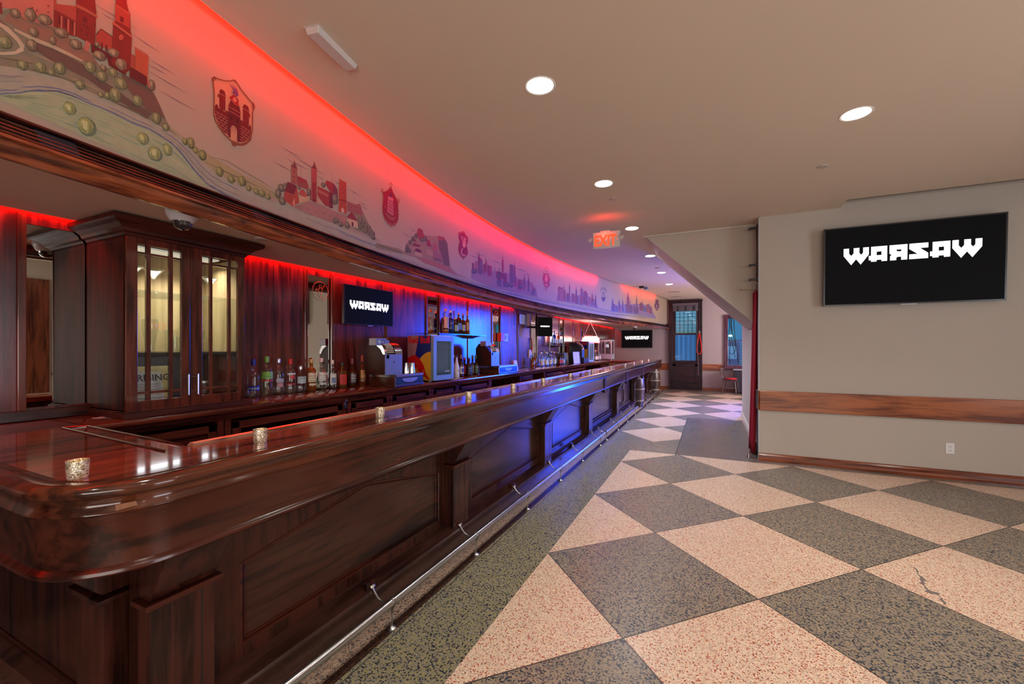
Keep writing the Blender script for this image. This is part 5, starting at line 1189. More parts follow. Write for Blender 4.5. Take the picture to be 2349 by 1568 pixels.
# dark stepped third register / box at the far end
q = at(1327, 833, X=-2.74); t = thing('till_box', 'black cash drawer in front of the farther drinks fridge', 'cash drawer', (-2.95, q.y, z)); 
ya_ = at(1340, 830, X=-2.74).y
m = MB(t.location); m.box(-3.17, -2.74, ya_, ya_ + .42, z, z + .14); m.build('casing', plain('drawer_black', (.014, .016, .024), .3), t, bevel=.004)
m = MB(t.location); m.box(-2.74, -2.735, ya_ + .01, ya_ + .41, z + .02, z + .12); m.build('drawer_front', plain('drawer_navy', (.03, .05, .12), .3), t)
t = thing('cash_register', 'dark old cash register with blue side behind the black cash drawer', 'cash register', (-2.95, ya_ + .1, z + .141)); o = t.location; z1_ = z + .141
m = MB(o); m.prism([(-3.12, z1_), (-2.80, z1_), (-2.80, z1_ + .20), (-2.84, z1_ + .27), (-2.95, z1_ + .36), (-3.12, z1_ + .36)], 'y', ya_ + .02, ya_ + .22); m.build('body', plain('register_black', (.02, .018, .03), .3), t, bevel=.004)
m = MB(o); m.box(-2.80, -2.795, ya_ + .03, ya_ + .21, z1_ + .01, z1_ + .19); m.build('front_panel', plain('register_blue', (.02, .10, .30), .35, .3), t)
m = MB(o); m.tube([(-2.79, ya_ + .10, z1_ + .22), (-2.83, ya_ + .10, z1_ + .29), (-2.93, ya_ + .10, z1_ + .355)], .02, 8); m.build('key_bank', plain('register_keys_pale', (.5, .35, .35), .4), t)
# frames and cards on the far counter and wall
def frame_thing(label, c, u, w_, h_, matp, mats_f, lean=0.0, name='picture_frame', cat='frame', lines=6):
    t = thing(name, label, cat, c); c = Vector(c); u = Vector(u).normalized(); n = Vector((u.y, -u.x, 0)); v = (Vector((0, 0, 1)) - n * lean).normalized(); nn = u.cross(v)
    if nn.dot(n) < 0: nn = -nn
    m = MB(c); e = .012
    for a, b in ((1, 0), (-1, 0)): m.obox(c + u * a * (w_ / 2 - e / 2) + v * h_ / 2 + nn * .008, u, v, nn, e / 2, h_ / 2, .008)
    for b in (e / 2, h_ - e / 2): m.obox(c + v * b + nn * .008, u, v, nn, w_ / 2, e / 2, .008)
    m.build('frame_edge', mats_f, t)
    m = MB(c); m.obox(c + v * h_ / 2 + nn * .004, u, v, nn, w_ / 2 - e, h_ / 2 - e, .003); pp = m.build('certificate', matp, t)
    m = MB(c)
    for k in range(lines): m.obox(c + v * (h_ * (.80 - .6 * k / lines)) + nn * .0075, u, v, nn, w_ * (.30 - .08 * (k % 2)), h_ * .008, .0003)
    m.build('text_line', INK, pp)
    return t
PAP = plain('certificate_paper', (.50, .55, .62), .5); SILV = plain('frame_silver', (.22, .22, .24), .5, .2)
for (x0, x1_, y0_, y1_, X_, lb) in ((1190, 1204, 721, 744, XW + .016, 'framed certificate high on the blue-lit wall, left of two'), (1208, 1217, 719, 748, XW + .10, 'framed certificate turned outward, right of two')):
    a = at(x0, 735, X=XW + .016); b = at(x1_, 735, X=X_); zt_ = at((x0 + x1_) / 2, y0_, X=(XW + X_) / 2).z; zb_ = at((x0 + x1_) / 2, y1_, X=(XW + X_) / 2).z
    frame_thing(lb, ((a.x + b.x) / 2, (a.y + b.y) / 2, zb_), (b.x - a.x, b.y - a.y, 0), math.hypot(b.x - a.x, b.y - a.y), zt_ - zb_, PAP, SILV)
q = at(1298, 822, X=-3.1); frame_thing('framed paper leaning on the far counter beside the red bottles', (-3.1, q.y, z), (0, 1, 0), .42, .26, plain('paper_dim', (.30, .32, .34), .5), SILV, lean=.12)
q = at(1319, 822, X=-2.9); frame_thing('framed notice leaning against the dark register on the far counter', (-2.86, q.y, z + .001), (0.25, 1, 0), .30, .28, plain('paper_cream', (.50, .44, .38), .5), SILV, lean=.1)
# red alarm box with grey switch and the pale wall box
q = at(1154, 762, X=XW); t = thing('alarm_box', 'red pull box joined to a grey switch box on the blue-lit wall', 'alarm box', (XW, q.y, 1.58)); o = t.location
yA, yB = at(1150, 762, X=XW + .08).y, at(1158, 762, X=XW + .08).y; yC = at(1168, 762, X=XW + .08).y
m = MB(o); m.box(XW, XW + .075, yA, yB, 1.545, 1.685); m.build('red_box', plain('alarm_red', (.45, .03, .01), .4), t, bevel=.004)
m = MB(o); m.box(XW, XW + .06, yB + .002, yC, 1.545, 1.68); b_ = m.build('grey_box', plain('switch_grey', (.30, .36, .42), .35, .4), t, bevel=.004)
m = MB(o); m.box(XW + .06, XW + .066, yB + .04, yC - .04, 1.575, 1.65); m.build('cover_plate', plain('switch_plate', (.22, .28, .34), .4), b_)
m = MB(o); m.tube([(XW + .03, yC, 1.615), (XW + .03, yC + .04, 1.615)], .01, 8); m.build('lever', BLACK, b_)
q = at(1213.5, 815, X=XW); t = thing('wall_box', 'narrow cream box with small label low on the wall beside the far mirror', 'wall box', (XW, q.y, q.z)); o = t.location
zt_, zb_ = at(1213, 801, X=XW).z, at(1213, 820, X=XW).z
m = MB(o); m.box(XW, XW + .03, at(1210.5, 810, X=XW).y, at(1216.5, 810, X=XW).y, zb_, zt_); m.build('cover', plain('box_cream', (.50, .40, .25), .5), t, bevel=.003)
m = MB(o); m.box(XW + .03, XW + .032, q.y - .02, q.y + .07, zb_ + .01, zb_ + .05); m.build('printed_label', INK, t)
q = at(1175, 842, z=ZT); t = thing('counter_stand_card', 'small leaning pink and white card stand beyond the second register', 'card stand', (-2.95, at(1175, 842, X=-2.95).y, z)); o = t.location
m = MB(); m.prism([(0, 0), (.07, 0), (.045, .17), (.025, .17)], 'y', -.05, .09); m.build('holder', plain('holder_pink', (.45, .25, .25), .4), t, bevel=.002)
m = MB(); m.add([(.071, -.04, .01), (.071, .08, .01), (.0465, .08, .165), (.0465, -.04, .165)], [(0, 1, 2, 3)]); m.build('card_face', plain('card_white', (.55, .56, .58), .5), t, fix=False)
# hanging red cord on the far mirror
q = at(1221.5, 790, X=XW + .05); m = MB((XW + .03, q.y, q.z)); zt_ = at(1221, 775, X=XW + .03).z; zb_ = at(1221, 804, X=XW + .03).z
m.tube([(XW + .03, q.y - .02, zt_), (XW + .03, q.y + .03, (zt_ + zb_) / 2), (XW + .03, q.y + .02, zb_ + .03), (XW + .03, q.y, zb_), (XW + .03, q.y - .03, zb_ + .04)], .012, 8)
tag(m.build('red_cord', plain('red_cord', (.5, .01, .01), .6), smooth=60), 'red cord hanging on the wall left of the angled screen', 'cord')

# ================================================================ glowing hanging lamp
zc = 2.135; pA = at(1355, 745, z=zc); 
LX = -2.86; hl = at(1356, 783, X=LX); 
t = thing('hanging_lamp', 'glowing rectangular bar lamp with red neon edge hung from two cords at the far end', 'hanging lamp', (LX, hl.y, zc)); o = t.location
zt_, zb_ = at(1356, 772, X=LX).z, at(1356, 785, X=LX).z; y0_, y1_ = at(1350, 780, X=LX).y, at(1360.5, 780, X=LX).y
m = MB(o); m.prism([(LX - .16, zb_), (LX + .16, zb_), (LX + .15, zb_ + (zt_ - zb_) * .7), (LX + .09, zt_), (LX - .09, zt_), (LX - .15, zb_ + (zt_ - zb_) * .7)], 'y', y0_, y1_); m.build('shade', emis('lamp_shade_glow', (1, .93, .85), 5), t, bevel=.005)
m = MB(o)
for y in (y0_, y1_): m.tube([(LX - .17, y, zb_), (LX + .17, y, zb_), (LX + .16, y, zb_ + (zt_ - zb_) * .7), (LX + .09, y, zt_ + .01), (LX - .09, y, zt_ + .01), (LX - .16, y, zb_ + (zt_ - zb_) * .7)], .010, 6, closed=True)
for x_ in (-.17, .17): m.tube([(LX + x_, y0_, zb_), (LX + x_, y1_, zb_)], .010, 6)
m.build('neon_edge', emis('neon_red', (1, .02, .012), 7), t)
for x_ in (-.10, .10):
    m = MB(o); m.tube([(LX, o.y - .1, zc - .02), (LX + x_, (y0_ + y1_) / 2 + x_ * 3, zt_ + .005)], .004, 5); m.build('cord', plain('cord_pale', (.6, .4, .4), .5), t)
m = MB(o); m.lathe([(.03, 0), (.03, -.02), (0, -.03)], (LX, o.y - .1, zc + .002), 12, cap=True); m.build('ceiling_hook', WHITE, t)
pl_ = bpy.data.lights.new('lamp_glow', 'POINT'); pl_.energy = 26; pl_.color = (1, .50, .56); pl_.shadow_soft_size = .15; po = bpy.data.objects.new('lamp_glow', pl_); COL.objects.link(po); po.location = (LX + .45, hl.y, 1.75)
# ================================================================ popcorn machine
y0_ = at(1387, 826, X=-2.70).y; t = thing('popcorn_machine', 'silver and glass popcorn machine on the far end of the back counter', 'popcorn machine', (-2.78, 12.9, z)); o = t.location
xa, xb = -3.07, -2.66; ya_, yb_ = 12.55, 12.95; zt_ = 1.70; SF = plain('popcorn_silver', (.50, .52, .60), .3, .4)
for (x_, y_) in ((xa, ya_), (xb - .03, ya_), (xa, yb_ - .03), (xb - .03, yb_ - .03)):
    m = MB(o); m.box(x_, x_ + .03, y_, y_ + .03, z, zt_); m.build('post', SF, t)
m = MB(o); m.box(xa + .004, xb - .004, ya_ + .004, yb_ - .004, zt_ - .075, zt_ - .025); m.build('top_box', SF, t, bevel=.003)
m = MB(o); m.box(xa, xb, ya_, yb_, zt_ - .025, zt_); m.build('lid', plain('popcorn_lid', (.03, .03, .05), .3), t)
m = MB(o); m.box(xa + .004, xb - .004, ya_ + .004, yb_ - .004, z + .04, z + .19); m.build('base_box', SF, t, bevel=.003)
m = MB(o); m.box(xa + .03, xb - .03, ya_ + .008, ya_ + .011, z + .19, zt_ - .075); m.build('glass_pane', glass('popcorn_glass', (.75, .78, .85), .02, .02), t)
m = MB(o); m.lathe([(0, -.0), (.07, 0), (.075, -.09), (.0, -.10)], ((xa + xb) / 2, (ya_ + yb_) / 2, zt_ - .16), 20, cap=False); k_ = m.build('kettle', CHROME, t, smooth=40)
m = MB(o); m.tube([((xa + xb) / 2, (ya_ + yb_) / 2, zt_ - .075), ((xa + xb) / 2, (ya_ + yb_) / 2, zt_ - .16)], .008, 8); m.build('hanger', CHROME, k_)
m = MB(o); m.box((xa + xb) / 2 - .012, (xa + xb) / 2 + .012, ya_ + .004, ya_ + .008, z + .19, zt_ - .075); m.build('door_post', SF, t)

m = MB((XW + .02, 3.55, 1.4)); m.tube([(-3.16, 3.45, 1.67), (-3.19, 3.52, 1.55), (-3.20, 3.54, 1.35), (-3.19, 3.56, 1.18), (-3.19, 3.50, 1.08)], .004, 6)
tag(m.build('power_cable', BLACK, smooth=60), 'thin black cable hanging from the screen down behind the cash register', 'cable')
# ================================================================ right wall: outlet, curtain and clutter at the corner
o_ = at(2179, 1028, Y=6.248); t = thing('wall_outlet', 'white double power outlet low on the right wall', 'outlet', (o_.x, 6.2499, o_.z)); o = t.location
m = MB(o); m.box(o.x - .036, o.x + .036, 6.243, 6.2499, o.z - .058, o.z + .058); m.build('cover_plate', plain('outlet_white', (.72, .74, .76), .35), t, bevel=.002)
for dz in (.021, -.021):
    m = MB(o); m.box(o.x - .017, o.x + .017, 6.240, 6.243, o.z + dz - .014, o.z + dz + .014); s_ = m.build('socket', plain('outlet_socket', (.68, .70, .72), .4), t, bevel=.001)
    m = MB(o)
    for dx in (-.007, .007): m.box(o.x + dx - .0012, o.x + dx + .0012, 6.2395, 6.240, o.z + dz - .003, o.z + dz + .008)
    m.tube([(o.x, 6.2395, o.z + dz - .008), (o.x, 6.240, o.z + dz - .008)], .0025, 8); m.build('slot', BLACK, s_)
# velvet curtain gathered against the end of the corridor wall
t = thing('velvet_curtain', 'narrow gathered crimson velvet curtain hanging at the corner of the right wall', 'curtain', (.52, 6.62, 0.03)); o = t.location
VEL = plain('crimson_velvet', (.28, .003, .020), .7, noise=.25, scale=30)
m = MB(o); n = 90; rows = 14; vs = []
for j in range(rows + 1):
    zz = .05 + (2.18 - .05) * j / rows; f = 1 - j / rows
    for i in range(n + 1):
        s = i / n; wd = .46 + .10 * f; y = 6.36 + s * wd; x = .535 - .018 * math.sin(s * PI * 13 + .6 * f) - .012 * math.sin(s * PI * 5 + 2 * f) - .035 * f * f
        if j == 0: zz_ = zz - .05 * s + .02 * math.sin(s * 9)
        else: zz_ = zz
        vs.append((x, y, zz_))
m.add(vs, [(j * (n + 1) + i, j * (n + 1) + i + 1, (j + 1) * (n + 1) + i + 1, (j + 1) * (n + 1) + i) for j in range(rows) for i in range(n)])
c_ = m.build('drape', VEL, t, smooth=60); sm = c_.modifiers.new('thickness', 'SOLIDIFY'); sm.thickness = .004
m = MB(o); m.tube([(.53, 6.38, 2.18), (.53, 6.82, 2.18)], .014, 8); m.build('header', VEL, t)
m = MB(o); m.tube([(.54, 6.44, 2.19), (.54, 6.43, 2.28)], .004, 5); m.build('cord', BLACK, t)
# black cable bundle and clamps
t = thing('cable_bundle', 'black taped cable bundle with clamps running down the corner above the curtain', 'cable', (.545, 6.40, 2.1)); o = t.location
m = MB(o); m.tube([(.550, 6.37, 2.30), (.547, 6.372, 2.4), (.552, 6.37, 2.7), (.546, 6.372, 2.95), (.55, 6.37, 3.05)], .020, 10); m.build('cable', BLACK, t, smooth=60)
for zz in (3.0, 2.52, 2.33):
    m = MB(o); m.box(.45, .55, 6.355, 6.375, zz - .012, zz + .016); m.box(.44, .47, 6.352, 6.378, zz - .016, zz + .01); m.build('clamp', BLACK, t, bevel=.003)
m = MB((.49, 6.45, 2.20)); m.tube([(.545, 6.42, 2.205), (.36, 6.45, 2.215)], .005, 8); m.ball((.355, 6.45, 2.215), .011, 8)
tag(m.build('brass_rod', plain('brass', (.45, .35, .18), .3, .9)), 'thin brass rod with a round end sticking out above the curtain', 'rod')
m = MB((.53, 6.3, .8)); m.tube([(.540, 6.285, .90), (.525, 6.285, .90), (.525, 6.285, .66), (.540, 6.285, .66)], .006, 8)
tag(m.build('wire_handle', STEEL), 'small chrome bracket at the cut end of the guard rail', 'bracket')
t = thing('door_stop', 'small metal floor bolt at the foot of the curtain', 'door stop', (.44, 6.36, 0)); m = MB(); m.lathe([(.02, 0), (.02, .01), (.012, .02), (.012, .05), (.018, .055), (.018, .065), (0, .07)], n=14); m.build('post', STEEL, t, smooth=40)
m = MB(); m.tube([(0, 0, .03), (.05, -.03, .01)], .008, 8); m.build('foot', STEEL, t)

# ================================================================ far windows
DKW = wood('dark_window_timber', (0.012, 0.006, 0.007), (0.04, 0.018, 0.021), 'z', .4, .0)
DKX = wood('dark_window_timber_x', (0.012, 0.006, 0.007), (0.04, 0.018, 0.021), 'x', .4, .0)
def win_mesh(name, fn, mat, par, kind=False, **k):
    m = MB(par.location if par else (0, 0, 0)); fn(m); return m.build(name, mat, par, **k)
win = thing('window_1', None, None, (-.82, YF - .05, 0)); win['kind'] = 'structure'; O = win.location; y_ = YF
m = MB(O)
m.box(-1.35, -1.22, y_ - .07, y_, 0, 3.06); m.box(-.41, -.285, y_ - .07, y_, 0, 3.06); m.box(-1.22, -.41, y_ - .07, y_, 2.965, 3.06); m.box(-1.37, -.265, y_ - .09, y_, 3.03, 3.075)
m.build('window_casing', DKW, win, bevel=.006)
for x_ in (-1.335, -.305):
    m = MB(O); m.box(x_ - .012, x_ + .012, y_ - .082, y_ - .07, .02, 3.02); m.build('casing_bead', DKW, win)
m = MB(O); m.box(-1.22, -.41, y_ - .05, y_ - .01, 0, .90); m.box(-1.22, -.41, y_ - .065, y_ - .01, .02, .20); m.box(-1.22, -1.12, y_ - .065, y_ - .01, .2, .88); m.box(-.51, -.41, y_ - .065, y_ - .01, .2, .88); m.box(-1.22, -.41, y_ - .065, y_ - .01, .80, .90); m.build('apron_panel', DKX, win, bevel=.004)
m = MB(O); m.box(-1.24, -.39, y_ - .12, y_, .90, .945); m.build('window_sill', DKX, win, bevel=.006)
def sash(x0, x1, z0, z1, yy, nm, f=.05):
    m = MB(O); m.box(x0, x0 + f, yy, yy + .035, z0, z1); m.box(x1 - f, x1, yy, yy + .035, z0, z1); m.box(x0 + f, x1 - f, yy, yy + .035, z0, z0 + f); m.box(x0 + f, x1 - f, yy, yy + .035, z1 - f, z1)
    return m.build(nm, DKX, win)
s1 = sash(-1.19, -.43, 1.88, 2.97, y_ + .02, 'sash'); s2 = sash(-1.19, -.43, .945, 1.94, y_ - .02, 'sash')
m = MB(O); m.box(-1.22, -1.19, y_ - .02, y_ + .06, .94, 2.97); m.box(-.43, -.40, y_ - .02, y_ + .06, .94, 2.97); m.build('jamb', DKW, win)
m = MB(O); m.box(-1.14, -.48, y_ + .035, y_ + .039, 1.93, 2.92); m.build('glass_pane', glass('window_glass', (.80, .92, .95), .01), s1)
m = MB(O); m.box(-1.14, -.48, y_ - .004, y_, .995, 1.89); m.build('glass_pane', MATS['window_glass'], s2)
# white sheet curtain outside the lower sash, lit by the sky
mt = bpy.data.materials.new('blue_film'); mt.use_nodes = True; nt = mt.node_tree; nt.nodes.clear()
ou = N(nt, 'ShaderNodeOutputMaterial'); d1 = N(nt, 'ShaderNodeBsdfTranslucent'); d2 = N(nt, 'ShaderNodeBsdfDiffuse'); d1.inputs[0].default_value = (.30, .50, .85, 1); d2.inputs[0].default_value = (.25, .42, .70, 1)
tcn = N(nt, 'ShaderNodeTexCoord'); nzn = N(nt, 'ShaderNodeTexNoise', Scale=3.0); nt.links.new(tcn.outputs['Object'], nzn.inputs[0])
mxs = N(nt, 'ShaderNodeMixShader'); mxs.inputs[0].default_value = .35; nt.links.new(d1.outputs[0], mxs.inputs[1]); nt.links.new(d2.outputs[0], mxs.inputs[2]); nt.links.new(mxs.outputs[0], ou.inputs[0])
m = MB(); n = 60; vs = []
for zz in (.96, 1.91):
    for i in range(n + 1): s = i / n; vs.append((-1.18 + .74 * s, y_ + .085 + .018 * math.sin(s * PI * 10), zz))
m.o = Vector((-.81, y_ + .085, .96)); m.add(vs, [(i, i + 1, n + 2 + i, n + 1 + i) for i in range(n)])
tag(m.build('window_sheet', mt, smooth=60), 'pale blue pleated sheet hanging behind the lower half of the far window', 'curtain')
t = thing('roller_shade', 'grey-brown striped fabric shade rolled up at the top of the far window', 'blind', (-.81, y_ - .1, 2.69)); o = t.location
m = MB(o); m.box(-1.21, -.41, y_ - .10, y_ - .075, 2.69, 2.92); m.build('fabric', plain('shade_fabric', (.10, .085, .10), .7), t)
for x_ in (-1.05, -.80, -.55):
    m = MB(o); m.box(x_ - .025, x_ + .025, y_ - .105, y_ - .10, 2.69, 2.86); m.build('stripe', plain('shade_stripe', (.02, .018, .025), .6), t)
m = MB(o); m.box(-1.22, -.40, y_ - .13, y_ - .07, 2.89, 2.965); m.build('headrail', plain('shade_rail', (.13, .10, .12), .6), t)
m = MB(o); m.tube([(-.455, y_ - .14, 2.9), (-.44, y_ - .15, 1.6), (-.40, y_ - .14, .55), (-.39, y_ - .14, .5)], .006, 6); m.build('cord', plain('cord_grey', (.25, .22, .25), .5), t)
# red rope loop hung on the casing
t = thing('rope_loop', 'red velvet barrier rope looped on a hook on the far window casing', 'rope', (-.36, y_ - .10, 1.93)); o = t.location
pts = [(-.40 + .0, y_ - .10, 1.93)] 
lp = [(-.385, 1.93), (-.40, 1.80), (-.44, 1.55), (-.455, 1.38), (-.44, 1.27), (-.385, 1.22), (-.33, 1.25), (-.305, 1.35), (-.315, 1.52), (-.345, 1.75), (-.36, 1.93)]
m = MB(o); m.tube([(a, y_ - .10, b) for a, b in lp], .020, 10); m.build('rope', plain('rope_red', (.55, .004, .006), .6), t, smooth=60)
for a in (-.385, -.36):
    m = MB(o); m.tube([(a, y_ - .10, 1.91), (a + .008, y_ - .10, 2.01)], .018, 8); m.build('ferrule', CHROME, t)
m = MB(o); m.tube([(-.37, y_ - .07, 2.0), (-.37, y_ - .12, 2.02)], .008, 6); m.build('hook', CHROME, t)
# second far window, partly hidden
win2 = thing('window_2', None, None, (1.1, YF - .05, .8)); win2['kind'] = 'structure'; O = win2.location
m = MB(O); m.box(.385, .49, y_ - .06, y_, .76, 2.50); m.box(.385, 1.86, y_ - .07, y_, 2.40, 2.52); m.box(1.75, 1.86, y_ - .06, y_, .76, 2.50); m.build('window_casing', wood('maroon_window_timber', (0.045, 0.010, 0.010), (0.12, 0.028, 0.026), 'z', .3, .5), win2, bevel=.006)
m = MB(O); m.box(.38, 1.87, y_ - .14, y_, .74, .86); m.build('window_sill', MATS['maroon_window_timber'], win2, bevel=.006)
m = MB(O); m.box(.49, 1.75, y_ + .03, y_ + .034, .86, 2.40); m.build('glass_pane', MATS['window_glass'], win2)
# hanging cables in front of the second window
t = thing('cable_tangle', 'dark cables dangling in loops in front of the farther window', 'cable', (.7, y_ - .10, 2.4)); o = t.location
for pts in ([(.53, 2.42), (.55, 2.2), (.52, 1.9), (.56, 1.6), (.54, 1.3), (.53, 1.05), (.56, .9)], [(.57, 2.42), (.60, 2.1), (.63, 1.9), (.70, 1.6), (.72, 1.35), (.62, 1.22), (.53, 1.28)], [(.61, 2.42), (.58, 2.15), (.60, 1.7), (.66, 1.4), (.70, 1.1)],
            [(.66, 2.42), (.68, 2.0), (.72, 1.6), (.78, 1.2), (.8, .95)]):
    m = MB(o); m.tube([(a, y_ - .09, b) for a, b in pts], .010, 6); m.build('cable', BLACK, t, smooth=60)
# outdoors
EXT = plain('exterior_siding', (.42, .46, .46), .7)
t = thing('neighbour_house', 'pale clapboard house wall with dark door seen through the far windows', 'house', (-.8, 18.2, 0)); o = t.location
m = MB(o); m.box(-3.2, .25, 18.2, 18.4, 0, 5)
for k in range(34): m.box(-3.2, .25, 18.17, 18.2, .14 * k, .14 * k + .012)
m.build('siding', EXT, t)
m = MB(o); m.box(-1.7, -.45, 18.12, 18.17, 1.62, 1.92); m.build('air_conditioner', plain('ac_dark', (.02, .06, .09), .5), t); m = MB(o); m.box(-2.4, -.2, 18.08, 18.18, 1.92, 2.10); m.build('ledge', plain('ledge_cream', (.38, .36, .26), .6), t)
t = thing('teal_building', 'teal painted wall with shutters seen through the partly hidden window', 'building', (1.8, 18.6, 0)); o = t.location
m = MB(o); m.box(.3, 5.5, 18.6, 18.8, 1.75, 5); m.build('upper_wall', plain('teal_wall', (.005, .30, .34), .7), t)
m = MB(o); m.box(.3, 5.5, 18.55, 18.8, 0, 1.75); m.build('lower_wall', plain('brick_grey', (.14, .13, .15), .7, noise=.3, scale=20), t)
m = MB(o); m.box(.52, .88, 18.5, 18.55, 1.0, 1.5); m.build('sign_board', plain('sign_board_white', (.55, .62, .64), .5), t)
m = MB(o)
for k in range(14): m.box(.98, 1.5, 18.49, 18.55, .5 + .085 * k, .55 + .085 * k)
m.build('shutter', plain('shutter_aqua', (.18, .42, .46), .5), t)
m = MB(o); m.box(.60, .72, 18.4, 18.45, 1.87, 1.93); m.build('street_lamp', emis('street_lamp', (1, .9, .75), 10), t)
O = win.location
m = MB(O)
for k in range(6): x_ = -1.15 + .135 * k; m.tube([(x_, 16.05, 1.90), (x_, 16.05, 2.98)], .010, 6)
for k in range(6): m.tube([(-1.2, 16.05, 2.05 + .16 * k), (-.42, 16.05, 2.05 + .16 * k)], .004, 5)
for x_ in (-1.15, -.475): m.tube([(x_, 15.86, 2.9), (x_, 16.05, 2.9)], .012, 6)
m.build('window_bars', BLACK, win)
wbox('ground', -6, 8, 15.9, 24, -.12, -.02, mat=plain('street_paving', (.25, .25, .26), .8))

# ================================================================ chair and table at the far right
t = thing('wooden_chair', 'dark wooden spindle-back chair with red cushioned seat by the far window', 'chair', (.53, 14.75, 0), -.25)
CW_ = wood('chair_timber', (0.035, 0.018, 0.018), (0.10, 0.05, 0.05), 'z', .3, .5)
m = MB(); m.prism([(-.20, -.19), (.20, -.19), (.215, .0), (.18, .2), (-.18, .2), (-.215, 0)], 'z', .43, .455); m.build('seat', CW_, t, bevel=.008)
m = MB(); m.lathe([(0, .456), (.17, .456), (.185, .47), (.175, .495), (.12, .51), (0, .512)], n=28, cap=False); m.build('cushion', plain('red_vinyl', (.42, .01, .02), .35), t, smooth=60)
for sx_, sy_ in ((-1, -1), (1, -1), (-1, 1), (1, 1)):
    m = MB(); m.tube([(sx_ * .14, sy_ * .13, .435), (sx_ * .165, sy_ * .155, .28), (sx_ * .20, sy_ * .19, 0)], [.014, .021, .013], 10); m.build('leg', CW_, t, smooth=60)
m = MB(); m.tube([(-.175, -.165, .2), (.175, -.165, .2)], .010, 8); m.build('stretcher', CW_, t)
m = MB(); m.tube([(-.175, .165, .2), (.175, .165, .2)], .010, 8); m.build('stretcher', CW_, t)
for k in range(5):
    a = (k - 2) / 2; m = MB(); m.tube([(-.19 + .02 * abs(a), a * .13, .45), (-.235, a * .17, .60), (-.275 + .03 * a * a, a * .20, .76)], [.007, .010, .007], 8); m.build('spindle', CW_, t, smooth=60)
m = MB(); n = 12; vs = []
for k in range(n + 1):
    a = -1 + 2 * k / n; x_ = -.285 + .05 * a * a; y2_ = a * .23
    vs += [(x_ - .012, y2_, .74), (x_ + .012, y2_, .74), (x_ + .006, y2_, .81 - .02 * a * a), (x_ - .018, y2_, .81 - .02 * a * a)]
m.add(vs, [(i * 4 + j, i * 4 + (j + 1) % 4, i * 4 + 4 + (j + 1) % 4, i * 4 + 4 + j) for i in range(n) for j in range(4)] + [(0, 1, 2, 3), (n * 4 + 3, n * 4 + 2, n * 4 + 1, n * 4)]); m.build('crest_rail', CW_, t, smooth=40)
t = thing('console_table', 'dark table with pale top edge standing by the far window behind the chair', 'table', (1.15, 15.25, 0)); o = t.location
m = MB(o); m.box(.62, 1.75, 15.0, 15.55, .73, .755); m.build('tabletop', plain('pale_blue_top', (.35, .38, .42), .3), t, bevel=.003)
m = MB(o); m.box(.66, 1.71, 15.05, 15.5, .04, .73); m.build('base', plain('dark_cabinet', (.02, .018, .022), .4), t)
for x_ in (.66, 1.67):
    m = MB(o); m.box(x_, x_ + .04, 15.05, 15.09, 0, .04); m.build('foot', BLACK, t)
# stage light that throws the blue wash
t = thing('stage_light', 'blue stage floodlight hanging in the side room beyond the corridor', 'stage light', (2.0, 13.9, 3.10)); 
m = MB(); m.box(-.02, .02, -.02, .02, -.12, 0); m.build('yoke', BLACK, t)
d_ = (Vector((-2.4, 6.2, 1.2)) - Vector((2.0, 13.9, 2.9))).normalized()
m = MB(); m.tube([Vector((0, 0, -.2)) - d_ * .10, Vector((0, 0, -.2)) + d_ * .10], .10, 20); m.build('housing', BLACK, t)
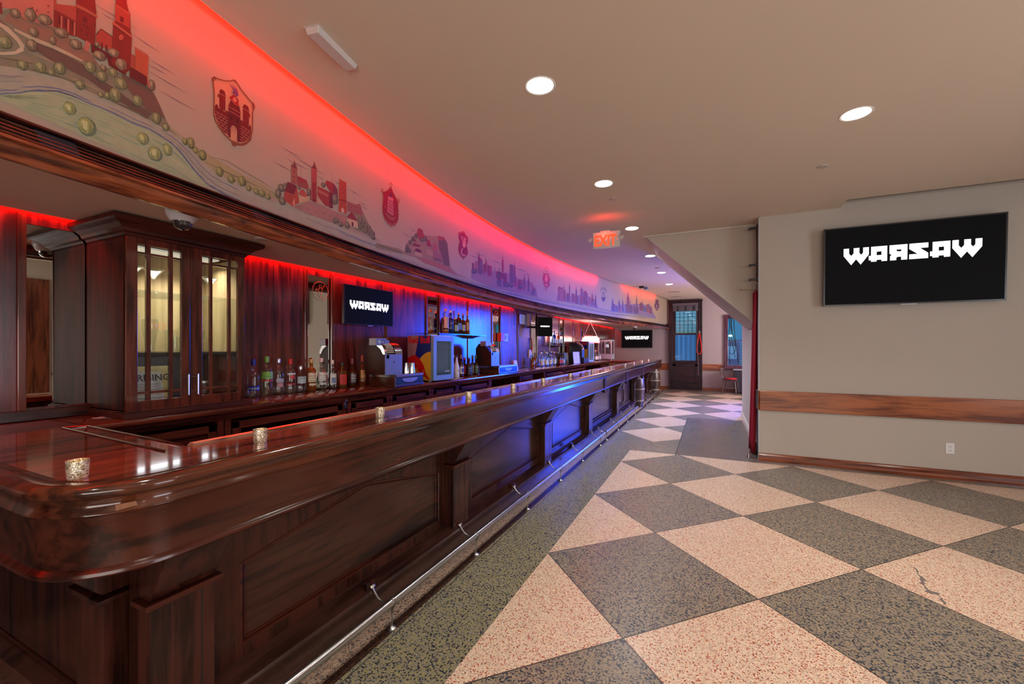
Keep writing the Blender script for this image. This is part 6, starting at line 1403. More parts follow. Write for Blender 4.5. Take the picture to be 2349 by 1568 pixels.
# ================================================================ the painted panorama on the curved wall
mur = thing('mural', 'long painted panorama of towns, river and heraldic crests on the curved wall above the bar', 'mural', (arc(6), 6, 2.21))
PC = {}
def paint(c):
    k = '%02x%02x%02x' % c
    if k not in PC: PC[k] = plain('paint_' + k, lin(*c)[:3], .65, noise=.13, scale=26)
    return PC[k]
class Art:
    """flat paint laid on the curved wall; outlines are sightings (x, y) on that wall"""
    def __init__(s, ox=0, oy=0, k=1.0): s.mb = MB(mur.location); s.cols = []; s.t = (ox, oy, k)
    def z(s, ox, oy, k): s.t = (ox, oy, k); return s
    def ci(s, c):
        if c not in s.cols: s.cols.append(c)
        return s.cols.index(c)
    def w(s, y, z, lay):
        nx, ny = arcn(y); o = MOFF + .0003 + .0003 * lay; return (arc(y) + nx * o, y + ny * o, min(z, 3.29))
    def yz(s, pts):
        ox, oy, k = s.t; return [onarc(ox + x / k, oy + y / k) for x, y in pts]
    def poly(s, pts, c, lay=1):
        q = s.yz(pts); mi = s.ci(c)
        for t in tessellate_polygon([[Vector((a, b, 0)) for a, b in q]]):
            tri = [q[i] for i in t]; y0 = min(p[0] for p in tri); y1 = max(p[0] for p in tri)
            n = max(1, int((y1 - y0) / .12 + .999))
            for j in range(n):
                a, b = y0 + (y1 - y0) * j / n, y0 + (y1 - y0) * (j + 1) / n; cur = tri
                for lim, sg in ((a, 1), (b, -1)):
                    out = []
                    for i in range(len(cur)):
                        p, r = cur[i], cur[(i + 1) % len(cur)]; ip = sg * (p[0] - lim) >= -1e-9; ir = sg * (r[0] - lim) >= -1e-9
                        if ip: out.append(p)
                        if ip != ir: f = (lim - p[0]) / (r[0] - p[0]); out.append((lim, p[1] + (r[1] - p[1]) * f))
                    cur = out
                    if len(cur) < 3: break
                if len(cur) >= 3: s.mb.add([s.w(y, z, lay) for y, z in cur], [tuple(range(len(cur)))], mi)
        return s
    def line(s, pts, c, wd=1.5, lay=4, taper=False):
        n = len(pts)
        for i in range(n - 1):
            (x0, y0), (x1, y1) = pts[i], pts[i + 1]; L = math.hypot(x1 - x0, y1 - y0) or 1; nx, ny = -(y1 - y0) / L * wd / 2, (x1 - x0) / L * wd / 2
            e = .15 if taper and i == n - 2 else 1; b = .15 if taper and i == 0 else 1
            s.poly([(x0 + nx * b, y0 + ny * b), (x1 + nx * e, y1 + ny * e), (x1 - nx * e, y1 - ny * e), (x0 - nx * b, y0 - ny * b)], c, lay)
        return s
    def blob(s, x, y, rx, ry, c, lay=3, n=12, wob=.08, tilt=0.0):
        rnd = random.Random(int(x * 7 + y * 13)); P = []
        for k in range(n):
            a = 2 * PI * k / n; r = 1 + wob * (rnd.random() * 2 - 1); u, v = rx * r * math.cos(a), ry * r * math.sin(a); P.append((x + u, y + v + tilt * u))
        return s.poly(P, c, lay)
    def tree(s, x, y, rx, ry, lay=3, c=(118, 122, 82), hi=(152, 152, 108), sh=(82, 88, 62)):
        s.blob(x, y, rx, ry, sh, lay, tilt=.3); s.blob(x - rx * .10, y - ry * .08, rx * .88, ry * .88, c, lay + 1, tilt=.3); s.blob(x - rx * .28, y - ry * .22, rx * .42, ry * .50, hi, lay + 2, n=9, wob=.25, tilt=.3)
        if rx > 18:
            for q, cc in ((-.5, sh), (-.05, hi), (.32, sh), (.62, sh)): s.line([(x + rx * .1, y + ry * .9), (x + rx * (q * 1.15 + .05), y + ry * .15), (x + rx * q, y - ry * .55)], cc, rx * .10, lay + 3, True)
        return s
    def done(s, name, parent=None): return s.mb.build(name, [paint(c) for c in s.cols], parent or mur, fix=False)
def lerp(P, x):
    for (a, b), (c, d) in zip(P, P[1:]):
        if a <= x <= c: return b + (d - b) * (x - a) / (c - a)
    return P[0][1] if x < P[0][0] else P[-1][1]
BANK = [(-160, 95), (0, 139), (38, 143), (77, 149), (134, 163), (172, 172), (199, 186), (226, 200), (277, 224), (325, 247), (373, 272), (415, 296), (441, 314), (464, 336), (492, 368), (521, 393), (578, 422), (633, 447), (671, 463), (703, 479),
        (798, 524), (846, 546), (900, 566), (944, 581), (977, 602), (1001, 610), (1046, 620), (1087, 639), (1119, 650), (1141, 660), (1166, 666), (1221, 677), (1242, 681), (1284, 689), (1314, 694), (1358, 701), (1376, 706), (1407, 712), (1437, 717), (1470, 721), (1510, 727)]
LOW = [(-160, 195), (0, 209), (38, 209.5), (76, 205), (115, 201), (163, 203), (191, 212), (239, 233), (287, 253), (325, 274), (373, 293), (400, 310), (425, 329), (448, 355), (470, 387), (502, 422), (534, 441), (591, 467), (655, 495), (719, 521),
       (814, 556), (910, 587), (961, 606), (1024, 628), (1072, 643), (1119, 656), (1166, 670), (1229, 685), (1289, 697), (1339, 707), (1376, 714), (1425, 722), (1510, 731)]
xs_ = sorted(set([p[0] for p in BANK] + [p[0] for p in LOW]))
a = Art(); a.poly([(x, lerp(BANK, x)) for x in xs_] + [(x, lerp(LOW, x)) for x in reversed(xs_)], (150, 142, 122), 1)
def stroke(f0, f1, x0, x1, c, wd, n=14):
    P = []
    for i in range(n + 1):
        x = x0 + (x1 - x0) * i / n; f = f0 + (f1 - f0) * i / n + .02 * math.sin(i * 1.9 + x0); b, l = lerp(BANK, x), lerp(LOW, x); P.append((x, b + (l - b) * f))
    a.line(P, c, wd, 3, True)
stroke(.985, .985, -150, 500, (92, 102, 128), 3.2, 40); stroke(.97, .97, 380, 900, (84, 92, 116), 2.2, 40); stroke(.95, .95, 880, 1500, (90, 96, 120), 1.3, 40)
rs = random.Random(3)
for i in range(70):
    x0 = rs.choice([rs.uniform(-150, 400), rs.uniform(380, 950), rs.uniform(900, 1480)]); f = 1 - rs.random() ** 2 * .9; sc = 1 if x0 < 450 else (.6 if x0 < 950 else .35)
    stroke(f * .96, f * .98, x0, x0 + rs.uniform(60, 190) * sc, rs.choice([(104, 112, 128), (128, 128, 124), (110, 108, 104), (160, 152, 134), (92, 102, 126)]), rs.uniform(1.0, 2.6) * sc, 8)
a.done('painted_river')
# meadow
a = Art(); UP = [p for p in LOW if p[0] <= 502]; DN = [(496, 427), (464, 420), (432, 402), (357, 371), (286, 337), (214, 305), (161, 280), (107, 255), (54, 230), (14, 214), (-160, 205)]
a.poly(UP + DN, (150, 154, 118), 1)
for i in range(46):
    x0 = rs.uniform(20, 400); f = rs.random(); L = rs.uniform(40, 110); P = []
    for k in range(6):
        x = min(x0 + L * k / 5, 492); u = lerp(LOW, x); d = lerp(sorted(DN), x); P.append((x, u + (d - u) * (f * .9 + .06)))
    a.line(P, rs.choice([(138, 150, 114), (134, 146, 116), (162, 162, 124), (124, 142, 114), (146, 152, 112)]), rs.uniform(1.2, 3.5), 2, True)
a.z(0, 180, 5.6)
for x, y, rx, ry in ((1060, 350, 85, 88), (1275, 585, 118, 122), (1985, 745, 80, 82), (2140, 940, 92, 98)): a.tree(x, y, rx, ry, 3, (140, 144, 84), (176, 178, 120), (92, 108, 84))
a.z(400, 100, 3.137); a.tree(32, 750, 34, 46, 3, (140, 144, 84), (170, 172, 116), (96, 110, 84)); a.done('painted_meadow')
# near hill with rocks and road
a = Art(0, 0, 5.226)
a.poly([(-700, -80), (0, 80), (300, 60), (480, 200), (800, 290), (1000, 420), (1240, 600), (1330, 740), (1600, 840), (1700, 890), (1900, 1000), (1985, 1090), (2060, 1250), (2120, 1390), (2195, 1540), (2320, 1660), (2195, 1565), (1950, 1425), (1700, 1292), (1450, 1172), (1180, 1047), (1040, 972), (900, 902), (700, 852), (400, 782), (200, 748), (0, 728), (-700, 560)], (122, 112, 90), 1)
a.poly([(300, 60), (480, 200), (800, 290), (1000, 420), (1240, 600), (1330, 740), (1180, 700), (980, 590), (780, 480), (560, 400), (330, 260), (200, 190)], (134, 96, 76), 2)
a.poly([(600, 470), (780, 540), (980, 640), (1160, 740), (1290, 880), (1500, 1010), (1720, 1180), (1960, 1330), (1900, 1400), (1640, 1220), (1400, 1060), (1180, 900), (960, 790), (760, 680), (600, 570)], (92, 72, 60), 2)
a.poly([(1600, 850), (1900, 1000), (1985, 1090), (2060, 1250), (2120, 1400), (1900, 1290), (1760, 1150), (1650, 1000)], (100, 74, 60), 3)
a.poly([(-700, 440), (0, 560), (200, 580), (340, 570), (400, 520), (360, 450), (280, 370), (180, 280), (100, 230), (90, 205), (160, 220), (260, 280), (380, 400), (450, 500), (440, 570), (340, 610), (200, 615), (0, 600), (-700, 480)], (176, 160, 132), 3)
a.poly([(330, 290), (560, 400), (780, 490), (1000, 600), (1150, 690), (1130, 700), (960, 620), (760, 525), (540, 440), (330, 320)], (172, 152, 122), 3)
a.poly([(0, 100), (120, 130), (260, 260), (160, 230), (60, 210), (0, 240), (-700, 200), (-700, 0)], (110, 92, 76), 2)
rs = random.Random(5)
for i in range(44):
    x, y = rs.uniform(620, 2050), 0; y = 480 + (x - 600) * .60 + rs.uniform(0, 90); a.line([(x, y), (x + rs.uniform(10, 60), y + rs.uniform(50, 110))], rs.choice([(70, 54, 46), (120, 100, 82), (84, 66, 54)]), rs.uniform(4, 12), 4, True)
for x0, y0, x1, y1, c in ((120, 640, 620, 740, (92, 92, 62)), (500, 780, 1000, 930, (84, 86, 58)), (1000, 930, 1200, 1030, (80, 80, 56)), (1480, 1180, 1950, 1400, (86, 84, 60)), (900, 850, 1400, 1080, (140, 128, 98)), (450, 560, 900, 760, (140, 128, 100))): a.line([(x0, y0), ((x0 + x1) / 2, (y0 + y1) / 2 - 8), (x1, y1)], c, 22, 4, True)
for x, y, rx, ry in ((15, 430, 70, 100), (220, 460, 88, 84), (70, 680, 62, 58), (430, 740, 66, 60), (640, 765, 72, 70), (770, 830, 46, 40), (870, 780, 74, 74), (1110, 980, 60, 60), (1355, 1105, 36, 36), (1430, 1115, 36, 44), (1530, 1105, 72, 92), (1595, 970, 76, 76), (1232, 768, 70, 74), (1370, 880, 66, 66), (1500, 835, 54, 58),
                     (1790, 1180, 62, 70), (2010, 1390, 56, 74), (2122, 1500, 42, 50)): a.tree(x, y, rx, ry, 5)
for x, y, rx, ry in ((540, 500, 70, 70), (785, 440, 44, 60), (560, 340, 60, 60), (1385, 780, 40, 40), (1060, 490, 76, 66), (890, 350, 90, 60), (520, 130, 72, 80), (690, 190, 92, 68), (345, 110, 62, 60), (1600, 740, 76, 80), (1510, 600, 76, 58), (1340, 630, 80, 60), (1310, 495, 30, 34), (1955, 990, 40, 70)): a.tree(x, y, rx, ry, 7, (118, 108, 82), (156, 142, 110), (80, 66, 52))
a.z(400, 100, 3.137)
a.poly([(-10, 500), (40, 590), (130, 660), (200, 745), (290, 842), (380, 922), (560, 1012), (730, 1092), (850, 1140), (840, 1120), (780, 1060), (700, 1000), (560, 930), (430, 850), (330, 790), (240, 730), (150, 660), (60, 590)], (150, 136, 96), 1)
a.line([(330, 800), (450, 830), (560, 900), (700, 985), (800, 1050)], (128, 118, 84), 8, 2, True); a.line([(300, 840), (420, 900), (560, 965), (700, 1030)], (104, 98, 66), 8, 2, True)
for x, y, r, q in ((20, 580, 24, 24), (155, 690, 20, 26), (198, 700, 28, 42), (230, 755, 18, 24), (280, 790, 28, 38), (400, 910, 28, 38), (483, 965, 28, 30), (558, 980, 30, 38), (605, 1030, 20, 22), (660, 1055, 24, 22), (700, 1068, 26, 28), (740, 1095, 22, 18)): a.tree(x, y, r, q, 3, (124, 122, 70), (152, 148, 96), (66, 72, 46))
a.done('painted_hill')
# wisps of cloud
for x0, y0, x1, y1 in ((245, 0, 345, 62), (330, 70, 398, 117), (367, 127, 430, 167), (366, 155, 456, 210), (366, 140, 410, 166), (391, 201, 474, 249), (262, 22, 292, 40), (662, 330, 716, 362), (691, 353, 768, 400), (676, 359, 730, 388), (647, 365, 690, 390), (747, 400, 765, 411), (785, 412, 800, 421), (813, 428, 850, 450), (838, 458, 862, 472), (845, 470, 862, 478), (955, 522, 968, 530), (938, 532, 960, 545), (1098, 578, 1124, 587), (1088, 583, 1108, 590), (1136, 594, 1160, 603), (1190, 612, 1222, 624), (1212, 625, 1226, 631)):
    a = Art(); a.line([(x0, y0), ((x0 + x1) / 2, (y0 + y1) / 2 + 1), (x1, y1)], (84, 60, 84), 1.5 if x0 < 700 else 1.1, 2, True); a.done('painted_cloud_line')
# near castle
K = (112, 34, 24); KD = (84, 22, 18); KP = (170, 100, 84); KO = (160, 78, 48)
a = Art(0, 0, 5.226)
a.poly([(-600, -500), (300, -400), (800, -100), (795, 285), (480, 198), (300, 62), (0, 0), (-600, -200)], KP, 5); a.poly([(20, -60), (180, -20), (185, 120), (30, 70)], K, 6)
a.poly([(800, -200), (830, 0), (1062, 30), (1062, 215), (800, 62)], (148, 66, 50), 6); a.poly([(800, 62), (1060, 215), (1055, 400), (990, 380), (800, 275)], K, 6)
for x in (880, 960, 1035): a.poly([(x, 140 + (x - 880) * .5), (x + 18, 150 + (x - 880) * .5), (x + 14, 330 + (x - 880) * .4), (x - 4, 320 + (x - 880) * .4)], KP, 7)
for x in (850, 925, 1005): a.poly([(x, 130 + (x - 850) * .5), (x + 22, 142 + (x - 850) * .5), (x + 22, 245 + (x - 850) * .5), (x, 235 + (x - 850) * .5)], KD, 7)
a.poly([(1062, -350), (1262, -250), (1300, 100), (1285, 500), (1200, 470), (1060, 390)], K, 6); a.poly([(1062, 0), (1180, 60), (1315, 150), (1310, 175), (1170, 95), (1062, 40)], (150, 82, 58), 7); a.poly([(1145, 150), (1190, 172), (1190, 240), (1145, 218)], KD, 7)
for x, y in ((1115, 300), (1185, 350), (1145, 240), (1185, 270), (1275, 235)): a.poly([(x, y), (x + 16, y + 8), (x + 16, y + 40), (x, y + 32)], KD, 7)
for x, y in ((530, 30), (585, 65), (720, 10), (720, 85)): a.poly([(x, y), (x + 24, y + 8), (x + 24, y + 30), (x, y + 22)], (120, 60, 52), 6)
a.poly([(1298, 375), (1355, 305), (1490, 402), (1482, 565), (1298, 495)], (150, 62, 46), 6); a.line([(1298, 378), (1355, 305), (1490, 402)], KD, 8, 7)
for x in (1355, 1408): a.poly([(x, 470 + (x - 1355) * .5), (x + 20, 478 + (x - 1355) * .5), (x + 20, 560 + (x - 1355) * .5), (x, 550 + (x - 1355) * .5)], KD, 7)
a.poly([(1240, 480), (1470, 620), (1540, 680), (1660, 770), (1650, 870), (1450, 750), (1430, 660), (1240, 590)], KD, 6); a.poly([(1180, 440), (1232, 480), (1200, 585), (1150, 555)], KP, 7)
a.poly([(1535, -420), (1650, -350), (1660, 0), (1700, 160), (1705, 340), (1722, 400), (1702, 800), (1640, 850), (1480, 730), (1500, 240), (1530, 200)], K, 7); a.poly([(1525, 30), (1690, 120), (1695, 300), (1520, 205)], (146, 62, 46), 8); a.poly([(1490, 215), (1718, 390), (1722, 420), (1490, 245)], (160, 90, 66), 9); a.poly([(1580, 150), (1622, 175), (1622, 235), (1580, 212)], KD, 9); a.blob(1592, 410, 28, 34, (160, 84, 62), 9)
a.poly([(1525, 0), (1700, 120), (1705, 150), (1525, 35)], (150, 76, 56), 9)
for x, y in ((1500, 215), (1515, 165), (1700, 330), (1712, 380), (1695, 130), (1300, 110), (1315, 145), (1275, 70)): a.line([(x, y), (x, y - 44)], KD, 9, 10, True)
a.poly([(1702, 600), (1762, 640), (1760, 830), (1700, 780)], (140, 66, 46), 7); a.poly([(1760, 548), (1918, 645), (1902, 1000), (1850, 880), (1760, 820)], KO, 8)
for k in range(6): x = 1760 + 27 * k; a.poly([(x, 552 + 17 * k), (x + 13, 560 + 17 * k), (x + 13, 532 + 17 * k), (x, 524 + 17 * k)], KO, 8)
a.poly([(1700, 770), (1760, 800), (1900, 890), (1892, 1000), (1690, 890)], KD, 9); a.line([(1902, 900), (1930, 1030)], KP, 16, 9)
a.done('painted_castle')
# second town
a = Art(640, 330, 6.82)
a.poly([(0, 720), (90, 800), (240, 940), (380, 960), (480, 900), (620, 870), (740, 910), (900, 990), (1050, 1060), (1200, 1130), (1350, 1200), (1440, 1080), (1530, 1260), (1590, 1420), (1720, 1530), (1500, 1455), (1200, 1330), (950, 1240), (700, 1130), (450, 1010), (240, 930), (0, 860)], (154, 128, 106), 2)
a.poly([(0, 690), (80, 740), (210, 880), (0, 790)], (140, 128, 88), 2)
a.poly([(380, 970), (620, 880), (900, 1000), (1180, 1110), (1160, 1270), (900, 1190), (640, 1090)], (150, 108, 96), 3); rs = random.Random(9)
for i in range(60): x = rs.uniform(420, 1100); y = 930 + (x - 420) * .28 + rs.uniform(0, 110); a.line([(x, y), (x + rs.uniform(20, 50), y + rs.uniform(8, 22))], (112, 76, 70), 3, 4)
a.poly([(1180, 1110), (1360, 950), (1440, 1070), (1540, 1290), (1590, 1430), (1300, 1330)], (126, 112, 86), 3)
a.poly([(330, 330), (420, 372), (430, 620), (330, 600)], (142, 84, 68), 5); a.poly([(325, 328), (345, 300), (370, 290), (380, 228), (392, 285), (410, 330), (428, 385)], (112, 58, 52), 5)
for y in (400, 480, 560): a.poly([(365, y), (378, y + 4), (378, y + 30), (365, y + 26)], KD, 6)
a.poly([(430, 480), (560, 548), (600, 640), (590, 700), (430, 640)], (132, 66, 56), 5); a.poly([(430, 480), (555, 545), (585, 600), (440, 560)], (140, 44, 40), 6); a.line([(485, 540), (485, 350)], (120, 60, 54), 16, 6, True); a.line([(568, 600), (568, 520)], KD, 8, 6, True)
a.poly([(230, 720), (275, 572), (412, 632), (375, 775)], (104, 30, 34), 7); a.poly([(212, 860), (230, 720), (375, 775), (415, 640), (450, 900), (362, 962)], (156, 62, 40), 6); a.poly([(345, 905), (378, 820), (390, 960), (362, 962)], (190, 118, 92), 8)
for i in range(14): x = 240 + (i % 5) * 30; y = 760 + (i // 5) * 45 + (i % 5) * 10; a.poly([(x, y), (x + 9, y + 3), (x + 9, y + 14), (x, y + 11)], KD, 8)
a.poly([(440, 760), (490, 690), (520, 700), (590, 800), (530, 812)], (160, 70, 54), 7); a.poly([(440, 780), (520, 810), (590, 800), (600, 870), (490, 905), (450, 900)], (176, 142, 104), 6)
a.poly([(640, 345), (722, 385), (722, 600), (640, 575)], (150, 66, 62), 6); a.poly([(640, 575), (722, 600), (722, 910), (622, 860)], (128, 42, 32), 6); a.poly([(640, 350), (668, 320), (686, 250), (704, 330), (728, 385)], (104, 44, 44), 7); a.poly([(665, 850), (685, 856), (685, 892), (665, 886)], KD, 8)
for y in range(590, 880, 34): a.poly([(634, y), (648, y + 6), (648, y + 20), (634, y + 14)], (186, 140, 116), 8); a.poly([(712, y + 26), (726, y + 32), (726, y + 46), (712, y + 40)], (186, 140, 116), 8)
a.poly([(735, 640), (850, 700), (960, 760), (970, 990), (850, 950), (735, 790)], (136, 48, 36), 6); a.poly([(735, 680), (905, 770), (905, 830), (735, 735)], (150, 68, 52), 7); a.poly([(910, 740), (958, 760), (968, 990), (915, 985)], (96, 34, 38), 7)
for x in range(750, 900, 22): a.poly([(x, 705 + (x - 750) * .52), (x + 9, 710 + (x - 750) * .52), (x + 9, 745 + (x - 750) * .52), (x, 740 + (x - 750) * .52)], (180, 120, 96), 8)
a.poly([(725, 770), (800, 900), (800, 935), (725, 905)], (170, 136, 110), 8)
a.poly([(850, 600), (875, 550), (985, 605), (1035, 690), (1045, 830), (960, 790)], (136, 44, 44), 6); a.poly([(975, 640), (990, 620), (1040, 700), (1046, 850), (970, 800)], (104, 44, 56), 7); a.line([(952, 610), (952, 440)], (120, 52, 52), 16, 7, True)
for p in ((1068, 530), (1170, 575)): pass
a.poly([(1068, 525), (1090, 545), (1110, 550), (1120, 565), (1145, 572), (1150, 588), (1172, 575), (1180, 1090), (1055, 1040)], (160, 62, 34), 7)
for i in range(40): x = 1072 + (i * 37) % 95; y = 600 + (i * 53) % 430; a.poly([(x, y), (x + 14, y + 5), (x + 14, y + 13), (x, y + 8)], (124, 40, 28), 8)
a.poly([(1095, 1050), (1095, 1000), (1115, 985), (1135, 1010), (1138, 1065)], (196, 156, 128), 9); a.poly([(1062, 850), (1182, 880), (1182, 892), (1062, 862)], KD, 9)
a.poly([(1190, 880), (1320, 930), (1385, 920), (1430, 1060), (1425, 1110), (1190, 1040)], (140, 84, 74), 5)
for i in range(18): x = 1205 + (i % 6) * 36; y = 930 + (i // 6) * 36 + (i % 6) * 10; a.poly([(x, y), (x + 12, y + 4), (x + 12, y + 20), (x, y + 16)], (96, 54, 54), 6)
a.poly([(1180, 1135), (1255, 1050), (1350, 1200)], (124, 40, 36), 8); a.poly([(1190, 1145), (1350, 1200), (1350, 1310), (1190, 1250)], (178, 148, 118), 7); a.poly([(1255, 1205), (1282, 1215), (1282, 1280), (1255, 1270)], KD, 8)
for x, y, rx, ry in ((130, 760, 44, 80), (180, 670, 50, 60), (195, 880, 52, 62), (240, 620, 30, 30), (820, 625, 32, 38), (1000, 850, 46, 90), (600, 740, 30, 60), (452, 670, 20, 30), (1000, 1190, 32, 44), (1090, 1240, 34, 44), (1190, 1260, 40, 54), (1035, 1180, 26, 46), (1395, 1160, 30, 40)): a.tree(x, y, rx, ry, 9, (104, 100, 80), (134, 126, 100), (72, 68, 60))
rs = random.Random(11)
for i in range(34): x = rs.uniform(1370, 1590); y = 1160 + (x - 1370) * .8 + rs.uniform(0, 140); y = min(y, 1320 + (x - 1200) * .36); a.tree(x, y, 28, 32, 9, (110, 102, 78), (134, 124, 94), (74, 68, 56))
a.done('painted_town')
# third town on its rock, skyline of many spires and two more
a = Art(930, 480, 6.349)
a.poly([(-330, 480), (0, 560), (90, 620), (100, 500), (230, 380), (280, 330), (450, 380), (640, 390), (690, 480), (730, 830), (830, 930), (1000, 1000), (800, 945), (640, 885), (500, 825), (370, 775), (240, 690), (90, 650), (-330, 560)], (142, 112, 92), 2)
a.poly([(90, 640), (300, 700), (500, 740), (720, 840), (800, 940), (640, 885), (500, 825), (360, 770), (240, 690)], (146, 94, 76), 3); a.poly([(560, 420), (640, 395), (690, 480), (728, 830), (640, 800), (600, 640), (570, 560)], (96, 78, 62), 3)
a.poly([(-330, 500), (0, 590), (60, 640), (0, 630), (-330, 540)], (122, 112, 78), 3)
a.poly([(275, 255), (340, 290), (345, 330), (370, 400), (300, 440), (255, 350)], (140, 54, 50), 5); a.poly([(205, 450), (230, 420), (255, 470)], (124, 40, 44), 5); a.poly([(195, 500), (300, 530), (310, 600), (190, 580)], (156, 116, 98), 5); a.poly([(220, 600), (245, 555), (310, 580), (325, 630)], (96, 44, 52), 6); a.poly([(225, 600), (325, 635), (325, 690), (230, 660)], (170, 136, 112), 6); a.poly([(190, 520), (210, 480), (300, 510), (300, 545)], (112, 46, 48), 6)
a.poly([(400, 450), (430, 430), (450, 500), (470, 540), (395, 520)], (128, 40, 44), 5); a.poly([(395, 560), (485, 600), (485, 680), (400, 650)], (160, 124, 100), 5); a.poly([(480, 520), (510, 460), (545, 540), (545, 620), (485, 600)], (150, 84, 84), 6); a.poly([(485, 610), (610, 640), (605, 760), (490, 700)], (136, 92, 92), 5); a.poly([(550, 370), (640, 395), (650, 440), (560, 450)], (140, 70, 62), 5)
for x in range(500, 600, 16): a.poly([(x, 700 + (x - 500) * .3), (x + 8, 703 + (x - 500) * .3), (x + 8, 730 + (x - 500) * .3), (x, 727 + (x - 500) * .3)], (60, 46, 60), 7)
for x, y0, y1, w in ((338, 300, 250, 6), (505, 350, 280, 7), (448, 360, 320, 5), (625, 390, 345, 5)): a.line([(x, y0), (x, y1)], (104, 56, 62), w, 5, True)
rs = random.Random(13)
for x, y in ((120, 540), (160, 470), (200, 420), (245, 375), (150, 590), (110, 590), (330, 430), (380, 420)): a.tree(x, y, 22, 34, 6, (92, 84, 70), (112, 104, 84), (62, 60, 58))
for i in range(40): x = rs.uniform(590, 725); y = 480 + rs.uniform(0, 300) + (x - 590) * .3; a.line([(x, y), (x + 14, y + 26)], (66, 58, 52), 4, 5, True)
for i in range(12): a.tree(-300 + i * 30, 500 + i * 10, 14, 20, 4, (112, 100, 66), (136, 122, 84), (72, 66, 50))
a.done('painted_town')
def skyline(ox, oy, k, base, spires, blocks, cols, seed, roof=(118, 44, 50), trees=()):
    a = Art(ox, oy, k); rs = random.Random(seed); a.poly(base, cols[0], 2)
    for x, y0, y1, w in blocks:
        c = rs.choice(cols[1:]); a.poly([(x, y0), (x + w, y0 + w * .30), (x + w, y1 + w * .25), (x, y1)], c, 3 + rs.randrange(3))
        if rs.random() < .6: a.poly([(x - 2, y0 + 3), (x + w * .4, y0 - w * .55), (x + w + 2, y0 + w * .32)], roof, 5 + rs.randrange(2))
        for q in range(int((y1 - y0) / 34)): a.poly([(x + w * .25, y0 + 14 + q * 32), (x + w * .45, y0 + 16 + q * 32), (x + w * .45, y0 + 30 + q * 32), (x + w * .25, y0 + 28 + q * 32)], (86, 50, 66), 7)
    for x, y0, y1, w in spires: a.poly([(x - w / 2, y1), (x - w / 2, y0 + (y1 - y0) * .35), (x - w * .28, y0 + (y1 - y0) * .3), (x, y0), (x + w * .28, y0 + (y1 - y0) * .32), (x + w / 2, y0 + (y1 - y0) * .38), (x + w / 2, y1 + w * .2)], rs.choice(cols[1:]), 6)
    for x, y, r in trees: a.tree(x, y, r, r * 1.2, 7, (92, 84, 84), (112, 104, 98), (64, 60, 68))
    a.done('painted_town')
c4 = [(136, 110, 118), (134, 62, 70), (112, 52, 64), (152, 92, 100), (100, 78, 94)]
skyline(930, 480, 6.349, [(1035, 860), (1100, 830), (1260, 880), (1400, 900), (1560, 920), (1700, 1000), (1900, 1060), (1960, 1180), (1985, 1280), (1850, 1255), (1500, 1170), (1340, 1140), (1200, 1080), (1030, 1000)],
        [(1138, 600, 800, 22), (1242, 690, 900, 26), (1480, 660, 900, 28), (1650, 730, 1050, 22), (1790, 925, 1100, 18), (1848, 945, 1110, 18), (1895, 1030, 1180, 22), (1430, 840, 900, 8), (1365, 820, 900, 8), (1952, 1105, 1200, 10)],
        [(1045, 770, 880, 26), (1085, 745, 900, 34), (1125, 720, 930, 66), (1200, 800, 930, 30), (1260, 800, 960, 66), (1385, 890, 990, 150), (1580, 790, 1060, 56), (1400, 1010, 1110, 60), (1480, 1040, 1120, 70), (1640, 960, 1120, 34), (1690, 1010, 1160, 70), (1775, 1010, 1170, 26), (1835, 1030, 1190, 26), (1885, 1150, 1240, 60)], c4, 21, trees=[(1060, 900, 26), (1090, 890, 24), (1420, 960, 22), (1560, 1090, 26), (1600, 1100, 26), (1740, 1120, 22)])
c5 = [(128, 104, 118), (126, 60, 68), (140, 82, 92), (104, 58, 76), (112, 84, 106)]
skyline(1240, 590, 8.1, [(355, 800), (370, 700), (450, 690), (600, 720), (900, 680), (1090, 860), (1130, 940), (1350, 985), (1350, 1005), (1100, 945), (900, 895), (600, 845), (355, 800)], [(500, 490, 640, 16), (596, 440, 700, 20), (720, 530, 740, 26), (823, 520, 700, 34), (1012, 640, 820, 30), (1075, 650, 880, 24)],
        [(380, 570, 790, 80), (450, 560, 800, 34), (485, 610, 800, 44), (540, 680, 810, 60), (630, 660, 820, 70), (700, 720, 850, 60), (795, 590, 860, 50), (850, 650, 860, 80), (780, 760, 880, 40), (880, 790, 890, 70), (950, 750, 860, 40), (990, 780, 890, 70), (1055, 830, 920, 40)], c5, 22)
c6 = [(118, 110, 150), (112, 72, 104), (128, 84, 112), (92, 74, 122), (84, 92, 144)]
skyline(1240, 590, 8.1, [(1355, 920), (1400, 880), (1900, 860), (2090, 900), (2130, 1010), (2190, 1140), (1860, 1070), (1600, 1035), (1355, 1010)], [(1386, 745, 900, 26), (1508, 755, 960, 30), (1572, 750, 980, 22), (1672, 600, 1000, 46), (1830, 655, 1020, 22), (1790, 840, 1010, 26), (1930, 800, 950, 28), (2060, 830, 960, 16), (1630, 740, 960, 10), (1715, 760, 960, 10), (1440, 850, 960, 12), (1755, 850, 1000, 10)],
        [(1370, 870, 990, 60), (1440, 930, 1000, 50), (1500, 900, 1010, 40), (1560, 930, 1015, 36), (1620, 880, 1020, 40), (1655, 800, 1020, 44), (1700, 900, 1025, 50), (1770, 930, 1030, 50), (1815, 920, 1035, 50), (1880, 870, 980, 70), (1950, 900, 1000, 60), (2010, 890, 1020, 60), (2070, 930, 1040, 40)], c6, 23, roof=(96, 60, 96))
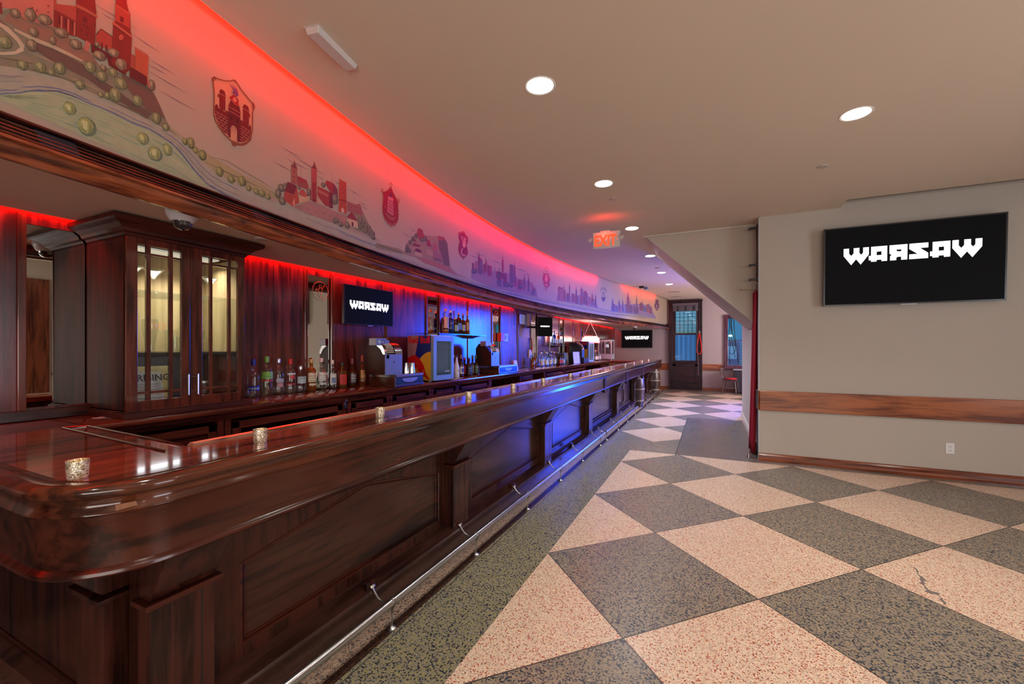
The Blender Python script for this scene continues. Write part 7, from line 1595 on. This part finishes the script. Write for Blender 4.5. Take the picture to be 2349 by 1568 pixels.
# crests
def closed(a, pts, c, wd, lay): a.line(pts + [pts[0], pts[1]], c, wd, lay)
a = Art(480, 140, 7.47); GOLDP = (118, 66, 36); DR = (96, 14, 14)
sh = [(232, 262), (272, 238), (330, 268), (440, 300), (530, 305), (590, 290), (635, 322), (700, 430), (790, 550), (860, 640), (915, 690), (930, 770), (905, 850), (905, 1000), (905, 1150), (870, 1290), (800, 1375), (700, 1400), (600, 1380), (540, 1330), (440, 1230), (350, 1110), (285, 990), (255, 870), (258, 700), (262, 500), (248, 360)]
a.poly(sh, (190, 132, 100), 2); closed(a, sh, GOLDP, 20, 7); a.poly([(540, 1320), (700, 1385), (840, 1340), (900, 1210), (880, 1330), (800, 1405), (720, 1425), (630, 1415), (615, 1440), (565, 1415), (555, 1370)], GOLDP, 8); closed(a, [(222, 262), (270, 228), (290, 262), (250, 300)], GOLDP, 16, 7); closed(a, [(575, 285), (605, 285), (645, 325), (610, 320)], GOLDP, 10, 7); closed(a, [(905, 690), (925, 690), (945, 768), (910, 800)], GOLDP, 14, 7)
a.poly([(276, 735), (295, 702), (328, 715), (328, 760), (375, 790), (380, 752), (412, 770), (412, 815), (450, 838), (465, 808), (492, 822), (500, 860), (500, 1240), (420, 1190), (345, 1070), (290, 930), (272, 830)], DR, 3)
a.poly([(708, 975), (738, 988), (745, 1030), (775, 1035), (778, 1005), (812, 1025), (815, 1060), (850, 1095), (858, 1065), (882, 1078), (888, 1180), (870, 1270), (800, 1350), (700, 1365), (695, 1100)], DR, 3)
for i in range(9):
    y = 815 + i * 48; a.line([(275 + max(0, (y - 930) * .42), y + max(0, y - 930) * .20), (500, y + 135)], (190, 120, 96), 5, 4)
    for q in range(3): x = 320 + q * 62 + (i % 2) * 30; a.line([(x, y + (x - 275) * .6), (x, y + (x - 275) * .6 + 46)], (190, 120, 96), 5, 4) if (x > 300 + max(0, (y - 900) * .55)) else None
for i in range(7):
    y = 1070 + i * 46; a.line([(700, y), (885 - max(0, (y - 1100) * .45), y + 108)], (190, 120, 96), 5, 4)
    for q in range(3): x = 735 + q * 55 + (i % 2) * 26; a.line([(x, y + (x - 700) * .58), (x, y + (x - 700) * .58 + 44)], (190, 120, 96), 5, 4) if y < 1300 else None
for dx, dy in ((0, 0), (395, 265)):
    a.poly([(350 + dx, 515 + dy), (455 + dx, 575 + dy), (452 + dx, 825 + dy), (350 + dx, 765 + dy)], (104, 16, 16), 3); a.poly([(345 + dx, 490 + dy), (375 + dx, 438 + dy), (440 + dx, 480 + dy), (460 + dx, 572 + dy), (350 + dx, 508 + dy)], DR, 4)
    a.poly([(322 + dx * 1.32, 522 + dy * 1.3), (345 + dx * 1.32, 534 + dy * 1.3), (345 + dx * 1.32, 590 + dy * 1.3), (322 + dx * 1.32, 575 + dy * 1.3)], DR, 4)
a.poly([(500, 745), (705, 870), (700, 1365), (648, 1350), (648, 1150), (610, 1085), (565, 1070), (540, 1110), (540, 1290), (500, 1260)], (86, 14, 14), 5); a.poly([(496, 735), (540, 640), (600, 600), (665, 640), (708, 862)], DR, 6); a.line([(498, 740), (708, 868)], (190, 110, 90), 6, 7); a.line([(500, 808), (706, 930)], (190, 110, 90), 6, 7)
a.poly([(516, 592), (585, 535), (672, 632), (670, 742), (600, 702), (545, 640)], (150, 18, 16), 8); closed(a, [(516, 592), (585, 535), (672, 632), (670, 742), (600, 702), (545, 640)], (190, 110, 84), 5, 9); a.blob(608, 630, 32, 44, (190, 110, 84), 9, n=9, wob=.4)
for x0, y0 in ((510, 340), (560, 352), (610, 382), (540, 498), (640, 430), (680, 545), (665, 490), (545, 470)): a.line([((x0), y0), ((x0 + 640) / 2 + 6, (y0 + 560) / 2 - 6), (632, 580)], (92, 62, 104), 17, 9, True)
for x, y in ((552, 935), (655, 995)): a.poly([(x - 10, y - 40), (x + 10, y - 28), (x + 12, y + 36), (x - 8, y + 26)], (30, 8, 8), 7)
for x, y in ((385, 595), (425, 618), (780, 850), (815, 872)): a.poly([(x - 9, y - 14), (x + 9, y - 6), (x + 9, y + 18), (x - 9, y + 10)], (130, 30, 26), 6)
for i in range(4): a.line([(548, 1085 + i * 22), (646, 1120 + i * 24)], (150, 60, 50), 4, 6)
a.done('painted_crest')
a = Art(860, 400, 12.06); C2 = (128, 14, 24); G2_ = (140, 74, 42)
sh = [(400, 440), (440, 455), (500, 440), (570, 390), (630, 300), (670, 430), (730, 560), (800, 680), (825, 740), (820, 900), (835, 1080), (820, 1240), (770, 1350), (700, 1405), (640, 1400), (560, 1350), (470, 1230), (415, 1060), (400, 860), (425, 640), (415, 500)]
a.poly(sh, C2, 2); closed(a, sh, G2_, 20, 5); a.poly([(415, 1060), (470, 1180), (560, 1290), (660, 1345), (760, 1310), (815, 1220), (790, 1330), (700, 1405), (640, 1410), (625, 1445), (610, 1400), (540, 1340), (460, 1230)], G2_, 6)
a.poly([(458, 960), (520, 1060), (600, 1130), (690, 1155), (775, 1145), (740, 1230), (670, 1265), (600, 1240), (520, 1150)], G2_, 4); a.poly([(555, 570), (690, 640), (700, 1120), (640, 1110), (570, 1060), (530, 1000)], (190, 104, 108), 4)
for i in range(10):
    for q in range(3): x = 562 + q * 46 + (i % 2) * 18 - i * 2; y = 660 + i * 44 + q * 22; a.poly([(x, y), (x + 32, y + 16), (x + 32, y + 38), (x, y + 22)], (90, 12, 34), 5) if x < 690 else None
a.poly([(570, 560), (600, 520), (625, 455), (655, 560), (660, 620), (580, 585)], (84, 20, 56), 5)
for x, y in ((462, 865), (782, 1045)): a.poly([(x, y - 46), (x + 10, y - 14), (x + 26, y - 10), (x + 12, y + 10), (x + 16, y + 46), (x, y + 24), (x - 18, y + 34), (x - 12, y + 2), (x - 28, y - 14), (x - 8, y - 14)], G2_, 5)
for pts in ([(370, 470), (378, 400), (392, 365), (420, 395)], [(598, 270), (600, 220), (625, 205), (655, 240), (655, 290)], [(825, 640), (855, 690), (860, 740), (835, 750)]): a.line(pts, G2_, 22, 5)
a.done('painted_crest')
a = Art(930, 480, 6.349); C3 = (116, 22, 46)
sh = [(845, 325), (880, 320), (905, 305), (935, 320), (960, 365), (990, 405), (985, 470), (968, 520), (985, 590), (985, 650), (950, 690), (920, 715), (890, 690), (855, 640), (842, 570), (848, 510), (862, 470), (848, 400)]
a.poly(sh, (136, 68, 60), 2); c_ = (915, 510); a.poly([(c_[0] + (x - c_[0]) * .84, c_[1] + (y - c_[1]) * .86) for x, y in sh], C3, 3); a.poly([(910, 705), (925, 705), (918, 732)], C3, 4)
FP = (196, 132, 124)
a.poly([(918, 415), (932, 410), (944, 425), (940, 445), (925, 450)], FP, 4); a.poly([(912, 452), (945, 450), (955, 490), (948, 545), (925, 550), (905, 520)], FP, 4); a.line([(880, 375), (915, 395), (955, 415)], FP, 6, 4); a.line([(890, 385), (900, 430), (912, 460)], FP, 10, 4); a.line([(955, 418), (945, 460)], FP, 9, 4)
a.line([(915, 545), (898, 580), (890, 620), (905, 655), (930, 668), (948, 655)], FP, 16, 4, True); a.line([(930, 660), (925, 640)], FP, 8, 4)
a.done('painted_crest')
def crest_small(ox, oy, k, outl, inner, extra, c1, c2):
    a = Art(ox, oy, k); a.poly(outl, c1, 2); closed(a, outl, c1, 7, 3)
    for p in inner: a.poly(p, c2, 3)
    for p in extra: a.line(p, c1, 7, 3)
    a.done('painted_crest')
crest_small(1240, 590, 8.1, [(110, 350), (125, 300), (150, 285), (172, 305), (200, 290), (220, 320), (215, 350), (240, 390), (238, 430), (222, 460), (236, 500), (215, 540), (172, 560), (135, 530), (118, 480), (128, 450), (102, 410)], [[(150, 320), (195, 320), (188, 360), (200, 400), (190, 440), (172, 455), (152, 435), (142, 400), (156, 360)], [(140, 480), (172, 500), (205, 485), (195, 520), (172, 535), (148, 515)]],
            [[(172, 170), (150, 185), (142, 210), (155, 240), (150, 262)], [(172, 170), (192, 185), (200, 210), (190, 240), (192, 262)], [(150, 262), (192, 262)], [(172, 560), (172, 630)], [(145, 575), (155, 598), (172, 600), (190, 596), (200, 570)], [(105, 260), (125, 300)], [(230, 290), (215, 310)]], (150, 44, 56), (200, 110, 116))
crest_small(1240, 590, 8.1, [(1182, 735), (1215, 745), (1255, 740), (1250, 770), (1218, 826), (1192, 780)], [], [[(1165, 605), (1195, 555), (1215, 575), (1240, 560), (1275, 640)], [(1180, 615), (1200, 580)], [(1250, 620), (1235, 575)], [(1200, 740), (1205, 670), (1218, 655), (1232, 675), (1235, 740)], [(1190, 660), (1218, 640), (1240, 665)]], (84, 62, 104), (150, 120, 150))
crest_small(1240, 590, 8.1, [(2178, 800), (2200, 785), (2232, 800), (2228, 850), (2242, 880), (2236, 930), (2200, 990), (2168, 930), (2160, 880), (2176, 845)], [[(2185, 892), (2215, 892), (2215, 902), (2185, 902)], [(2195, 875), (2204, 875), (2204, 920), (2195, 920)], [(2186, 935), (2214, 935), (2214, 943), (2186, 943)], [(2195, 925), (2204, 925), (2204, 958), (2195, 958)]], [], (96, 62, 90), (170, 140, 160))
